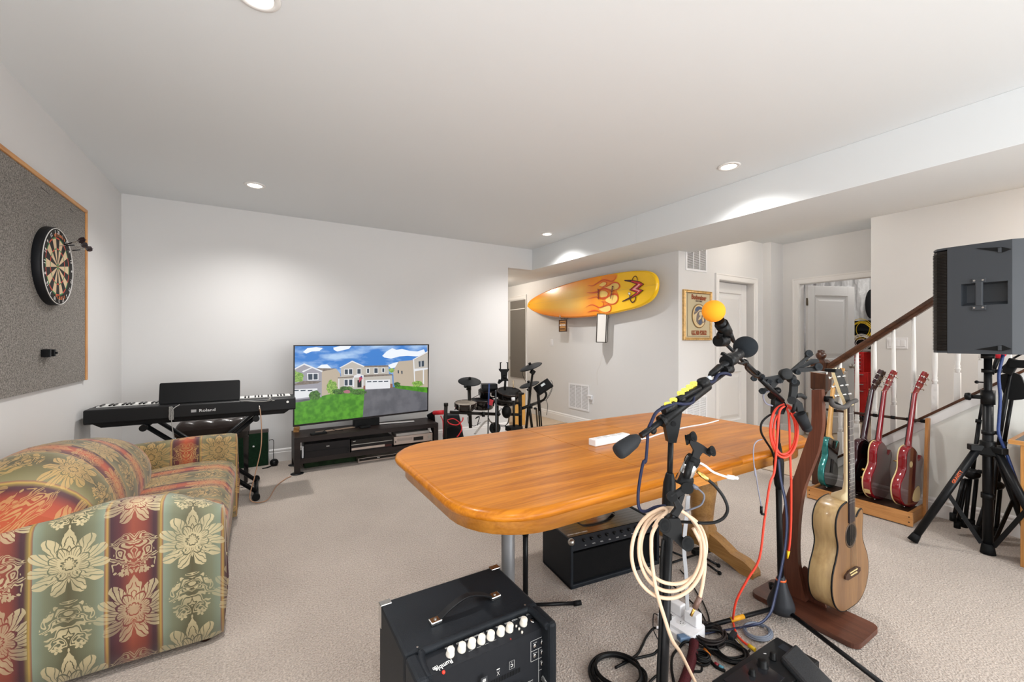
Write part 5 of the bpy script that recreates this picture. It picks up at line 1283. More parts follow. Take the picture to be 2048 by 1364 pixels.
for (x, y, s_) in ((.25, .26, 1), (.75, .26, 1), (.25, .76, 1), (.75, .76, 1), (.75, 1.32, 1)):
    px_, py_ = lerp(xl, xr, x), j1[1] + dyr * y
    part('jack', B(MB_).lathe([(.0035, .001), (.0062, .0015), (.0062, .004), (.0035, .004)], (px_, py_, 0), n=16), M_CHR, ba)
    pr.text(LG, ['AUX IN', 'SEND', 'PHONES', 'RETURN', 'LINE OUT'][len(jb)], .0042, px_, py_ - .0088, sx=.95); jb.append(1)
# vent slots
for k in range(46):
    x = PW_ / 2 - .055 - k * .0052
    pr.shape(ink('slot_black', '060606'), [(x, -.100), (x + .0026, -.100), (x + .0026, -.086), (x, -.086)], 1)
q = QB(1310, 755); xx = q[0]
for k, (dx, w) in enumerate(((0, .0009),)):
    pr.line(LG, [(xx - .008, -.118), (xx + .008, -.118), (xx + .008, -.140), (xx - .008, -.140)], .0009, closed=True, sm=False)
pr.text(LG, 'C', .012, xx, -.128, bold=.0005); pr.text(LG, 'US', .004, xx, -.1365)
q = QB(1110, 850); pr.line(LG, [(q[0] - .004, -.118), (q[0] + .004, -.130)], .0009, sm=False); pr.line(LG, [(q[0] + .004, -.118), (q[0] - .004, -.130)], .0009, sm=False); pr.shape(LG, [(q[0] - .005, -.137), (q[0] + .005, -.137), (q[0] + .005, -.134), (q[0] - .005, -.134)])
q = QB(905, 960); pr.shape(ink('sticker', '3a3c40'), [(q[0] - .010, -.132), (q[0] + .010, -.132), (q[0] + .010, -.114), (q[0] - .010, -.114)]); pr.text(LG, 'E3', .010, q[0], -.123, bold=.0006)
for k in range(2): pr.text(LG, 'CAUTION: RISK OF ELECTRIC SHOCK  DO NOT OPEN  AVIS: RISQUE DE CHOC ELECTRIQUE', .0042, .02, -.079 + k * .006)
q = QB(1235, 1150); pr.text(LG, 'Rumble', .044, q[0], -.048, 186, bold=.0012)
for k in range(5): pr.text(LG, 'COMPLIES WITH PART 15 RULES AND STANDARDS', .0040, xm + .075, -.058 + k * .007)
part('back_print', pr.b, pr.mats, ba, kind='stuff')
q = loc2(*Z9(1800, 1050), MB_)
# handle
h1 = G(870.6, 1246, AZ); h2 = G(989, 1196, AZ); hx = (h2 - h1).normalized()
for h in (h1, h2):
    Mh = frame(h + Vector((0, 0, .0)), hx, z=(0, 0, 1)); br_ = part('handle_bracket', B(Mh).box((0, 0, .006), (.036, .026, .012)), M_CHR, ba, bevel=.003)
    part('screw', B(Mh).rod((0, 0, .012), (0, 0, .0145), .004), M_STEEL, br_)
part('handle_strap', B().strip([h1 + hx * .010 + Vector((0, 0, .008)), lerp(h1, h2, .25) + Vector((0, 0, .030)), lerp(h1, h2, .5) + Vector((0, 0, .043)), lerp(h1, h2, .75) + Vector((0, 0, .030)), h2 - hx * .010 + Vector((0, 0, .008))], .022, .006), mat('strap_black', '141416', .45), ba, bevel=.0015)
# corner protectors
for (x, y, sx_, sy_) in ((AX0, AY1, 1, -1), (AX1, AY1, -1, -1)):
    cpb = B(); e_ = .0018
    cpb.bb(x - e_ * sx_, x + .034 * sx_, y + e_ * (-sy_), y + .024 * sy_, AZ - .002, AZ + e_).bb(x - e_ * sx_, x + .002 * sx_, y - e_ * sy_, y + .026 * sy_, AZ - .07, AZ + e_).bb(x - e_ * sx_, x + .034 * sx_, y - e_ * sy_, y + .002 * sy_, AZ - .035, AZ + e_)
    part('corner_cap', cpb, M_CHR, ba, bevel=.003)
for (x, y) in ((AX0 + .04, 1.10), (AX1 - .04, 1.10)): part('screw', B().rod((x, y, AZ - .001), (x, y, AZ + .001), .003), M_STEEL, ba)
for (x, y) in ((AX0 + .05, AY0 + .05), (AX1 - .05, AY0 + .05), (AX0 + .05, AY1 - .05), (AX1 - .05, AY1 - .05)): part('foot', B().rod((x, y, 0), (x, y, .01), .018), M_RUB, ba)
# plug in the line out
qx = lerp(xl, xr, .75); qy = j1[1] + dyr * 1.98; P0 = MB_ @ Vector((qx, qy, .002)); P1 = P0 + Vector((.010, -.045, -.012)); P2 = P1 + Vector((.02, -.05, -.05))
pl = thing('xlr_lead', 'black audio lead with a silver plug in the back of the foreground bass amplifier', 'cable', P2)
part('plug', B().lathe([(.0085, 0), (.0095, .004), (.0095, .040), (.008, .046)], P0, P1 - P0, 16), M_CHR, pl)
part('boot', B().lathe([(.0085, 0), (.0075, .03), (.004, .05)], P1, P2 - P1, 14), M_BLK, pl)
part('lead', B().tube([P1 + (P2 - P1) * .6, P2 + Vector((.012, -.01, -.08)), (P2.x + .06, .86, .10), (P2.x + .14, .90, .012), (P2.x + .26, .93, .006)], .004), M_BLK, pl)

# ================================================================ GUITAR AMPLIFIER under the table
ga = thing('guitar_amplifier', 'black guitar amplifier lying on its back under the oak table', 'amplifier', (1.68, 1.80, 0))
GA = frame((1.372, 1.672, 0), (Vector((1.863, 1.615, 0)) - Vector((1.372, 1.672, 0))), z=(0, 0, 1))
GW, GD, GH = .60, .30, .252
part('cabinet', B(GA).box((.009, GD / 2, GH / 2), (.018, GD, GH)).box((GW - .009, GD / 2, GH / 2), (.018, GD, GH)).box((GW / 2, GD - .01, GH / 2), (GW, .02, GH)).box((GW / 2, GD / 2, .012), (GW, GD, .024)), M_VIN, ga, bevel=.006)
part('top_panel', B(GA).add([(.018, .05, GH - .006), (GW - .018, .05, GH - .006), (GW - .018, GD - .02, GH - .006), (.018, GD - .02, GH - .006)], [(0, 1, 2, 3)]).box((GW / 2, GD / 2 + .02, GH - .012), (GW - .036, GD - .06, .010)), mat('gloss_panel', '15110f', .16, coat=.5), ga)
gs = Matrix(GA) @ frame((GW / 2, .028, GH - .035), (1, 0, 0), z=(0, -.72, .69))
part('control_panel', B(gs).box((0, 0, 0), (GW - .036, .066, .006)), M_PAN, ga)
part('grille', B(GA).box((GW / 2, .022, .10), (GW - .036, .01, .15)), mat('grille_black', '0d0d0e', .9, bump=(500, .6)), ga)
for k in range(9):
    part('knob', B(gs).lathe([(.008, .003), (.008, .012), (.006, .016), (0, .016)], (-.20 + k * .05, .006, 0), n=14), M_BLK, ga)
pr = Print(Matrix(gs) @ Matrix.Translation((0, 0, .0036)), .0003)
for k in range(8): pr.text(LG, ['IN', 'GAIN', 'TREB', 'MID', 'BASS', 'VOL', 'PRES', 'DEPTH'][k], .008, -.20 + k * .052, -.018, 180)
part('panel_print', pr.b, pr.mats, ga, kind='stuff')
pr = Print(Matrix(GA) @ Matrix.Translation((0, 0, GH - .0065)), .0003); pr.text(LG, 'ARCHON', .034, .335, .10, 180, sx=1.25, bold=.0008); pr.text(LG, 'HIGH GAIN HEAD', .013, .09, .075, 180, sx=1.2, bold=.0003)
for k in range(7): pr.line(mat('grain_line', '3a2f28', .3), [(.03, .06 + k * .03), (GW - .03, .06 + k * .03)], .0012, sm=False)
part('top_print', pr.b, pr.mats, ga, kind='stuff')
part('handle', B(GA).strip([(.17, .20, GH), (.22, .20, GH + .028), (.30, .20, GH + .034), (.38, .20, GH + .028), (.43, .20, GH)], .024, .006), M_BLK, ga)
for (x, y) in ((.01, .01), (GW - .01, .01)): part('corner_cap', B(GA).ball((x, y, GH - .01), .018), M_STEEL, ga)

# small stand with a tripod foot in front of the guitar amplifier
mc = Vector((1.078, 1.647, 0))
s3 = thing('microphone_stand', 'short black tripod stand under the near edge of the oak table', 'stand', mc)
part('lower_tube', B().rod(mc + Vector((0, 0, .03)), mc + Vector((0, 0, .42)), .0125), M_BLKM, s3); part('upper_tube', B().rod(mc + Vector((0, 0, .42)), mc + Vector((0, 0, .64)), .008), M_BLKM, s3)
part('clutch', B().lathe([(.013, .36), (.018, .38), (.019, .46), (.015, .50), (.010, .51)], mc, n=16), M_BLK, s3); part('ring', B().lathe([(.0125, .515), (.0125, .523)], mc, n=16), M_STEEL, s3)
part('top_clamp', B().lathe([(.010, .56), (.020, .62), (.022, .64)], mc, n=14), M_BLK, s3); part('hub', B().lathe([(.014, .02), (.022, .03), (.022, .05), (.014, .06)], mc, n=16), M_BLK, s3)
for k, tgt in enumerate(((1.322, 1.56), (.93, 1.88), (.93, 1.44))):
    e_ = Vector((tgt[0], tgt[1], .012)); l_ = part('leg', B().rod(mc + Vector((0, 0, .035)), e_, .0085), M_BLKM, s3); dd = (e_ - mc).normalized(); part('rubber_foot', B().rod(e_ - dd * .02, e_ + dd * .018, .0115), M_RUB, l_)

# folding guitar stand on the floor by the pedestal
fs_ = thing('floor_stand', 'folded black stand on the carpet beside the pedestal foot of the table', 'stand', G(1400, 1130))
a = G(1380, 1110, .05); c = G(1432, 1110, .05); part('padded_bar', B().box(lerp(G(1378, 1098, .05), G(1433, 1102, .05), .5), (.14, .035, .03), rotm('Z', -12)), M_BLK, fs_, bevel=.004)
for (p_, q_) in (((1345, 1125), (1395, 1108)), ((1395, 1108), (1436, 1130)), ((1400, 1118), (1438, 1145)), ((1345, 1125), (1300, 1105)), ((1310, 1090), (1372, 1115))):
    part('tube', B().rod(G(*p_, .03), G(*q_, .012), .006), M_BLKM, fs_)
for p_ in ((1437, 1131), (1439, 1146)): part('rubber_tip', B().ball(G(*p_, .011), .011), M_RUB, fs_)

# ================================================================ DRUM KIT
Z3 = lambda x, y: (900 + x * 210 / 1790, 710 + y * 160 / 1364)
def K(x, y, d=4.7): return D(*Z3(x, y), d)
dk = thing('drum_kit', 'black electronic drum kit on a tube rack between the television and the surfboard wall', 'drum kit', K(750, 1200, 4.7) * 1.0)
ROOT[dk.name].z = 0; dk.location.z = 0
M_RACK = mat('rack_black', '1b1815', .4); M_PAD = mat('pad_rubber', '1e2022', .6); M_SHELL = mat('shell_gloss', '120e0c', .15, coat=.4); M_HOOP = mat('hoop_dark', '2a1c16', .3, .4)
EX = ray(1024, 682).normalized(); RGT = Vector((CT, -ST, 0)); UP = Vector((0, 0, 1))
def tubek(nm, p0, p1, r, m=M_RACK, d0=4.7, d1=None): return part(nm, B().rod(K(*p0, d0), K(*p1, d1 or d0), r, n=14), m, dk)
tubek('rack_post', (325, 560), (350, 1240), .019, d0=4.55); 
a_ = D(894, 808, 4.3); part('rack_post', B().rod(D(892, 808, 4.3), D(889, 888, 4.3), .019).rod(D(892, 806, 4.3), D(892, 812, 4.3), .023), M_RACK, dk)
tubek('rack_tube', (0, 975), (820, 1010), .017, d0=4.4, d1=4.6); tubek('rack_tube', (820, 790), (1200, 820), .017, d0=4.6); tubek('rack_tube', (1230, 910), (1550, 790), .017, d0=4.6, d1=4.9); tubek('rack_tube', (1000, 1010), (1200, 1020), .016)
tubek('rack_post', (800, 860), (800, 1310), .020, d0=4.5, d1=4.5); tubek('rack_post', (1195, 640), (1200, 1260), .020, d0=4.5, d1=4.5); tubek('rack_post', (1085, 740), (1090, 1240), .013, d0=4.45)
tubek('rack_leg', (1365, 640), (1300, 1245), .016, d0=4.7); tubek('rack_leg', (1345, 840), (1398, 1232), .015, d0=4.7)
for p_ in ((325, 990), (570, 1010), (820, 1000), (1190, 830), (1195, 1020), (1380, 870), (790, 800)):
    part('clamp', B().rod(K(p_[0] - 26, p_[1], 4.5), K(p_[0] + 26, p_[1], 4.5), .028, n=14), M_BLK, dk)
for p_ in ((150, 900), (370, 940), (840, 1010), (1240, 660), (1450, 910), (1330, 590), (260, 535)):
    part('wing_nut', B().ball(K(*p_, 4.48), .014, (1.3, .7, .9)), M_BLK, dk)
def disc(nm, c, n_, r, prof, m, lab=None): return part(nm, B().lathe(prof, c, n_, n=36), m, dk, label=lab)
def cymbal(x, y, r, nrm_, d, px):
    c = K(x, y, d); n_ = Vector(nrm_).normalized()
    o_ = disc('cymbal_pad', c, n_, r, [(0, -.004), (r * .95, -.014), (r, -.010), (r * .9, -.002), (.05, .008), (.03, .016), (0, .018)], M_PAD)
    part('wing_nut', B().lathe([(.014, .012), (.017, .03), (.014, .042), (0, .044)], c, n_, 12), M_BLK, o_)
    part('rod', B().rod(c - n_ * .005, c - n_ * .075, .005), M_STEEL, o_); return c, n_
cymbal(335, 440, .128, UP + EX * -.30 + RGT * .10, 4.6, 0)
part('tilter', B().box(K(320, 560, 4.57), (.04, .04, .05)).ball(K(262, 535, 4.55), .018), M_BLK, dk)
cymbal(1375, 190, .135, UP * 1 - RGT * .36 - EX * .16, 4.75, 0)
part('tilter', B().box(K(1408, 290, 4.75), (.045, .04, .045), rotm('Y', 35)), M_BLK, dk)
tubek('cymbal_arm', (1408, 310), (1365, 640), .013, d0=4.75, d1=4.7)
cymbal(1350, 495, .125, UP * 1 - RGT * .30 - EX * .10, 5.0, 0)
tubek('cymbal_arm', (1345, 520), (1345, 860), .009, d0=5.0, d1=4.8)
def drum(x, y, d, r, h, tilt, white=False):
    c = K(x, y, d); n_ = (UP + EX * tilt[0] + RGT * tilt[1]).normalized()
    o_ = part('drum_pad', B().lathe([(r * .55, -h), (r * .9, -h), (r, -h + .015), (r, -.01), (r * 1.0, 0)], c, n_, 36), M_SHELL, dk)
    part('hoop', B().lathe([(r * .98, -.014), (r * 1.05, -.012), (r * 1.06, 0), (r * 1.02, .006), (r * .97, .003)], c, n_, 36, caps=False), M_HOOP, o_)
    part('head', B().lathe([(0, .001), (r * .97, .001)], c, n_, 36), mat('mesh_head', 'cfc3b4', .6) if white else M_PAD, o_)
    for k in range(6):
        a = k * pi / 3; x_, y_ = perp(n_); p_ = c + (x_ * cos(a) + y_ * sin(a)) * r * 1.02
        part('lug', B().rod(p_ + n_ * .006, p_ - n_ * h * .7, .006, n=8), M_STEEL if white else M_BLK, o_)
drum(265, 815, 4.45, .112, .065, (-.12, .02), True)
drum(540, 765, 4.75, .135, .10, (-.02, .03))
drum(660, 590, 4.9, .115, .085, (-.15, -.05))
drum(1010, 620, 4.75, .135, .085, (-.25, .10))
drum(950, 775, 4.85, .13, .05, (0, .05))
# small drum at the back with knobs
part('trigger_block', B().box(K(665, 530, 4.85), (.18, .14, .06), rotm('Z', -20)), M_BLK, dk, bevel=.008)
# sound module
mdc = K(1590, 545, 4.75); n_ = (-EX * .72 + UP * .55 - RGT * .35)
MD = frame(mdc, RGT * .85 + UP * .55 + EX * .1, z=n_)
mo = part('sound_module', B(MD).box((0, 0, 0), (.20, .125, .035)), M_BLK, dk, bevel=.006); part('screen', B(MD).box((.01, .015, .019), (.05, .03, .002)), mat('module_screen', 'cfd6d8', .2), mo)
part('module_arm', B().rod(K(1500, 640, 4.75), K(1525, 950, 4.75), .017), M_RACK, dk)
tubek('rack_leg', (1505, 800), (1530, 1215), .009, d0=4.75); tubek('rack_leg', (1530, 790), (1562, 1210), .008, d0=4.75); tubek('rack_leg', (1470, 900), (1492, 1218), .010, m=mat('bronze_tube', '4e4032', .4, .5), d0=4.75)
part('curved_tube', B().tube([K(1540, 790, 4.75), K(1600, 760, 4.72), K(1640, 690, 4.7), (K(1630, 640, 4.7)), K(1590, 610, 4.72)], .013), M_RACK, dk)
for (pts, r_) in (([(1735, 500), (1740, 580), (1700, 680), (1640, 765), (1600, 770)], .0028), ([(1640, 760), (1665, 860), (1655, 960), (1645, 1025)], .0028), ([(1720, 430), (1745, 480), (1720, 600), (1650, 740)], .0025), ([(1235, 260), (1240, 350), (1300, 470)], .0025),
                   ([(370, 740), (470, 690), (500, 670)], .003), ([(430, 1090), (470, 1050), (560, 1030)], .004), ([(860, 900), (980, 1030), (990, 1130), (930, 1220), (860, 1210)], .0035), ([(1010, 1040), (1000, 1140), (940, 1200), (830, 1190)], .0035),
                   ([(300, 1060), (310, 1140), (330, 1190)], .003), ([(640, 1040), (700, 1150), (780, 1200)], .004), ([(960, 800), (980, 860), (1010, 920)], .004), ([(120, 870), (80, 940)], .006), ([(440, 1080), (500, 1060), (480, 1140), (470, 1200)], .005), ([(330, 1190), (420, 1210), (520, 1150)], .003), ([(870, 930), (830, 960), (800, 1000)], .004)):
    part('lead', B().tube([K(*p_, 4.6) for p_ in pts], r_, n=6), M_BLK, dk)
# kick pad and pedal
kc = K(765, 1250, 4.55); part('kick_pad', B().lathe([(0, .01), (.055, .014), (.062, .004), (.062, -.03), (.02, -.04)], kc, -EX, 28), M_PAD, dk); part('hub_plate', B().lathe([(0, .016), (.02, .018), (.025, .012)], kc, -EX, 18), M_BLK, dk)
for dx in (0, 22): part('pedal_rod', B().tube([K(410 + dx, 1350, 4.3), K(520 + dx, 1210, 4.35), K(610 + dx, 1125, 4.4), K(700, 1140, 4.45), K(740, 1180, 4.5)], .005), M_STEEL, dk)
part('pedal_block', B().box(K(1090, 1250, 4.45), (.15, .12, .05)), M_BLK, dk, bevel=.005)
part('foot_block', B().ball(K(965, 970, 4.6), .055, (1, 1, 1.3)), M_BLK, dk)
part('red_tag', B().box(K(690, 805, 4.4), (.05, .02, .06), rotm('Y', 20)), mat('tag_red', 'b3202e', .4), dk, label='small red tag')
part('chrome_bar', B().tube([K(695, 650, 4.5), K(700, 700, 4.5), K(755, 712, 4.5)], .008), M_STEEL, dk)
part('drum_stick', B().rod(K(1075, 450, 4.75), K(1085, 560, 4.75), .006).ball(K(1075, 445, 4.75), .008), mat('stick_wood', 'cdb48e', .5), dk, label='pale drumstick')
part('white_knob', B().rod(K(1075, 725, 4.45), K(1078, 775, 4.45), .02), M_WPL, dk)

# tablet holder of the kit: a thing clamped to the rack
th = thing('tablet_holder', 'black tablet holder with two upright prongs clamped to the drum kit', 'holder', K(935, 600, 4.6))
MH = frame(K(925, 340, 4.6), RGT, z=-EX)
part('arm', B().rod(K(935, 600, 4.6), K(945, 400, 4.6), .013).ball(K(935, 375, 4.58), .022), M_BLK, th)
part('cradle', B(MH).prism([(-.035, .065), (.03, .065), (.055, .07), (.055, .055), (.035, .03), (.03, -.03), (.045, -.055), (.045, -.065), (-.03, -.065), (-.06, -.045), (-.065, -.06), (-.075, -.09), (-.055, -.10), (-.04, -.06), (-.035, -.03), (-.038, .03), (-.06, .055), (-.06, .07)], .015), M_BLK, th, bevel=.002)
for sg in (-1, 1):
    part('prong', B(MH).box((sg * .040 - .002, .10, .008), (.014, .075, .012)).box((sg * .036 - .002 - sg * .0 , .137, .012), (.024, .008, .02)), M_BLK, th, bevel=.002)
# blue stick stand with the thin rods
bs = thing('thin_stand', 'thin stand with a blue upper rod standing in front of the drum kit', 'stand', Vector((*K(640, 1330, 4.2).xy, 0)))
p0 = K(668, 490, 4.2); p1 = K(640, 1330, 4.2); p1b = Vector((p1.x, p1.y, 0.0))
part('blue_rod', B().rod(p0, lerp(p0, p1, .50), .008), mat('blue_rod', '1f3a6e', .4), bs); part('lower_rod', B().rod(lerp(p0, p1, .50), p1b, .006), M_BLKM, bs)
bs2 = thing('thin_stand', 'thin black stand with a grey upper rod in the middle of the drum kit', 'stand', Vector((*K(800, 1300, 4.15).xy, 0)))
p0 = K(780, 600, 4.15); p1 = K(800, 1300, 4.15); part('rod', B().rod(p0, Vector((p1.x, p1.y, 0)), .008), mat('grey_rod', '3a3d42', .35, .4), bs2)
part('base', B().lathe([(0, 0), (.10, 0), (.10, .008), (.02, .014)], Vector((p1.x, p1.y, 0)), n=24), M_BLK, bs2)

# drum monitor amplifier with red leads
Z5 = lambda x, y: (840 + x * 340 / 1932, 680 + y * 240 / 1364)
da = thing('drum_monitor', 'small black wedge amplifier with red leads on the floor right of the television bench', 'amplifier', Vector((*D(*Z5(330, 1000), 4.75).xy, 0)))
c_ = D(*Z5(345, 1000), 4.7); MA = frame((c_.x, c_.y, 0), (RGT * 1.0 + EX * .12), z=UP)
b = B(MA); b.hexa([(-.085, -.0, 0), (.19, -.0, 0), (.16, .26, 0), (-.08, .26, 0)], [(-.082, .08, .43), (.10, .08, .43), (.09, .24, .43), (-.08, .24, .43)]); part('cabinet', b, M_VIN, da, bevel=.01)
nn = Vector((0, -.43, .08)).normalized()
b = B(MA); b.add([(-.07, .006, .05), (.145, .006, .05), (.085, .068, .39), (-.07, .068, .39)], [(0, 1, 2, 3)]); b.add([(-.07, -.002, .05), (.145, -.002, .05), (.085, .060, .39), (-.07, .060, .39)], [(0, 1, 2, 3), (0, 3, 2, 1)]); part('grille', b, mat('grille_brown', '2b2521', .85, bump=(500, .6)), da)
part('speaker_ring', B(MA).lathe([(.10, 0), (.108, .004), (.112, 0)], (.025, .020, .21), nn, 32), M_BLK, da)
pr = Print(Matrix(MA) @ frame((.06, -.004, .035), (1, 0, 0), z=nn), .001); pr.text(ink('white', 'eceae6'), 'Alesis', .030, 0, .01, bold=.001); part('logo', pr.b, pr.mats, da)
RDC = mat('red_cable', 'd3222c', .4)
for k, pts in enumerate(([(235, 860), (260, 920), (265, 1030), (265, 1110)], [(310, 910), (380, 895), (450, 940), (475, 1010), (440, 1080), (420, 1100)], [(300, 905), (340, 950), (420, 965), (480, 920), (490, 880)])):
    single('red_cable', B().tube([D(*Z5(*p_), 4.45 - k * .02) for p_ in pts], .006), RDC, ['red cable hanging straight down left of the wedge amplifier', 'red cable looping over the grille of the wedge amplifier', 'red cable sagging from the drum rack above the wedge amplifier'][k], 'cable')
rb = B().rod(D(*Z5(160, 828), 4.7), D(*Z5(270, 822), 4.6), .024); single('red_tube', rb, RDC, 'short red tube lying on top of the wedge amplifier', 'tube')
single('black_case', B().hexa([D(*Z5(150, 1100), 5.0), D(*Z5(185, 1100), 4.85), D(*Z5(185, 1100), 5.0), D(*Z5(150, 1100), 5.1)], [D(*Z5(75, 850), 5.0), D(*Z5(165, 800), 4.85), D(*Z5(165, 812), 5.0), D(*Z5(90, 845), 5.1)]), M_BLK, 'black case leaning behind the wedge amplifier and the television bench', 'case', bevel=.01)
# tan board in the passage
a = PY(1029, 855, 5.35); c = PY(1050.5, 855, 5.35); zt2 = PY(1040, 788, 5.35).z
tbd = single('wood_panel', B().bb(a.x, c.x + .0, 5.35, 5.40, 0.0, zt2), mat('amber_wood', 'd9a24e', .4, var=(4, .2)), 'amber coloured wooden panel standing in the passage behind the drum kit', 'panel', bevel=.003)
# ================================================================ GUITARS
M_CHERRY = mat('cherry_red', '8e1420', .12, coat=.8, var=(5, .25)); M_BACK = mat('mahogany_back', '5c2226', .1, coat=1.0, var=(8, .3)); M_CREAM = mat('cream_binding', 'e4cb92', .35)
M_MAPLE = wood('maple_neck', 'd9a866', 'c08d4c', 'z', 1.5, .3); M_DKMAR = mat('dark_maroon', '34121c', .12, coat=.8); M_TEAL = mat('teal_metallic', '1d7470', .2, .35, coat=.7)
M_FRET = mat('fretboard_dark', '2a2226', .45); M_ROSE = mat('rosewood', '3e2a20', .5)
def ol(pts, k=5): return [(p.x, p.y) for p in smooth_path([(*q, 0) for q in pts], k, True)]
LP = [(0, 0), (.07, .006), (.130, .040), (.163, .100), (.160, .160), (.130, .215), (.116, .255), (.122, .310), (.126, .350), (.110, .385), (.085, .385), (.060, .355), (.036, .350), (.030, .395), (-.030, .425), (-.075, .425), (-.118, .395), (-.132, .345), (-.122, .290), (-.116, .250), (-.130, .210), (-.160, .155), (-.163, .100), (-.130, .040), (-.07, .006)]
TELE = [(0, 0), (.08, .004), (.135, .035), (.160, .09), (.155, .150), (.122, .215), (.112, .260), (.125, .320), (.128, .365), (.110, .392), (.080, .380), (.050, .335), (.030, .33), (.028, .385), (-.040, .392), (-.100, .395), (-.135, .365), (-.140, .320), (-.116, .260), (-.120, .215), (-.155, .150), (-.160, .09), (-.135, .035), (-.08, .004)]
ACO = [(0, 0), (.09, .008), (.155, .055), (.182, .125), (.172, .195), (.138, .255), (.120, .300), (.124, .350), (.130, .390), (.120, .425), (.090, .420), (.060, .400), (.034, .420), (.030, .480), (-.040, .485), (-.100, .468), (-.134, .425), (-.138, .370), (-.122, .305), (-.138, .255), (-.172, .195), (-.182, .125), (-.155, .055), (-.09, .008)]
def inset2(pts, d):
    n = len(pts); out = []
    for i in range(n):
        a = Vector(pts[i - 1]); c = Vector(pts[(i + 1) % n]); t = (c - a)
        t = t.normalized() if t.length > 1e-9 else Vector((1, 0)); out.append((pts[i][0] - t.y * d, pts[i][1] + t.x * d))
    return out
def guitar(M, loc, label, outline, flip, th, m_side, m_top, m_back, neck_y0, nut_y, m_neck, m_board, head='three', bind=None, acoustic=False, cat='guitar', m_head=None, body_scale=1.0, group=None):
    t = thing('acoustic_guitar' if acoustic else 'electric_guitar', label, cat, loc, group)
    o = ol([(x * flip, y) for x, y in (outline if flip > 0 else outline[::-1])], 4)
    if flip < 0: o = o
    # make the outline counter-clockwise
    ar = sum(o[i][0] * o[(i + 1) % len(o)][1] - o[(i + 1) % len(o)][0] * o[i][1] for i in range(len(o)))
    if ar < 0: o = o[::-1]
    h = th / 2; e = .002 if acoustic else .008
    b = B(M); b.rings([[(x, y, z) for (x, y) in inset2(o, d)] for d, z in ((e, -h), (e * .3, -h + e * .4), (0, -h + e), (0, h - e), (e * .3, h - e * .4), (e, h))]); part('body', b, m_side, t)
    b = B(M); b.prism(inset2(o, e + .001), .0012, z0=h); part('top', b, m_top, t)
    b = B(M); b.prism(inset2(o, e + .001), .0012, z0=-h - .0012); part('back', b, m_back, t)
    if bind:
        b = B(M); b.tube([(x, y, h - .002) for (x, y) in inset2(o, .0005)], .0034 if acoustic else .0042, n=6, closed=True, sm=False); part('binding', b, bind, t)
        if acoustic: b = B(M); b.tube([(x, y, -h + .002) for (x, y) in inset2(o, .0005)], .0030, n=6, closed=True, sm=False); part('binding', b, bind, t)
    # neck with heel
    zf = h + .006 if not acoustic else h + .003
    b = B(M); R = []
    ny = [(neck_y0 - .03, .030, .055 if not acoustic else .085), (neck_y0 + .01, .029, .045 if not acoustic else .075), (neck_y0 + .04, .0275, .030 if acoustic else .026), (neck_y0 + .08, .027, .024), (nut_y - .04, .0225, .020), (nut_y, .0215, .020), (nut_y + .01, .021, .022)]
    for (y, w, dp) in ny: R.append([(w * cos(a), y, zf - .002 - dp * sin(a)) for a in [i * pi / 8 for i in range(9)]])
    b.rings(R); part('neck', b, m_neck, t)
    fb_y = (neck_y0 - .10) if acoustic else neck_y0 - .09
    b = B(M); b.hexa([(-.028, fb_y, zf - .002), (.028, fb_y, zf - .002), (.0215, nut_y, zf - .002), (-.0215, nut_y, zf - .002)], [(-.028, fb_y, zf + .004), (.028, fb_y, zf + .004), (.0215, nut_y, zf + .004), (-.0215, nut_y, zf + .004)])
    f = part('fretboard', b, m_board, t)
    for k in range(1, 20):
        y = nut_y - (nut_y - (fb_y - .13)) * (1 - 2 ** (-k / 12)) * 1.0
        if y < fb_y + .004: break
        w = lerp(.0215, .028, (nut_y - y) / (nut_y - fb_y)); part('fret', B(M).box((0, y, zf + .0045), (w * 2, .0022, .0016)), M_STEEL, f)
    part('nut', B(M).box((0, nut_y + .002, zf + .003), (.042, .005, .008)), M_CREAM, t)
    # head tilted back
    HM = M @ Matrix.Translation((0, nut_y + .004, zf - .004)) @ rotm('X', -15)
    # rotate about x so the head leans to the back
    hp = {'three': [(-.022, 0), (-.026, .03), (-.038, .06), (-.040, .15), (-.034, .17), (-.012, .163), (0, .172), (.012, .163), (.034, .17), (.040, .15), (.038, .06), (.026, .03), (.022, 0)],
          'six': [(-.022, 0), (-.026, .02), (-.040, .04), (-.044, .08), (-.050, .17), (-.030, .190), (.0, .186), (.020, .165), (.022, .13), (.026, .04), (.022, 0)]}[head]
    part('headstock', B(HM).prism([(x, y) for x, y in hp[::-1]], .013, z0=-.013), m_head or m_neck, t)
    if acoustic or head == 'three': part('head_face', B(HM).prism([(x * .97, y * .985 + .002) for x, y in hp[::-1]], .001, z0=0), M_BLK, t)
    for k in range(6):
        if head == 'three': sx_ = -1 if k < 3 else 1; y = .045 + (k % 3) * .042; x = sx_ * .040
        else: sx_ = -1; y = .035 + k * .025; x = -.046
        b = B(HM); b.rod((x * .65, y, -.020), (x * .65, y, .012), .004, n=8).rod((x * .65, y, -.013), (x * .65, y, -.022), .008, n=10).rod((x * .65, y, -.018), (x + sx_ * .012, y, -.018), .0022, n=6)
        b.ball((x + sx_ * .018, y, -.018), .008, (1, .9, .45), n=10, m=6); part('tuner', b, M_CHR, t)
    return t, h, zf
LEAN = radians(15.5)
def rack_frame(x, y, yaw=0):
    yv = Vector((sin(LEAN), 0, cos(LEAN))); xv = Vector((-cos(LEAN), 0, sin(LEAN)))
    M = frame((x, y, .085), xv, y=yv)
    return Matrix.Translation(Vector((x, y, 0))) @ rotm('Z', yaw) @ Matrix.Translation(Vector((-x, -y, 0))) @ M
GX = 4.005
def strap_btn(M, t, th): part('strap_button', B(M).rod((0, 0, 0), (0, -.012, 0), .006), M_CHR, t)
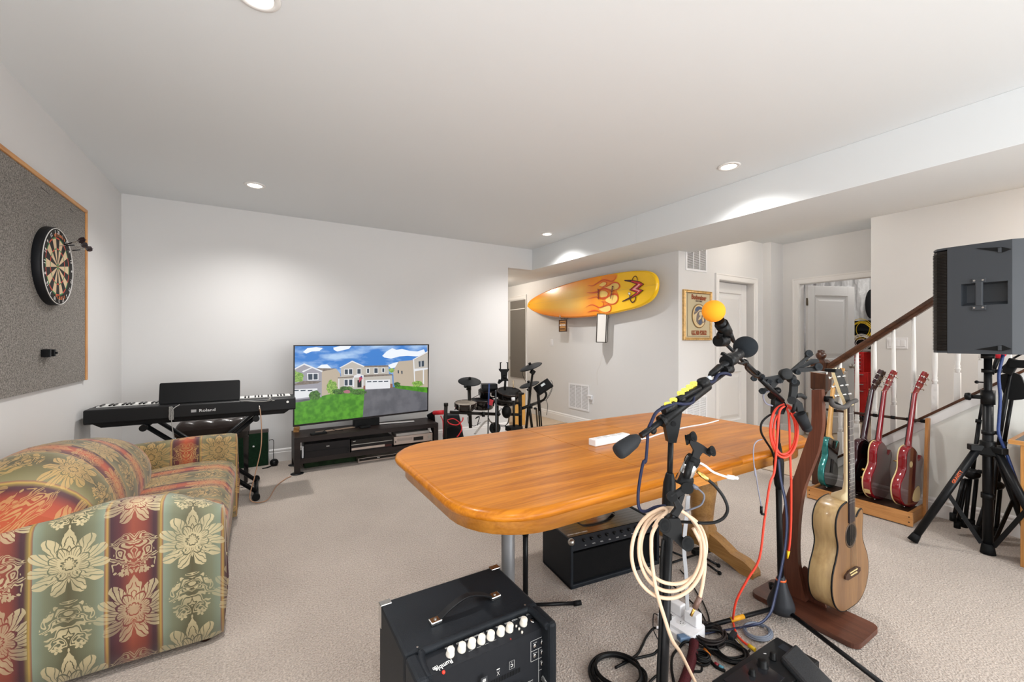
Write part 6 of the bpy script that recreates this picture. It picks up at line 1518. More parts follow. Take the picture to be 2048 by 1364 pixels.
def lp_back(M, t, h, c1, c2, side=1):
    part('switch_cover', B(M).prism(circ(.022, 20, .055 * side, .300), .002, z0=-h - .003), c1, t, label='round cover on the back')
    part('cavity_cover', B(M).prism(ol([(-.04 * side, .05), (-.13 * side, .06), (-.135 * side, .12), (-.10 * side, .165), (-.045 * side, .12)][::-1] if side > 0 else [(-.04 * side, .05), (-.13 * side, .06), (-.135 * side, .12), (-.10 * side, .165), (-.045 * side, .12)], 3), .002, z0=-h - .003), c2, t, label='large cover on the back')
M4 = rack_frame(GX, 1.105, -6)
t, h, zf = guitar(M4, M4.translation, 'cherry red electric guitar at the right rack end, cream covers on its back', LP, -1, .052, M_CHERRY, M_CHERRY, M_BACK, .40, .83, M_CHERRY, M_FRET, bind=M_CREAM, group='electric guitars on the oak rack')
lp_back(M4, t, h, M_CREAM, M_CREAM); strap_btn(M4, t, h)
part('knob', B(M4).rod((.10, .30, h), (.10, .30, h + .03), .004), M_GOLD, t)
M3_ = rack_frame(GX, 1.275, -4)
t, h, zf = guitar(M3_, M3_.translation, 'cherry red electric guitar second from the right in the rack, with a cream jack plate', LP, -1, .052, M_CHERRY, M_CHERRY, M_BACK, .40, .83, M_CHERRY, M_FRET, bind=M_CREAM, group='electric guitars on the oak rack')
part('jack_plate', B(M3_).box((.128, .040, 0), (.006, .035, .035), rotm('Z', -40)), M_CREAM, t, label='cream jack plate'); strap_btn(M3_, t, h)
for (y) in (.13, .19): part('knob', B(M3_).rod((.145, y, h), (.145, y, h + .016), .010), M_GOLD, t)
M2_ = rack_frame(GX, 1.385, -12)
t, h, zf = guitar(M2_, M2_.translation, 'very dark maroon electric guitar in the rack behind the acoustic guitar neck', LP, -1, .048, M_DKMAR, M_DKMAR, mat('black_back', '0e0c0d', .12, coat=.6), .40, .83, M_DKMAR, M_FRET, group='electric guitars on the oak rack')
part('cavity_cover', B(M2_).prism(ol([(-.02, .12), (.06, .10), (.09, .15), (.07, .26), (.0, .27)][::-1], 3), .003, z0=-h - .004), M_BLK, t); strap_btn(M2_, t, h)
M1_ = rack_frame(GX - .01, 1.585, 4)
t, h, zf = guitar(M1_, M1_.translation, 'teal electric guitar with a maple neck at the left end of the rack', TELE, -1, .045, M_TEAL, M_TEAL, mat('black_back', '0e0c0d', .12, coat=.6), .385, .82, M_MAPLE, M_MAPLE, head='six', group='electric guitars on the oak rack', m_head=M_MAPLE)
part('neck_plate', B(M1_).box((0, .345, -h - .003), (.05, .06, .003)), M_BLK, t); part('tremolo_cover', B(M1_).box((0.01, .17, -h - .003), (.05, .11, .003)), mat('cover_black', '1b1b1c', .35), t, bevel=.004); strap_btn(M1_, t, h)

# ---- oak rack
M_RK = wood('rack_oak', 'c38a52', '98622f', 'y', 1.0, .4); M_RKZ = wood('rack_oak_z', 'c38a52', '98622f', 'z', 1.0, .4); M_RKX = wood('rack_oak_x', 'b57e48', '8c5a2c', 'x', 1.0, .4)
gr = thing('guitar_rack', 'long low oak guitar rack with end posts and a padded rail before the stairs', 'rack', (4.0, 1.33, 0))
part('front_rail', B().bb(3.822, 3.842, 1.012, 1.655, .008, .098), M_RK, gr, bevel=.002)
part('back_rail', B().bb(4.135, 4.155, 1.03, 1.655, .008, .05), M_RK, gr, bevel=.002)
for y in (1.032, 1.635):
    part('end_board', B().bb(3.842, 4.18, y, y + .02, .008, .085), M_RKX, gr, bevel=.002)
    part('post', B().hexa([(4.10, y - .018, .01), (4.14, y - .018, .01), (4.14, y + .002, .01), (4.10, y + .002, .01)], [(4.165, y - .018, .715), (4.205, y - .018, .715), (4.205, y + .002, .715), (4.165, y + .002, .715)]), M_RKZ, gr, bevel=.002)
part('base_slat', B().bb(3.86, 3.99, 1.05, 1.64, .03, .05), M_RK, gr, bevel=.002); part('base_pad', B().bb(3.90, 4.12, 1.055, 1.635, .0505, .072), M_ROSE, gr, bevel=.003)
part('padded_rail', B().rod((4.185, 1.02, .69), (4.185, 1.66, .69), .010, n=12), mat('rail_pad', '3a2a22', .8), gr)
for y in (1.05, 1.13, 1.22, 1.33, 1.48, 1.6): part('rail_grip', B().rod((4.185, y - .012, .69), (4.185, y + .012, .69), .013, n=12), M_RUB, gr)
for (y, z) in ((1.022, .035), (1.022, .07), (1.645, .035), (1.645, .07)): part('screw_hole', B().rod((3.8235, y + (.008 if y < 1.2 else -.008), z), (3.8205, y + (.008 if y < 1.2 else -.008), z), .004), M_BLK, gr)
for y in (1.03, 1.64): part('foot', B().bb(3.83, 4.16, y, y + .015, 0, .008), M_RKX, gr)

# ---- acoustic guitar and its wooden stand
M_TOPW = wood('acoustic_top', '86633f', '68492e', 'z', 1.2, .35, rings=.8); M_SIDW = wood('acoustic_side', 'c6aa7a', '9c7f55', 'z', .5, .3, coat=.3, rings=.5); M_NKW = mat('pale_neck', 'e2cfa4', .35)
yv = Vector((-.03, .01, 1)).normalized(); MAc = frame((2.325, .872, .060), (1, -.02, 0), y=yv)
t, h, zf = guitar(MAc, MAc.translation, 'acoustic guitar with a cutaway and brown top hanging on the wooden stand', ACO, 1, .095, M_SIDW, M_TOPW, M_SIDW, .49, .925, M_NKW, M_FRET, bind=M_BLK, acoustic=True, m_head=M_NKW)
part('soundhole', B(MAc).prism(circ(.048, 28, 0, .330), .0006, z0=h + .0013), mat('hole_black', '0a0807', .9), t)
b = B(MAc); b.lathe([(.049, 0), (.049, .0012), (.058, .0012), (.058, 0)], (0, .330, h + .0012), n=36); part('rosette', b, mat('rosette_brown', '4a3828', .4), t)
part('bridge', B(MAc).prism([(-.075, .150), (-.05, .140), (.05, .140), (.075, .150), (.075, .165), (.04, .178), (-.04, .178), (-.075, .165)], .008, z0=h + .001), M_ROSE, t, bevel=.002)
part('saddle', B(MAc).box((0, .170, h + .010), (.075, .003, .004)), M_CREAM, t)
for k in range(6):
    x = -.0275 + k * .011; part('bridge_pin', B(MAc).ball((x, .158, h + .011), .0035, n=8, m=5), M_CREAM, t)
    part('string', B(MAc).rod((x, .160, h + .010), (x * .62, .925, zf + .007), .0006, n=4), M_STEEL, t)
for k in range(8):
    y = .925 - (.925 - .26) * (1 - 2 ** (-(3 + 2 * k) / 12)) * 1.0 + .01
    if y > .40: part('fret_marker', B(MAc).box((-.024, y, zf + .0045), (.003, .003, .001)), M_CREAM, t)
# clip-on tuner
tun = thing('clip_tuner', 'silver and black clip on the headstock of the acoustic guitar', 'tuner', D(1640, 743, 1.9))
part('body', B().box(D(1637, 744, 1.88), (.012, .07, .012), rotm('Z', 0) @ rotm('X', 6)), M_CHR, tun, bevel=.002); part('jaw', B().box(D(1662, 741, 1.90), (.02, .045, .016)), M_BLK, tun, bevel=.003)
# stand
M_SW = wood('sapele', '6e402d', '4c281c', 'z', 1.0, .45); M_SWB = wood('sapele_base', '633a2a', '43241a', 'y', 1.0, .4)
gs_ = thing('guitar_stand', 'curved dark red wooden stand holding the acoustic guitar', 'stand', (2.22, .93, 0))
b = B(); b.prism(rrect(.235, .44, .035, 5, 2.222, .945), .022, z0=.004); part('base', b, M_SWB, gs_, bevel=.006)
XSW = 2.245
def yz(u, v): p = PX(u, v, XSW); return (p.y, p.z)
L_ = [(1558, 1200), (1560, 1130), (1562, 1085), (1565, 1029), (1574, 986), (1588, 952), (1604, 905), (1613, 880), (1622, 850), (1623, 800), (1623, 780)]
R_ = [(1643, 779), (1645, 842), (1641, 875), (1636, 902), (1620, 945), (1606, 984), (1598, 1035), (1595, 1085), (1596, 1128), (1603, 1165), (1612, 1205)]
pr_l = [(p.x, p.y) for p in smooth_path([(*yz(*q), 0) for q in L_], 3)]; pr_r = [(p.x, p.y) for p in smooth_path([(*yz(*q), 0) for q in R_], 3)]
prof2 = pr_l + pr_r
mm = frame((XSW, 0, 0), (0, 1, 0), y=(0, 0, 1))      # local x -> world y, local y -> world z, local z -> world x
part('upright', B(mm).prism([(a, max(c, .026)) for a, c in prof2], .032), M_SW, gs_, bevel=.005)
part('foot_block', B(mm).prism([(1.07, .026), (.905, .026), (.935, .10), (.965, .17), (1.00, .18), (1.03, .12)][::-1], .010, z0=.032), M_SW, gs_, bevel=.003)
ya = PX(1640, 797, XSW).y; za = PX(1645, 797, XSW).z
part('yoke_arm', B().rod((XSW + .03, ya, za), (2.285, .90, za - .005), .011).rod((2.275, .915, za - .004), (2.29, .885, za - .006), .015), M_BLKM, gs_)
part('yoke', B().tube([D(1663, 797, 1.80), D(1664, 808, 1.80), D(1676, 814, 1.82), D(1690, 814, 1.85), D(1700, 806, 1.9), D(1712, 801, 1.93)], .0105), mat('yoke_rubber', '3a3634', .7), gs_)
part('yoke_stub', B().rod((2.285, .90, za - .005), D(1680, 812, 1.84), .008), M_BLKM, gs_)

# ================================================================ LOUDSPEAKER on its tripod
M_PA = mat('speaker_plastic', '33373c', .55, bump=(300, .12, .001)); M_GRL = mat('speaker_grille', '2a2623', .45, .4)
pz0, pz1 = 1.205, 1.845; pc = Vector((3.748, .654, pz0))
pa = thing('loudspeaker', 'large black loudspeaker on the tripod stand in front of the stairs', 'speaker', pc)
out_ = [(3.565, .787), (3.565, .532), (3.66, .40), (3.84, .40), (3.93, .532), (3.93, .787)]
b = B()
R = []
for z, k in ((pz0, .0), (pz0 + .0, .0), (pz1, .0)): R.append([(x, y, z) for x, y in out_])
zz0 = PX(1930, 612, 3.565).z; zz1 = PX(1930, 568, 3.565).z; hy0 = PX(1922, 600, 3.565).y; hy1 = .548
n6 = len(out_); b.add([(x, y, z) for z in (pz0, pz1) for x, y in out_], [tuple(range(n6)), tuple(range(n6, 2 * n6))[::-1]] + [(i, i + n6, (i + 1) % n6 + n6, (i + 1) % n6) for i in range(1, n6)])
xo = 3.565; xi = 3.625
b.add([(xo, .787, pz0), (xo, .532, pz0), (xo, .532, pz1), (xo, .787, pz1), (xo, hy0, zz0), (xo, hy1, zz0), (xo, hy1, zz1), (xo, hy0, zz1), (xi, hy0 - .012, zz0 + .02), (xi, hy1, zz0 + .02), (xi, hy1, zz1 - .006), (xi, hy0 - .012, zz1 - .006)],
      [(0, 1, 5, 4), (1, 2, 6, 5), (2, 3, 7, 6), (3, 0, 4, 7), (4, 5, 9, 8), (5, 6, 10, 9), (6, 7, 11, 10), (7, 4, 8, 11), (8, 9, 10, 11)])
part('cabinet', b, M_PA, pa)
# grille: curved front with fine ribs
gb_ = B(); gp = [(3.568, .788), (3.578, .835), (3.63, .862), (3.748, .872), (3.866, .862), (3.918, .835), (3.927, .788)]
gb_.rings([[(x, y, pz0 + .012) for x, y in gp], [(x, y, pz1 - .02) for x, y in gp]], smooth=False); part('grille', gb_, M_GRL, pa)
rb = B()
for k in range(64):
    z = pz0 + .02 + k * (pz1 - pz0 - .045) / 64
    rb.tube([(x - .003 if x < 3.7 else x + .003, y + .002, z) for x, y in gp], .0022, n=4, sm=False)
part('grille_rib', rb, M_GRL, pa, kind='stuff')
for z in (pz0 + .003, pz1 - .012): part('rim', B().prism([(x + (3.748 - x) * -.01, y) for x, y in gp + [(3.93, .78), (3.565, .78)][0:0]][::-1], .012, z0=z), M_PA, pa)
hb = PX(1959, 590, 3.55); part('handle_bar', B().bb(3.552, 3.570, hb.y - .012, hb.y + .018, zz0 - .004, zz1 + .006), M_PA, pa, bevel=.005)
for z in (zz0 - .014, zz1 + .014):
    o_ = part('handle_mount', B().bb(3.556, 3.5648, hb.y - .024, hb.y + .032, z - .014, z + .014), M_PA, pa, bevel=.002)
    for dy in (-.012, .022): part('bolt', B().rod((3.5565, hb.y + dy, z), (3.553, hb.y + dy, z), .005, n=8), M_STEEL, o_)
for (v0, v1, sgn) in ((497, 503, 1), (699, 692, -1)):
    a = PX(1950, v0, 3.564); q1 = PX(2005, v0 - 3 * sgn, 3.564); q2 = PX(2024, v0 + 1 * sgn, 3.564); q3 = PX(2005, v1 + 2 * sgn, 3.564)
    part('rig_groove', B().add([(3.5635, a.y, a.z), (3.5635, q1.y, q1.z), (3.5635, q2.y, q2.z), (3.5635, q3.y, q3.z), (3.5625, a.y, a.z), (3.5625, q1.y, q1.z), (3.5625, q2.y, q2.z), (3.5625, q3.y, q3.z)], [(4, 5, 6, 7), (0, 1, 5, 4), (2, 3, 7, 6), (1, 2, 6, 5)]), M_BLK, pa)
    part('rig_point', B().box((3.560, q1.y + .01, (q1.z + q3.z) / 2), (.006, .014, .028)), M_PA, pa, bevel=.002)
part('top_plate', B().rod((pc.x, pc.y, pz0 - .03), (pc.x, pc.y, pz0), .030), M_BLK, pa)
tp = thing('speaker_tripod', 'tall black tripod stand carrying the loudspeaker', 'stand', (pc.x, pc.y, 0))
cx, cy = pc.x, pc.y
part('upper_tube', B().rod((cx, cy, .80), (cx, cy, pz0 - .03), .0175, n=20), M_BLKM, tp); part('main_tube', B().rod((cx, cy, .03), (cx, cy, .96), .0235, n=20), M_BLKM, tp)
part('clamp_collar', B().rod((cx, cy, .90), (cx, cy, .985), .031, n=20).rod((cx, cy, .94), (cx - .02, cy + .07, .94), .012), M_BLK, tp)
part('clamp_knob', B().lathe([(.0, 0), (.020, .004), (.024, .012), (.020, .03), (0, .034)], (cx - .018, cy + .062, .94), (-.25, 1, 0), 14), M_BLK, tp); part('lock_pin', B().ball((cx - .005, cy + .045, 1.03), .010).rod((cx, cy, 1.03), (cx, cy + .04, 1.03), .004), M_BLK, tp)
part('hub', B().hexa([(cx - .045, cy - .045, .60), (cx + .045, cy - .045, .60), (cx + .045, cy + .045, .60), (cx - .045, cy + .045, .60)], [(cx - .03, cy - .03, .66), (cx + .03, cy - .03, .66), (cx + .03, cy + .03, .66), (cx - .03, cy + .03, .66)]).rod((cx, cy, .59), (cx, cy, .68), .036), M_BLK, tp, bevel=.004)
part('lower_collar', B().rod((cx, cy, .335), (cx, cy, .365), .030, n=18), M_BLK, tp); part('bottom_cap', B().lathe([(.034, .0), (.030, .03), (.026, .06)], (cx, cy, 0.004), n=18), M_RUB, tp)
for k, e_ in enumerate(((3.553, .941), (3.585, .345), (3.96, .50))):
    e_ = Vector((*e_, .012)); d0 = (e_ - Vector((cx, cy, .012))).normalized(); s0 = Vector((cx, cy, .63)) + d0 * .045
    l_ = part('leg', B().rod(s0, e_, .0205, n=16), M_BLKM, tp); dd = (e_ - s0).normalized()
    part('rubber_foot', B().rod(e_ - dd * .05, e_ + dd * .0, .0215, .027, 16), M_RUB, l_); part('hub_arm', B().box(Vector((cx, cy, .635)) + d0 * .04, (.09, .045, .035), rotm('Z', math.degrees(atan2(d0.y, d0.x)))), M_BLK, l_, bevel=.004)
    mid = lerp(s0, e_, .46); part('brace', B().strip([Vector((cx, cy, .06)) + d0 * .03, mid], .022, .005, up=(d0.y, -d0.x, .01)), M_BLKM, l_)
    if k == 0:
        pr = Print(frame(lerp(s0, e_, .30) + Vector((-.0195, -.004, .004)), (e_ - s0) * -1, z=(-1, 0, .3)), .0008); pr.text(ink('print_orange', 'd2643a'), 'GRAVITY', .022, 0, 0, bold=.0006); part('print', pr.b, pr.mats, l_, kind='stuff')
for z in (.72, 1.09): part('velcro_strap', B().rod((cx, cy, z), (cx, cy, z + .022), .028, n=16).box((cx + .02, cy - .035, z + .011), (.012, .035, .020)), M_BLK, tp)
bl = mat('blue_cable', '27407c', .5, var=(300, .5))
single('blue_cable', B().tube([(cx + .0, cy - .06, 1.20), (cx - .01, cy - .045, 1.08), (cx - .01, cy - .05, .95), (cx - .005, cy - .045, .82), (cx - .01, cy - .045, .73), (cx - .01, cy - .075, .62), (cx - .03, cy - .13, .42), (cx - .06, cy - .20, .20), (cx - .09, cy - .25, .05), (cx - .10, cy - .40, .01)], .0075), bl, 'blue braided cable strapped down the pole of the loudspeaker stand', 'cable')

# ---- folded stands leaning behind the tripod
Z10 = lambda x, y: (1780 + x * 268 / 937, 760 + y * 390 / 1364)
def F(x, y, d): return D(*Z10(x, y), d)
fa = thing('folded_stand', 'folded black microphone stand with a domed hub left of the tripod pole', 'stand', Vector((*G(1918, 1058).xy, 0)))
part('hub', B().ball(F(572, 655, 2.74), .042, (1, 1, .85)), M_BLK, fa); part('pole', B().rod(F(580, 620, 2.74), F(625, 280, 2.78), .011).rod(F(625, 280, 2.78), F(650, 130, 2.79), .008), M_BLKM, fa)
part('ring', B().rod(F(617, 300, 2.78), F(621, 275, 2.78), .015), M_BLK, fa)
for (x0, x1, yb) in ((515, 440, 985), (535, 470, 1035), (560, 520, 1030), (605, 570, 1030)):
    e_ = F(x1, yb, 2.76); l_ = part('leg', B().rod(F(x0, 690, 2.76), e_, .011), M_BLKM, fa); part('rubber_foot', B().rod(e_, e_ + Vector((0, 0, .05)), .017), M_RUB, l_)
fb2 = thing('folded_stand', 'folded black boom stand with a flat clamp leaning behind the tripod pole', 'stand', Vector((*G(1965, 1070).xy, 0)))
part('pole', B().rod(F(745, 740, 2.68), F(800, 430, 2.695), .014).rod(F(800, 430, 2.695), F(850, 130, 2.70), .010), M_BLKM, fb2); part('boom', B().rod(F(765, 360, 2.69), F(835, -60, 2.705), .010), M_BLKM, fb2)
part('clamp', B(frame(F(862, 45, 2.66), Vector((0, -.95, .25)), z=(-1, 0, 0))).prism(rrect(.10, .17, .035), .03, z0=-.015), M_BLK, fb2, bevel=.004)
part('hub', B().ball(F(745, 735, 2.68), .036, (1, 1, .8)).rod(F(620, 640, 2.68), F(745, 650, 2.68), .012), M_BLK, fb2)
for (x0, x1, yb) in ((700, 600, 1075), (690, 635, 1110), (770, 740, 1090)):
    e_ = F(x1, yb, 2.64); l_ = part('leg', B().rod(F(x0, 760, 2.68), e_, .011), M_BLKM, fb2); part('rubber_foot', B().rod(e_, e_ + Vector((0, 0, .05)), .017), M_RUB, l_)
ms3 = thing('boom_stand', 'black boom stand with a red foam microphone behind the loudspeaker', 'stand', Vector((4.02, .50, 0)))
r_ = D(1997, 706, 2.70); part('foam_ball', B().ball(r_, .036), mat('red_foam', 'c81e2c', .9, bump=(400, .4)), ms3, label='red foam microphone cover'); part('microphone', B().rod(r_ + Vector((0, 0, -.02)), r_ + Vector((.01, .03, -.14)), .013, .010), M_BLK, ms3)
part('boom', B().tube([D(1990, 745, 2.70), D(2005, 735, 2.70), D(2030, 715, 2.70), D(2060, 700, 2.62)], .006), M_BLKM, ms3)
part('clamp_block', B().box(D(2022, 733, 2.66), (.04, .05, .10), rotm('X', 20)), M_BLK, ms3, bevel=.004); part('clamp_arm', B().box(D(2040, 728, 2.62), (.03, .09, .05)), M_BLK, ms3, bevel=.004)
part('pole', B().rod(D(2022, 740, 2.66), D(1995, 900, 2.66), .010), M_BLKM, ms3)
p_ = D(1995, 900, 2.66); part('lower_pole', B().rod(p_, (p_.x - .02, p_.y + .03, .01), .012), M_BLKM, ms3)

# ---- desk at the right edge
M_DK = wood('desk_oak', 'd39a55', 'a8713a', 'z', 1.0, .4); M_DKY = wood('desk_oak_y', 'd39a55', 'a8713a', 'y', 1.0, .4)
ds = thing('desk', 'small desk with a dark top and oak edge at the right edge of the photo', 'desk', (3.95, .1, 0))
part('top', B().bb(3.70, 4.17, -.50, .545, .700, .712), mat('desk_dark', '35383a', .35), ds); 
part('edge_band', B().bb(3.68, 3.70, -.50, .565, .690, .714), M_DKY, ds, bevel=.002); part('edge_band', B().bb(3.70, 4.17, .545, .565, .690, .714), M_RKX, ds, bevel=.002)
part('side_panel', B().bb(3.695, 4.15, .498, .522, .0, .690), M_DK, ds, bevel=.002); part('side_panel', B().bb(3.695, 4.15, -.48, -.455, .0, .690), M_DK, ds, bevel=.002); part('back_panel', B().bb(4.12, 4.14, -.455, .498, .30, .690), M_DK, ds)
# ================================================================ MICROPHONE STAND nearest the camera
Z11 = lambda x, y: (1180 + x * 380 / 1364, 900 + y * 380 / 1364)
Z12 = lambda x, y: (1180 + x * 360 / 1364, 580 + y * 360 / 1364)
Z13 = lambda x, y: (1160 + x * 500 / 2048, 1140 + y * 224 / 918)
Z7 = lambda x, y: (1320 + x * 460 / 1494, 460 + y * 420 / 1364)
Zb = lambda x, y: (1380 + x * 300 / 1364, 660 + y * 300 / 1364)
Zd = lambda x, y: (1500 + x * 300 / 974, 900 + y * 420 / 1364)
def P11(x, y, d): return D(*Z11(x, y), d)
def P12(x, y, d): return D(*Z12(x, y), d)
def P7(x, y, d): return D(*Z7(x, y), d)
def Pb(x, y, d): return D(*Zb(x, y), d)
M_NAVY = mat('navy_cable', '1b2038', .5); M_TAN = mat('beige_instrument_cable', 'cdb196', .6, bump=(500, .3, .0008)); M_RED2 = mat('coral_red_cable', 'e8432c', .45); M_GRY = mat('grey_cable2', '8a8c9c', .5)
top1 = D(1343, 842, 1.06); low1 = D(1326, 1364, 1.05); dr = (low1 - top1) / (top1.z - low1.z); base1 = top1 + dr * top1.z
s1 = thing('microphone_stand', 'black boom microphone stand nearest the camera, with yellow picks on its boom', 'stand', (base1.x, base1.y, 0))
def at1(v):       # point on the pole at photo height v
    z = CAM_H + (682 - v) * 1.055 / FPX; return top1 + dr * (top1.z - z)
part('lower_tube', B().rod(base1 + Vector((0, 0, .02)), at1(985), .0125, n=18), M_BLKM, s1); part('upper_tube', B().rod(at1(990), at1(850), .0070, n=16), M_BLKM, s1)
ax = (top1 - base1).normalized()
part('clutch', B().lathe([(.013, -.10), (.0155, -.085), (.0165, -.03), (.0165, .0), (.0150, .03), (.010, .052), (.008, .056)], at1(990), ax, 18), M_BLK, s1)
part('ring', B().rod(at1(1026), at1(1021), .0142, n=18), M_WPL, s1); part('ring', B().rod(at1(882), at1(879), .0088, n=18), M_WPL, s1)
part('base', B().lathe([(0, .0), (.13, .0), (.13, .012), (.11, .022), (.02, .030), (0, .03)], Vector((base1.x, base1.y, 0)), n=32), M_BLKM, s1)
hg = P12(618, 985, 1.05)
part('hinge', B(frame(P12(618, 1015, 1.05), RGT, z=-EX)).prism([(-.011, -.045), (.008, -.045), (.016, -.01), (.022, .03), (.020, .055), (-.022, .035), (-.018, -.01)], .022, z0=-.011), M_BLK, s1, bevel=.003)
part('hinge_bolt', B().rod(P12(635, 1015, 1.035), P12(635, 1015, 1.05), .006, n=12), M_BLKM, s1); part('wing_nut', B().ball(P12(480, 1062, 1.0), .010, (.8, .8, 1)).rod(P12(480, 1055, 1.0), P12(500, 1010, 1.0), .004), M_BLK, s1)
part('counterweight', B().lathe([(0, 0), (.0165, .001), (.0185, .006), (.0190, .02), (.0165, .05), (.010, .066), (.0075, .068)], P12(208, 1232, .945), P12(390, 1100, .975) - P12(208, 1232, .945), 20), mat('grip_rubber', '222427', .65), s1)
part('boom_tube', B().rod(P12(385, 1105, .975), P12(560, 980, 1.0), .0072, n=14), M_BLKM, s1)
part('boom_sleeve', B().rod(P12(535, 1000, 1.0), P12(890, 728, 1.10), .0125, n=18).rod(P12(535, 1000, 1.0), P12(560, 982, 1.003), .015, n=18), M_BLK, s1)
part('boom_tube', B().rod(P12(880, 735, 1.10), P12(1030, 625, 1.15), .0055, n=12), mat('boom_dark', '241f1e', .35, .3), s1)
part('boom_knob', B().lathe([(0, 0), (.016, .002), (.017, .014), (.012, .022), (0, .024)], P12(870, 730, 1.085), UP + RGT * -.4, 14), M_BLK, s1); part('boom_knob', B().lathe([(0, 0), (.014, .002), (.014, .012), (0, .018)], P12(690, 850, 1.035), UP + RGT * -.4, 14), M_BLK, s1)
part('pick_holder', B().rod(P12(555, 910, 1.0), P12(640, 870, 1.015), .010).rod(P12(660, 830, 1.02), P12(830, 740, 1.07), .007), M_BLK, s1)
# picks: each its own thing held on the boom
YP_ = mat('pick_yellow', 'ead51c', .35)
bd = (P12(830, 740, 1.07) - P12(555, 910, 1.0)).normalized()
lbs = ['lowest yellow guitar pick on the boom of the nearest stand', 'second lowest yellow guitar pick on the boom', 'third yellow guitar pick from the bottom of the boom', 'fourth yellow guitar pick from the bottom of the boom', 'fifth yellow guitar pick, next to the topmost on the boom', 'topmost yellow guitar pick on the boom']
for k, (x, y) in enumerate(((592, 882), (634, 850), (690, 798), (722, 775), (757, 748), (787, 724))):
    d_ = 1.0 + .07 * k / 5; c = P12(x, y, d_); MP_ = frame(c, RGT * .9 + bd * .2, z=(-EX + bd * .5 + RGT * .15))
    shp = ol([(0, -.0125), (.0055, -.005), (.0095, .005), (.0075, .0100), (0, .0108), (-.0075, .0100), (-.0095, .005), (-.0055, -.005)], 3)
    pk = thing('guitar_pick', lbs[k], 'pick', c, 'yellow picks on the microphone boom'); part('body', B(MP_).prism(shp, .0014, z0=-.0007), YP_, pk)
    part('mark', B(MP_).tube([(-.005, -.001, .0009), (-.003, -.005, .0009), (.003, -.005, .0009), (.005, -.001, .0009)], .0007, n=4).rod((-.004, .004, .0004), (-.004, .004, .0011), .0012, n=6).rod((.004, .004, .0004), (.004, .004, .0011), .0012, n=6), mat('pick_mark', '9a7a14', .5), pk)
# microphone one
m1 = thing('microphone', 'black microphone with a round black foam cover on the nearest boom stand', 'microphone', P12(1180, 430, 1.26))
part('handle', B().lathe([(.0065, 0), (.0075, .02), (.0105, .024), (.0135, .10), (.0165, .125)], P12(985, 592, 1.14), P12(1150, 465, 1.23) - P12(985, 592, 1.14), 18), M_BLKM, m1)
part('foam_cover', B().ball(P12(1178, 432, 1.25), .0335, (1, 1, .96), n=28, m=18), mat('black_foam', '1d2125', .95, bump=(600, .5, .001)), m1, label='round black foam cover')
part('plug', B().lathe([(.0045, 0), (.0085, .012), (.0095, .05)], P12(905, 650, 1.12), P12(1010, 560, 1.15) - P12(905, 650, 1.12), 14), M_BLK, m1)
mc1 = part('clip', B().rod(P12(1030, 545, 1.16), P12(1080, 520, 1.19), .0185, n=16).tube([P12(1060, 545, 1.17), P12(1065, 590, 1.165), P12(1040, 610, 1.155)], .009), M_BLK, s1); part('clip_joint', B().rod(P12(1015, 610, 1.14), P12(1065, 600, 1.16), .012), M_BLK, s1)
part('clip_lever', B().box(P12(1035, 500, 1.16), (.012, .03, .008), rotm('X', 30)), M_BLK, s1)
single('microphone_cable', B().tube([P12(905, 655, 1.12), P12(905, 690, 1.115), P12(925, 705, 1.115), P12(945, 690, 1.12), P12(950, 660, 1.12), P12(985, 635, 1.13), P12(1030, 635, 1.14), P12(1065, 645, 1.14), P12(1030, 630, 1.12), P12(975, 640, 1.11), P12(940, 690, 1.11), P12(900, 700, 1.10), P12(850, 700, 1.09), P12(790, 800, 1.06), P12(780, 850, 1.04), P12(720, 865, 1.02), P12(650, 860, 1.01), P12(560, 890, .99), P12(500, 930, .98), P12(465, 1000, .98), P12(440, 1060, .99), P12(435, 1150, 1.0), P12(422, 1300, 1.0), P11(385, 80, 1.0), P11(360, 200, 1.0), P11(345, 330, 1.0), P11(355, 420, 1.0), P11(400, 440, 1.01), P11(470, 410, 1.02), P11(540, 400, 1.03)], .0038, n=8, k=4), M_NAVY, 'navy blue cable wound round the boom of the nearest stand and hanging in a loop', 'cable')
single('cable_tape', B().rod(P12(903, 655, 1.118), P12(908, 685, 1.113), .0055), mat('clear_tape', 'c8d0da', .3), 'pale tape wrapped on the cable behind the black microphone', 'tape')

# tablet arm with rubber cups clamped on this stand
th1 = thing('tablet_mount', 'black arm with four rubber cups and a silver tube on the nearest stand', 'mount', P11(640, 480, .97))
def cup(p, n_, r=.012, par=th1): return part('rubber_cup', B().lathe([(.006, -.012), (.0075, -.004), (r, .004), (r, .006), (r * .7, .004), (.004, -.003), (0, -.003)], p, n_, 18), M_RUB, par)
cn = -EX * .6 + RGT * .5 + UP * .25
cup(P12(772, 1112, .97), cn); cup(P12(915, 1222, .97), cn); cup(P12(745, 1135, .985), -cn * .5 + RGT * -.4); 
part('upper_plate', B(frame(P12(830, 1190, .975), RGT, z=-EX)).prism([(-.022, .022), (-.012, .016), (.006, .006), (.022, -.006), (.030, -.012), (.022, -.022), (.006, -.012), (0, -.02), (-.004, -.036), (-.022, -.030), (-.014, -.008), (-.024, .010)][::-1], .008, z0=-.004), M_BLK, th1, bevel=.002)
part('bracket_strap', B().rod(P11(700, 60, .98), P11(765, 95, .98), .014).rod(P11(635, 195, .98), P11(720, 235, .98), .014), M_RUB, th1)
part('silver_tube', B().rod(P11(745, 60, .985), P11(660, 235, .985), .0165, n=20), mat('polished_silver', 'cfd0d0', .15, .95), th1, label='shiny silver tube')
part('black_stripe', B().rod(P11(725, 80, .965), P11(690, 200, .965), .008), M_BLK, th1)
part('upper_joint', B().rod(P11(700, 275, .96), P11(690, 275, 1.0), .013, n=20).rod(P11(590, 335, .965), P11(585, 335, 1.0), .012, n=20), M_BLK, th1)
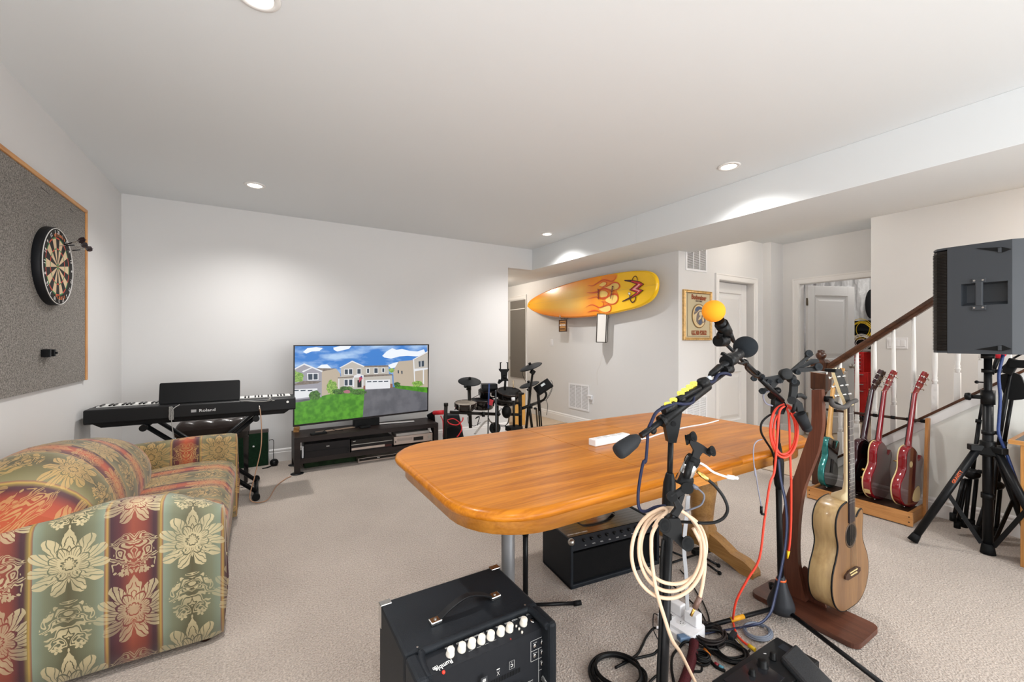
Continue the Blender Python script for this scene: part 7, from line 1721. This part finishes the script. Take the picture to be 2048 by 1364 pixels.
part('link', B().strip([P11(700, 270, .97), P11(600, 330, .97), P11(640, 410, .97), P11(600, 470, .97)], .018, .010, up=EX, sm=False), M_BLK, th1, bevel=.002)
part('link', B().strip([P11(660, 310, .985), P11(625, 420, .98), P11(590, 500, .97)], .012, .012, up=EX, sm=False), M_BLK, th1, bevel=.002)
part('lower_plate', B(frame(P11(610, 580, .965), RGT, z=-EX)).prism([(-.028, .016), (-.014, .030), (.010, .030), (.016, .010), (.014, -.010), (.036, -.030), (.030, -.046), (.016, -.040), (-.004, -.020), (-.030, -.004)][::-1], .008, z0=-.004), M_BLK, th1, bevel=.002)
cup(P11(528, 540, .955), -EX + UP * .2 + RGT * .3, .0165); cup(P11(692, 668, .955), -EX + UP * .2 + RGT * .3, .0165)
jk = thing('audio_cable', 'black audio cable with a gold plug looping right of the nearest stand', 'cable', P11(780, 165, .99))
part('gold_plug', B().lathe([(.0035, 0), (.004, .006), (.0045, .01), (.0058, .012), (.0058, .028), (.005, .032)], P11(770, 155, .99), P11(850, 215, .99) - P11(770, 155, .99), 14), M_GOLD, jk)
part('lead', B().tube([P11(845, 212, .99), P11(900, 260, .99), P11(960, 340, .99), P11(988, 420, .99), P11(965, 480, .99), P11(910, 515, .99), P11(830, 525, 1.0), P11(740, 520, 1.01), P11(650, 515, 1.02)], .0037), M_BLK, jk)
single('thin_lead', B().tube([P11(730, 250, .985), P11(790, 290, .985), P11(820, 330, .985), P11(800, 390, .985), P11(740, 420, .99), P11(680, 440, 1.0)], .0022).tube([P11(730, 250, .985), P11(770, 275, .985)], .005), mat('grey_lead', '5a5c66', .5), 'thin grey lead curling beside the silver tube', 'cable')
wc = thing('charging_cable', 'white charging cable with a flat plug pointing right of the silver tube', 'cable', P11(780, 85, .99))
part('lead', B().tube([P11(775, 85, .99), P11(830, 115, .99), P11(880, 155, .99), P11(940, 180, .99), P11(990, 195, .99)], .0026), M_WPL, wc); part('plug', B().rod(P11(985, 192, .99), P11(1035, 200, .99), .0055, n=4).rod(P11(1035, 200, .99), P11(1062, 203, .99), .0040, n=4), M_WPL, wc)
# hanging beige cable
def EL(cx_, cy_, rx, ry, a, d): return P11(cx_ + rx * cos(radians(a)), cy_ - ry * sin(radians(a)), d)
pts = []
lo = [(560, 740, 262, 325, .985), (575, 715, 225, 300, .99), (600, 700, 235, 262, .995), (590, 720, 222, 240, 1.0)]
pts += [P11(455, 560, .975), P11(500, 490, .975), P11(555, 440, .985)]
for k, (a, b_, rx, ry, d_) in enumerate(lo[:3]):
    for i in range(12): pts.append(EL(a, b_, rx, ry, 100 + i * 30, d_ + (.012 if 30 < (100 + i * 30) % 360 < 150 else -.012)))
pts2 = [P11(450, 590, .97), P11(440, 680, .965), P11(445, 800, .965), P11(465, 950, .965), P11(490, 1060, .965), P11(530, 1190, .97), P11(590, 1364, .985)]
q13 = [G(*Z13(700, 480), .22), G(*Z13(790, 640), .12), G(*Z13(880, 790), .06), G(*Z13(950, 930), .02)]
bc = thing('instrument_cable', 'long beige cable coiled on the nearest microphone stand', 'cable', P11(560, 740, .98))
part('coil', B().tube(pts, .0042, n=8, k=5), M_TAN, bc)
part('tail', B().tube([P11(520, 475, .972)] + pts2 + [D(*Z13(830, 690), 1.12), D(*Z13(950, 930), 1.2)], .0044, n=8, k=5), M_TAN, bc)
part('plug_lead', B().tube([P11(740, 560, .985), P11(800, 680, .98), P11(825, 800, .975), P11(810, 950, .975), P11(788, 1060, .975)], .0042), M_TAN, bc)
part('plug', B().rod(P11(790, 1055, .975), P11(752, 1135, .975), .0062, n=14), mat('brown_sleeve', '6a5248', .4, .3), bc); part('gold_tip', B().rod(P11(752, 1135, .975), P11(725, 1190, .975), .0032, n=10), M_GOLD, bc)
single('grey_strap', B().strip([P11(705, 330, 1.03), P11(690, 500, 1.06), P11(675, 700, 1.1), P11(690, 900, 1.15), P11(700, 1150, 1.2)], .010, .002, up=EX), mat('grey_strap', '9ea0a4', .6), 'narrow grey strap hanging behind the nearest microphone stand', 'strap')
single('stand_cable', B().tube([at1(1075) + Vector((-.018, 0, 0)), at1(1120) + Vector((-.022, 0, 0)), at1(1180) + Vector((-.019, 0, 0)), at1(1260) + Vector((-.018, 0, 0)), at1(1330) + Vector((-.02, 0, 0)), at1(1400) + Vector((-.02, 0, 0))], .004), M_BLK, 'black cable running down along the lower tube of the nearest stand', 'cable')

# ================================================================ SECOND MICROPHONE STAND
b2 = Vector((2.04, .99, 0)); R2 = D(1556, 850, 1.92)
b2 = Vector((*D(1562, 1225, 1.92).xy, 0)); t2 = D(1556, 815, 1.90)
s2 = thing('microphone_stand', 'black tripod boom stand with the orange foam microphone and the red cable', 'stand', b2)
hub = b2 + Vector((0, 0, .10)); axx = (t2 - hub).normalized()
part('lower_tube', B().rod(hub, D(1557, 960, 1.91), .0125, n=16), M_BLKM, s2); part('upper_tube', B().rod(D(1557, 965, 1.91), t2, .008, n=14), M_BLKM, s2)
part('clutch', B().lathe([(.0125, -.12), (.019, -.10), (.022, 0), (.016, .05), (.010, .09)], D(1557, 925, 1.905), axx, 16), M_BLK, s2)
part('hub', B().lathe([(.012, .12), (.018, .105), (.030, .06), (.052, .0), (.056, -.02), (.05, -.045), (.02, -.05)], b2 + Vector((0, 0, .085)), n=24), mat('hub_plastic', '2a2c30', .4), s2)
part('hub_ring', B().lathe([(.015, .18), (.021, .178), (.021, .186), (.015, .188)], b2, n=20), mat('orange_ring', 'e0622a', .4), s2)
for k, (e_, z_) in enumerate((((1395, 1258), .02), ((1800, 1395), .012))):
    p_ = G(*e_, z_); l_ = part('leg', B().rod(b2 + Vector((0, 0, .06)), p_, .0095, n=12), M_BLKM, s2)
    if k == 0:
        a_ = lerp(b2 + Vector((0, 0, .06)), p_, .46); c_ = lerp(b2 + Vector((0, 0, .06)), p_, .62); part('yellow_label', B().rod(a_, c_, .0102, n=12), mat('label_yellow', 'd99a1c', .5), l_, label='yellow label band')
p_ = D(1543, 1167, 2.0); part('leg', B().rod(b2 + Vector((0, 0, .06)), D(1549, 1200, 1.97), .009).rod(D(1549, 1200, 1.97), p_, .009).rod(p_, D(1545, 1178, 1.98), .013), M_BLKM, s2)
part('hinge', B(frame(Pb(790, 690, 1.86), RGT, z=-EX)).prism([(-.020, -.035), (.022, -.035), (.036, .0), (.020, .03), (-.010, .055), (-.018, .02)], .03, z0=-.015), M_BLK, s2, bevel=.004)
part('boom_tube', B().rod(Pb(840, 640, 1.84), Pb(640, 445, 1.66), .0095, n=14).rod(Pb(640, 445, 1.66), Pb(330, 130, 1.42), .006, n=12), M_BLKM, s2)
part('boom_grip', B().rod(Pb(610, 400, 1.64), Pb(490, 290, 1.55), .0095, n=12), M_BLK, s2); part('boom_ring', B().rod(Pb(618, 408, 1.645), Pb(600, 395, 1.635), .014), M_BLK, s2); part('boom_ring', B().rod(Pb(505, 300, 1.56), Pb(490, 290, 1.55), .012), M_BLK, s2)
part('knob', B().ball(Pb(790, 550, 1.82), .020, (1, .8, .8)), M_BLK, s2); part('knob', B().rod(Pb(740, 600, 1.80), Pb(770, 575, 1.82), .016), M_BLK, s2)
part('clip_joint', B().rod(P7(375, 720, 1.36), P7(425, 720, 1.38), .019, n=14).tube([P7(400, 715, 1.37), P7(385, 690, 1.36), P7(395, 665, 1.35)], .010), M_BLK, s2)
part('clip', B().rod(P7(398, 610, 1.335), P7(432, 665, 1.36), .021, .019, 16), M_BLK, s2)
m2_ = thing('microphone', 'black microphone with an orange foam ball on the second boom stand', 'microphone', P7(347, 527, 1.32))
part('foam_ball', B().ball(P7(348, 527, 1.315), .0345, n=28, m=18), mat('orange_foam', 'f59a12', .9, bump=(500, .25, .0008)), m2_, label='round orange foam cover')
part('handle', B().rod(P7(385, 590, 1.325), P7(440, 655, 1.36), .016, .013, 16), M_BLKM, m2_); part('plug', B().rod(P7(440, 655, 1.36), P7(480, 725, 1.39), .0115, .006, 14), M_BLK, m2_)
single('microphone_cable', B().tube([P7(480, 722, 1.39), P7(490, 760, 1.40), P7(482, 810, 1.42), P7(492, 850, 1.44), P7(530, 868, 1.48), P7(560, 860, 1.5), P7(560, 900, 1.54), P7(610, 945, 1.6), P7(640, 950, 1.62)], .0042), M_BLK, 'dark cable following the boom of the second stand down from the orange microphone', 'cable')

# cross-shaped tablet holder
th2 = thing('tablet_holder', 'large black spider-shaped tablet holder on the second stand in front of the doors', 'holder', Pb(870, 395, 1.80))
def flat(nm, pts_, d, t_=.010, z0=0): 
    Mx = frame(Pb(870, 395, d), RGT, z=-EX); q = [loc2(*Zb(x, y), Mx) for x, y in pts_]
    ar = sum(q[i][0] * q[(i + 1) % len(q)][1] - q[(i + 1) % len(q)][0] * q[i][1] for i in range(len(q)))
    return part(nm, B(Mx).prism(q if ar > 0 else q[::-1], t_, z0=z0), M_ARM, th2, bevel=.002)
M_ARM = mat('holder_grey', '222324', .6)
part('hub', B().lathe([(.0, -.012), (.024, -.012), (.024, .012), (.022, .014), (0, .014)], Pb(868, 402, 1.79), -EX + UP * .2, 24), M_ARM, th2)
flat('arm', [(900, 370), (1040, 250), (1050, 205), (1095, 195), (1110, 225), (1060, 262), (960, 355), (930, 385)], 1.80)
flat('arm', [(890, 380), (960, 345), (1130, 340), (1150, 320), (1180, 335), (1185, 365), (1140, 372), (930, 388)], 1.80)
flat('arm', [(960, 345), (1100, 262), (1150, 262), (1165, 290), (1130, 300), (1010, 345), (1140, 325), (1130, 345)], 1.815)
flat('arm', [(840, 400), (680, 430), (640, 450), (650, 470), (740, 460), (720, 500), (660, 535), (650, 560), (690, 555), (760, 520), (850, 420)], 1.80)
flat('arm', [(830, 410), (800, 440), (800, 480), (830, 480), (850, 440)], 1.81)
for (x, y, r) in ((1072, 215, .0155), (1158, 335, .0165), (575, 440, .0125), (645, 425, .0125), (650, 555, .0135), (712, 470, .011), (805, 465, .010), (972, 385, .011), (935, 470, .012)):
    part('rubber_cup', B().lathe([(.005, -.014), (.008, -.008), (r, .004), (r, .010), (r * .75, .010), (.004, .004), (0, .004)], Pb(x, y, 1.79), -EX + UP * .1, 18), mat('cup_grey', '1c2024', .6), th2)
part('ball_joint', B().ball(Pb(920, 440, 1.81), .020).rod(Pb(900, 420, 1.81), Pb(950, 490, 1.81), .014), M_ARM, th2)
part('link', B().strip([Pb(945, 470, 1.81), Pb(940, 560, 1.81), Pb(925, 625, 1.81), Pb(985, 680, 1.81), Pb(1000, 740, 1.81)], .030, .018, up=EX, sm=False), M_ARM, th2, bevel=.003)
part('link_joint', B().rod(Pb(960, 480, 1.79), Pb(960, 480, 1.83), .016, n=16).rod(Pb(925, 640, 1.79), Pb(925, 640, 1.83), .017, n=16), M_ARM, th2)
part('clamp', B().tube([Pb(960, 600, 1.81), Pb(1010, 595, 1.82), Pb(1045, 615, 1.83)], .010).tube([Pb(955, 650, 1.80), Pb(945, 720, 1.80), Pb(930, 740, 1.82)], .008), M_ARM, th2)
part('grip_handle', B().rod(Pb(995, 760, 1.80), Pb(1060, 885, 1.80), .024, .020, 16).ball(Pb(1062, 888, 1.80), .020), mat('grip_rubber', '222427', .65), th2)

# red cable: coil on the hinge with both ends reaching to the floor
rc_ = thing('red_cable', 'bright coral red cable coiled on the second microphone stand', 'cable', Pb(850, 870, 1.84)); pts = []
for (cx_, cy_, rx, ry, d_) in ((855, 915, 125, 245, 1.835), (850, 905, 115, 225, 1.845), (860, 930, 100, 210, 1.855)):
    for i in range(12):
        a = radians(90 + i * 30); xx = cx_ + rx * cos(a); yy = cy_ - ry * sin(a); pts.append(Pb(xx, yy, d_ + (.012 if sin(a) > .5 else 0)))
part('coil', B().tube(pts, .0048, n=8, k=5), M_RED2, rc_)
part('near_strand', B().tube([Pb(860, 690, 1.82), Pb(815, 740, 1.82), Pb(800, 900, 1.82), Pb(785, 1100, 1.82), Pb(765, 1300, 1.82), P11(1290, 250, 1.81), P11(1250, 520, 1.80), P11(1215, 780, 1.79), P11(1130, 930, 1.79), P11(1055, 1070, 1.80), P11(1030, 1180, 1.82), G(*Z13(1255, 430), .012), G(*Z13(1285, 530), .008), G(*Z13(1340, 590), .008), G(*Z13(1385, 620), .008)], .0046, n=8, k=4), M_RED2, rc_)
part('far_strand', B().tube([Pb(870, 700, 1.85), Pb(895, 760, 1.85), Pb(905, 900, 1.85), Pb(910, 1100, 1.85), Pb(918, 1340, 1.85), D(*Zd(267, 200), 1.86), D(*Zd(266, 450), 1.87), D(*Zd(258, 600), 1.87), D(*Zd(250, 655), 1.87)], .0046, n=8, k=4), M_RED2, rc_)
YS = mat('yellow_sleeve', 'edc21a', .45)
part('yellow_sleeve', B().rod(D(*Zd(250, 655), 1.87), D(*Zd(243, 705), 1.87), .0065, .003, 12), YS, rc_); part('yellow_sleeve', B().rod(G(*Z13(1380, 616), .009), G(*Z13(1435, 655), .009), .0075, n=12), YS, rc_)
for k, (off, m_, lb) in enumerate(((0, M_NAVY, 'navy cable running down the second microphone stand to the floor'), (-6, mat('slate_cable', '3a4460', .5), 'slate blue cable running down beside the navy one on the second stand'))):
    single('stand_cable', B().tube([D(*Zd(190 + off, 60), 1.88), D(*Zd(205 + off, 200), 1.87), D(*Zd(232 + off, 330), 1.86), D(*Zd(243 + off, 480), 1.86), D(*Zd(230 + off, 640), 1.86), D(*Zd(195 + off, 830), 1.85), D(*Zd(165 + off, 960), 1.84), D(*Zd(140 + off, 1050), 1.82), D(*Zd(85 + off, 1115), 1.81), D(*Zd(20 + off, 1140 + off), 1.81), G(1480, 1255, .012), G(1440, 1262, .008), G(1405, 1268, .008)], .0042, n=8, k=4), m_, lb, 'cable')
single('loop_cable', B().tube([Pb(780, 745, 1.86), Pb(700, 790, 1.85), Pb(650, 850, 1.84), Pb(648, 930, 1.84), Pb(690, 1010, 1.85), Pb(740, 1090, 1.87), Pb(765, 1160, 1.89)], .0045), M_BLK, 'black cable looping left of the red coil on the second stand', 'cable')
single('loop_cable', B().tube([Pb(750, 690, 1.84), Pb(690, 665, 1.82), Pb(665, 600, 1.80), Pb(700, 560, 1.80), Pb(760, 560, 1.82)], .0035), M_GRY, 'short grey cable loop under the left arms of the tablet holder', 'cable')
tc_ = thing('thin_cable', 'thin grey-blue cable with an angled plug hanging in front of the table end', 'cable', P11(1175, 100, 1.78))
part('lead', B().tube([Pb(655, 995, 1.82), Pb(610, 1010, 1.80), Pb(580, 1060, 1.79), Pb(578, 1180, 1.78), Pb(595, 1330, 1.78), P11(1185, 130, 1.78), P11(1205, 270, 1.78), P11(1230, 405, 1.78)], .0024), M_GRY, tc_); part('plug', B().rod(P11(1230, 405, 1.78), P11(1230, 455, 1.78), .0055).rod(P11(1230, 458, 1.78), P11(1250, 462, 1.78), .005), M_BLKM, tc_)

# ================================================================ THINGS ON THE CARPET
def GF_(x, y, z=.006): return G(*Z13(x, y), z)
pw = thing('power_strip', 'white multi-outlet power block on the carpet with plugs in it', 'power strip', GF_(830, 480, 0))
c0 = GF_(745, 420, .05); c1 = GF_(905, 500, .05); MPW = frame(GF_(825, 450, .025), (GF_(930, 440, .05) - GF_(745, 330, .05)), z=(0, 0, 1))
part('body', B(MPW).prism(rrect(.175, .115, .02), .045, z0=-.025), M_WPL, pw, bevel=.004)
part('side_lug', B(MPW).box((.01, -.062, -.008), (.09, .03, .03)), M_WPL, pw, bevel=.003)
for (x, y) in ((-.045, -.005), (.012, -.012)):
    o_ = part('socket', B(MPW).prism(rrect(.034, .030, .006, 3, x, y), .001, z0=.020), mat('socket_white', 'dcdcdc', .5), pw)
    part('socket_slots', B(MPW).box((x - .006, y + .003, .0213), (.002, .008, .0008)).box((x + .006, y + .003, .0213), (.002, .008, .0008)).box((x, y - .008, .0213), (.004, .004, .0008)), M_BLK, o_, kind='stuff')
single('plug_adapter', B(MPW).box((-.040, .035, .045), (.060, .040, .050)), M_WPL, 'white plug adapter at the back left of the power block', 'adapter', bevel=.005)
single('plug_adapter', B(MPW).box((.040, .030, .045), (.060, .045, .050)), M_WPL, 'white plug adapter at the back right of the power block', 'adapter', bevel=.005)
single('plug_adapter', B(MPW).box((-.045, -.045, .034), (.045, .030, .028)), M_BLK, 'black plug adapter at the front of the power block', 'adapter', bevel=.004)
single('plug_adapter', B().rod(GF_(920, 410, .06), GF_(960, 425, .05), .011), M_BLK, 'round black plug on the right side of the power block', 'plug')
def cab(pts_, r, m_, lb, z=.006, nm='floor_cable', cat='cable', k=5): return single(nm, B().tube([G(*Z13(p_[0], p_[1]), p_[2] if len(p_) > 2 else z) for p_ in pts_], r, n=8, k=k), m_, lb, cat)
cab([(645, 478, .04), (600, 480, .02), (545, 545), (510, 620), (470, 690), (400, 740), (350, 760)], .0050, M_BLK, 'thick black cable from the power block towards the coil at the lower left')
cab([(625, 470, .05), (650, 470, .05)], .0058, M_WPL, 'short white cable sleeve on the left of the power block')
cab([(640, 655, .02), (600, 690), (520, 710), (440, 730), (370, 760), (290, 800)], .0050, M_BLK, 'second black cable meeting the coil at the lower left')
def fcoil(u, v, r, n, rad, m_, lb, seed, sq=1.0, lean=.6):
    rr = random.Random(seed); c = G(*Z13(u, v), .008); pts_ = []
    for i in range(n * 12):
        a = 2 * pi * i / 12
        if i % 12 == 0: q = r * rr.uniform(.84, 1.12); ox = rr.uniform(-.12, .12) * r; oy = rr.uniform(-.12, .12) * r
        pts_.append(c + Vector((cos(a) * q + ox * sin(a / 2) ** 2, sin(a) * q * sq + oy * sin(a / 2) ** 2, rad * .9 * (i / 12) * lean)))
    return single('coiled_cable', B().tube(pts_, rad, n=8, k=4), m_, lb, 'cable')
fcoil(310, 860, .098, 6, .0052, M_BLK, 'coil of thick black cable on the carpet at the bottom left of the stands', 11)
fcoil(1235, 690, .060, 7, .0042, M_BLK, 'oval coil of black cable on the carpet beside the pedal board', 12, 1.0)
fcoil(1060, 560, .070, 8, .0040, mat('dark_brown_cable', '231d1c', .5), 'tangle of thin dark cables in front of the power block', 13, .8, 1.0)
fcoil(1455, 505, .060, 6, .0030, mat('slate_wire', '6c7482', .4), 'coil of thin grey-blue wire on the carpet under the stand leg', 14, .8)
fcoil(1000, 740, .026, 6, .0036, M_BLK, 'small tight coil of black cable near the maroon sleeve', 15, 1.0, 1.4)
sl = single('cable_sleeve', B().tube([GF_(935, 590, .03), GF_(925, 680, .022), GF_(895, 800, .022), GF_(850, 930, .022), GF_(820, 1000, .022)], .0185, n=14), mat('maroon_braid', '45141a', .6, var=(260, .7), bump=(400, .6, .002)), 'thick maroon braided cable sleeve on the carpet', 'sleeve')
jp = thing('jack_plug', 'gold jack plug with a black lead on the carpet beside the black coil', 'plug', GF_(515, 870, 0))
part('tip', B().rod(GF_(485, 825, .010), GF_(530, 890, .010), .0035), M_GOLD, jp); part('sleeve', B().rod(GF_(530, 890, .010), GF_(550, 930, .010), .007), mat('brown_sleeve', '6a5248', .4), jp); 
paths = [([(820, 0, .01), (900, 90), (960, 190), (1010, 270), (1050, 370), (1065, 460)], .0034, 'thin black cable running across the carpet behind the nearest stand'),
         ([(735, 100, .012), (830, 190), (900, 250), (960, 310), (1010, 380), (1040, 450)], .0034, 'second thin black cable curving right of the power block'),
         ([(950, 420, .03), (1000, 420, .02), (1040, 450), (1070, 500)], .0042, 'short black cable from the round plug of the power block'),
         ([(960, 560, .03), (1020, 620, .02), (1080, 680), (1160, 710), (1260, 720), (1340, 700), (1390, 660)], .0046, 'black cable sweeping below the oval coil'),
         ([(940, 600, .02), (860, 590, .03), (810, 640), (760, 700), (750, 800), (770, 930)], .0052, 'thick black cable dropping from the power block to the bottom edge'),
         ([(640, 370, .05), (605, 360, .06), (598, 430, .05), (605, 500, .03), (650, 590)], .0020, 'very thin black wire left of the nearest stand'),
         ([(1200, 520, .02), (1290, 600, .015), (1340, 680)], .0032, 'thin black cable crossing over the oval coil'),
         ([(1280, 560, .02), (1330, 620, .015), (1370, 670)], .0022, 'thin yellowish cable beside the red cable end'),
         ([(930, 830), (990, 828), (1000, 790, .02)], .0042, 'short black cable end in front of the small coil'),
         ([(1050, 720, .01), (1110, 790), (1190, 830)], .0060, 'black cable with coloured bands running to the pedal board'),
         ([(560, 930), (610, 880), (660, 850), (720, 830)], .0045, 'black cable crossing the carpet at the bottom of the nearest stand'),
         ([(1000, 590, .03), (1050, 640, .03), (1130, 660, .02), (1200, 740)], .0045, 'black cable between the power block and the pedal board'),
         ([(970, 500, .03), (1060, 490, .03), (1150, 500, .03), (1240, 540, .03)], .0050, 'black cable bundle draped below the stand leg')]
for k, (p_, r, lb) in enumerate(paths): cab(p_, r, mat('ochre_wire', 'a08a3a', .5) if 'yellowish' in lb else M_BLK, lb)
for k, (x0, y0, x1, y1, c, lb) in enumerate(((1105, 765, 1135, 785, '8c2a34', 'dark red band on the cable to the pedal board'), (1140, 788, 1175, 808, '5aa0b8', 'light blue band on the cable to the pedal board'), (1020, 650, 1060, 700, 'e0812a', 'orange cable tie near the small black coil'))):
    single('cable_band', B().rod(GF_(x0, y0, .009), GF_(x1, y1, .009), .0068), mat('band_' + c, c, .5), lb, 'band')
single('cable_clip', B().box(GF_(850, 555, .03), (.05, .03, .02), rotm('Z', -20)), mat('blue_clip', '5f7894', .5), 'grey-blue clip holding cables in front of the power block', 'clip', bevel=.004)
single('cable_joint', B().box(GF_(1250, 540, .02), (.05, .022, .02), rotm('Z', 12)), mat('joint_black', '1e2428', .4), 'black cable joint lying on the cable bundle beside the red cable', 'connector', bevel=.003)
# pedal board with treadle
zt3 = .055
A_ = G(*Z13(1612, 545), zt3); Bq = G(*Z13(1060, 918), zt3); dxp = (Bq - A_).normalized(); dyp = Vector((-dxp.y, dxp.x, 0))
if dyp.dot(Vector((RGT.x, RGT.y, 0)) - Vector((EX.x, EX.y, 0))) < 0: dyp = -dyp
pbd = thing('effects_pedal', 'black floor effects unit with knobs at the bottom edge of the photo', 'pedal', (A_ + dxp * .2 + dyp * .1) - Vector((0, 0, zt3)))
MPB = Matrix.Identity(4)
def pbp(x, y, z): return A_ + dxp * x + dyp * y + Vector((0, 0, z - zt3))
def pbox(x0, x1, y0, y1, z0, z1): return B().hexa([pbp(x0, y0, z0), pbp(x1, y0, z0), pbp(x1, y1, z0), pbp(x0, y1, z0)][::1], [pbp(x0, y0, z1), pbp(x1, y0, z1), pbp(x1, y1, z1), pbp(x0, y1, z1)])
part('case', pbox(0, .44, 0, .155, .004, zt3), mat('pedal_case', '191b1d', .35), pbd, bevel=.004)
part('display', pbox(.02, .06, .035, .07, zt3, zt3 + .001), mat('pedal_display', '30343a', .15), pbd)
part('top_sheet', pbox(.20, .40, .02, .13, zt3, zt3 + .002), mat('sheet_black', '232427', .15), pbd)
for (u, v, r, hh) in ((1580, 730, .013, .026), (1495, 790, .020, .026), (1410, 860, .013, .022)):
    p_ = G(*Z13(u, v), zt3); part('knob', B().lathe([(r, 0), (r, .004), (r * .82, .006), (r * .78, hh - .003), (r * .6, hh), (0, hh)], p_, n=22), M_BLK, pbd)
for (u, v) in ((1435, 745), (1515, 685), (1360, 800), (1330, 815), (1440, 890)): p_ = G(*Z13(u, v), zt3 + .0008); part('mark', B().box(p_, (.010, .004, .0006), rotm('Z', -35)), M_WPL, pbd)
# treadle: sloping rubber-topped wedge standing to the right of the unit
q1 = G(*Z13(1640, 700), .075); q2 = G(*Z13(1755, 580), .075); 
ud = (q2 - q1); ln_ = dxp * .33; tr = thing('expression_pedal', 'black speckled foot pedal beside the floor effects unit', 'pedal', (q1 + q2) / 2 - Vector((0, 0, .075)))
top4 = [q1, q2, q2 + ud.normalized() * .0 + Vector((.13, -.23, .03)), q1 + Vector((.13, -.23, .03))]
ed = (G(*Z13(2048, 850), .075) - G(*Z13(1790, 590), .075)).normalized() * .34
top4 = [q1, q2 + ed * .02, q2 + ed * 1.0, q1 + ed * .98]
bot4 = [Vector((p_.x, p_.y, .004)) for p_ in top4]
n_ = (top4[1] - top4[0]).cross(top4[2] - top4[1]).z
part('treadle', B().hexa(bot4 if n_ > 0 else bot4[::-1], top4 if n_ > 0 else top4[::-1]), mat('speckled_rubber', '34383c', .5, var=(350, .6), bump=(300, .5, .001)), tr, bevel=.012)
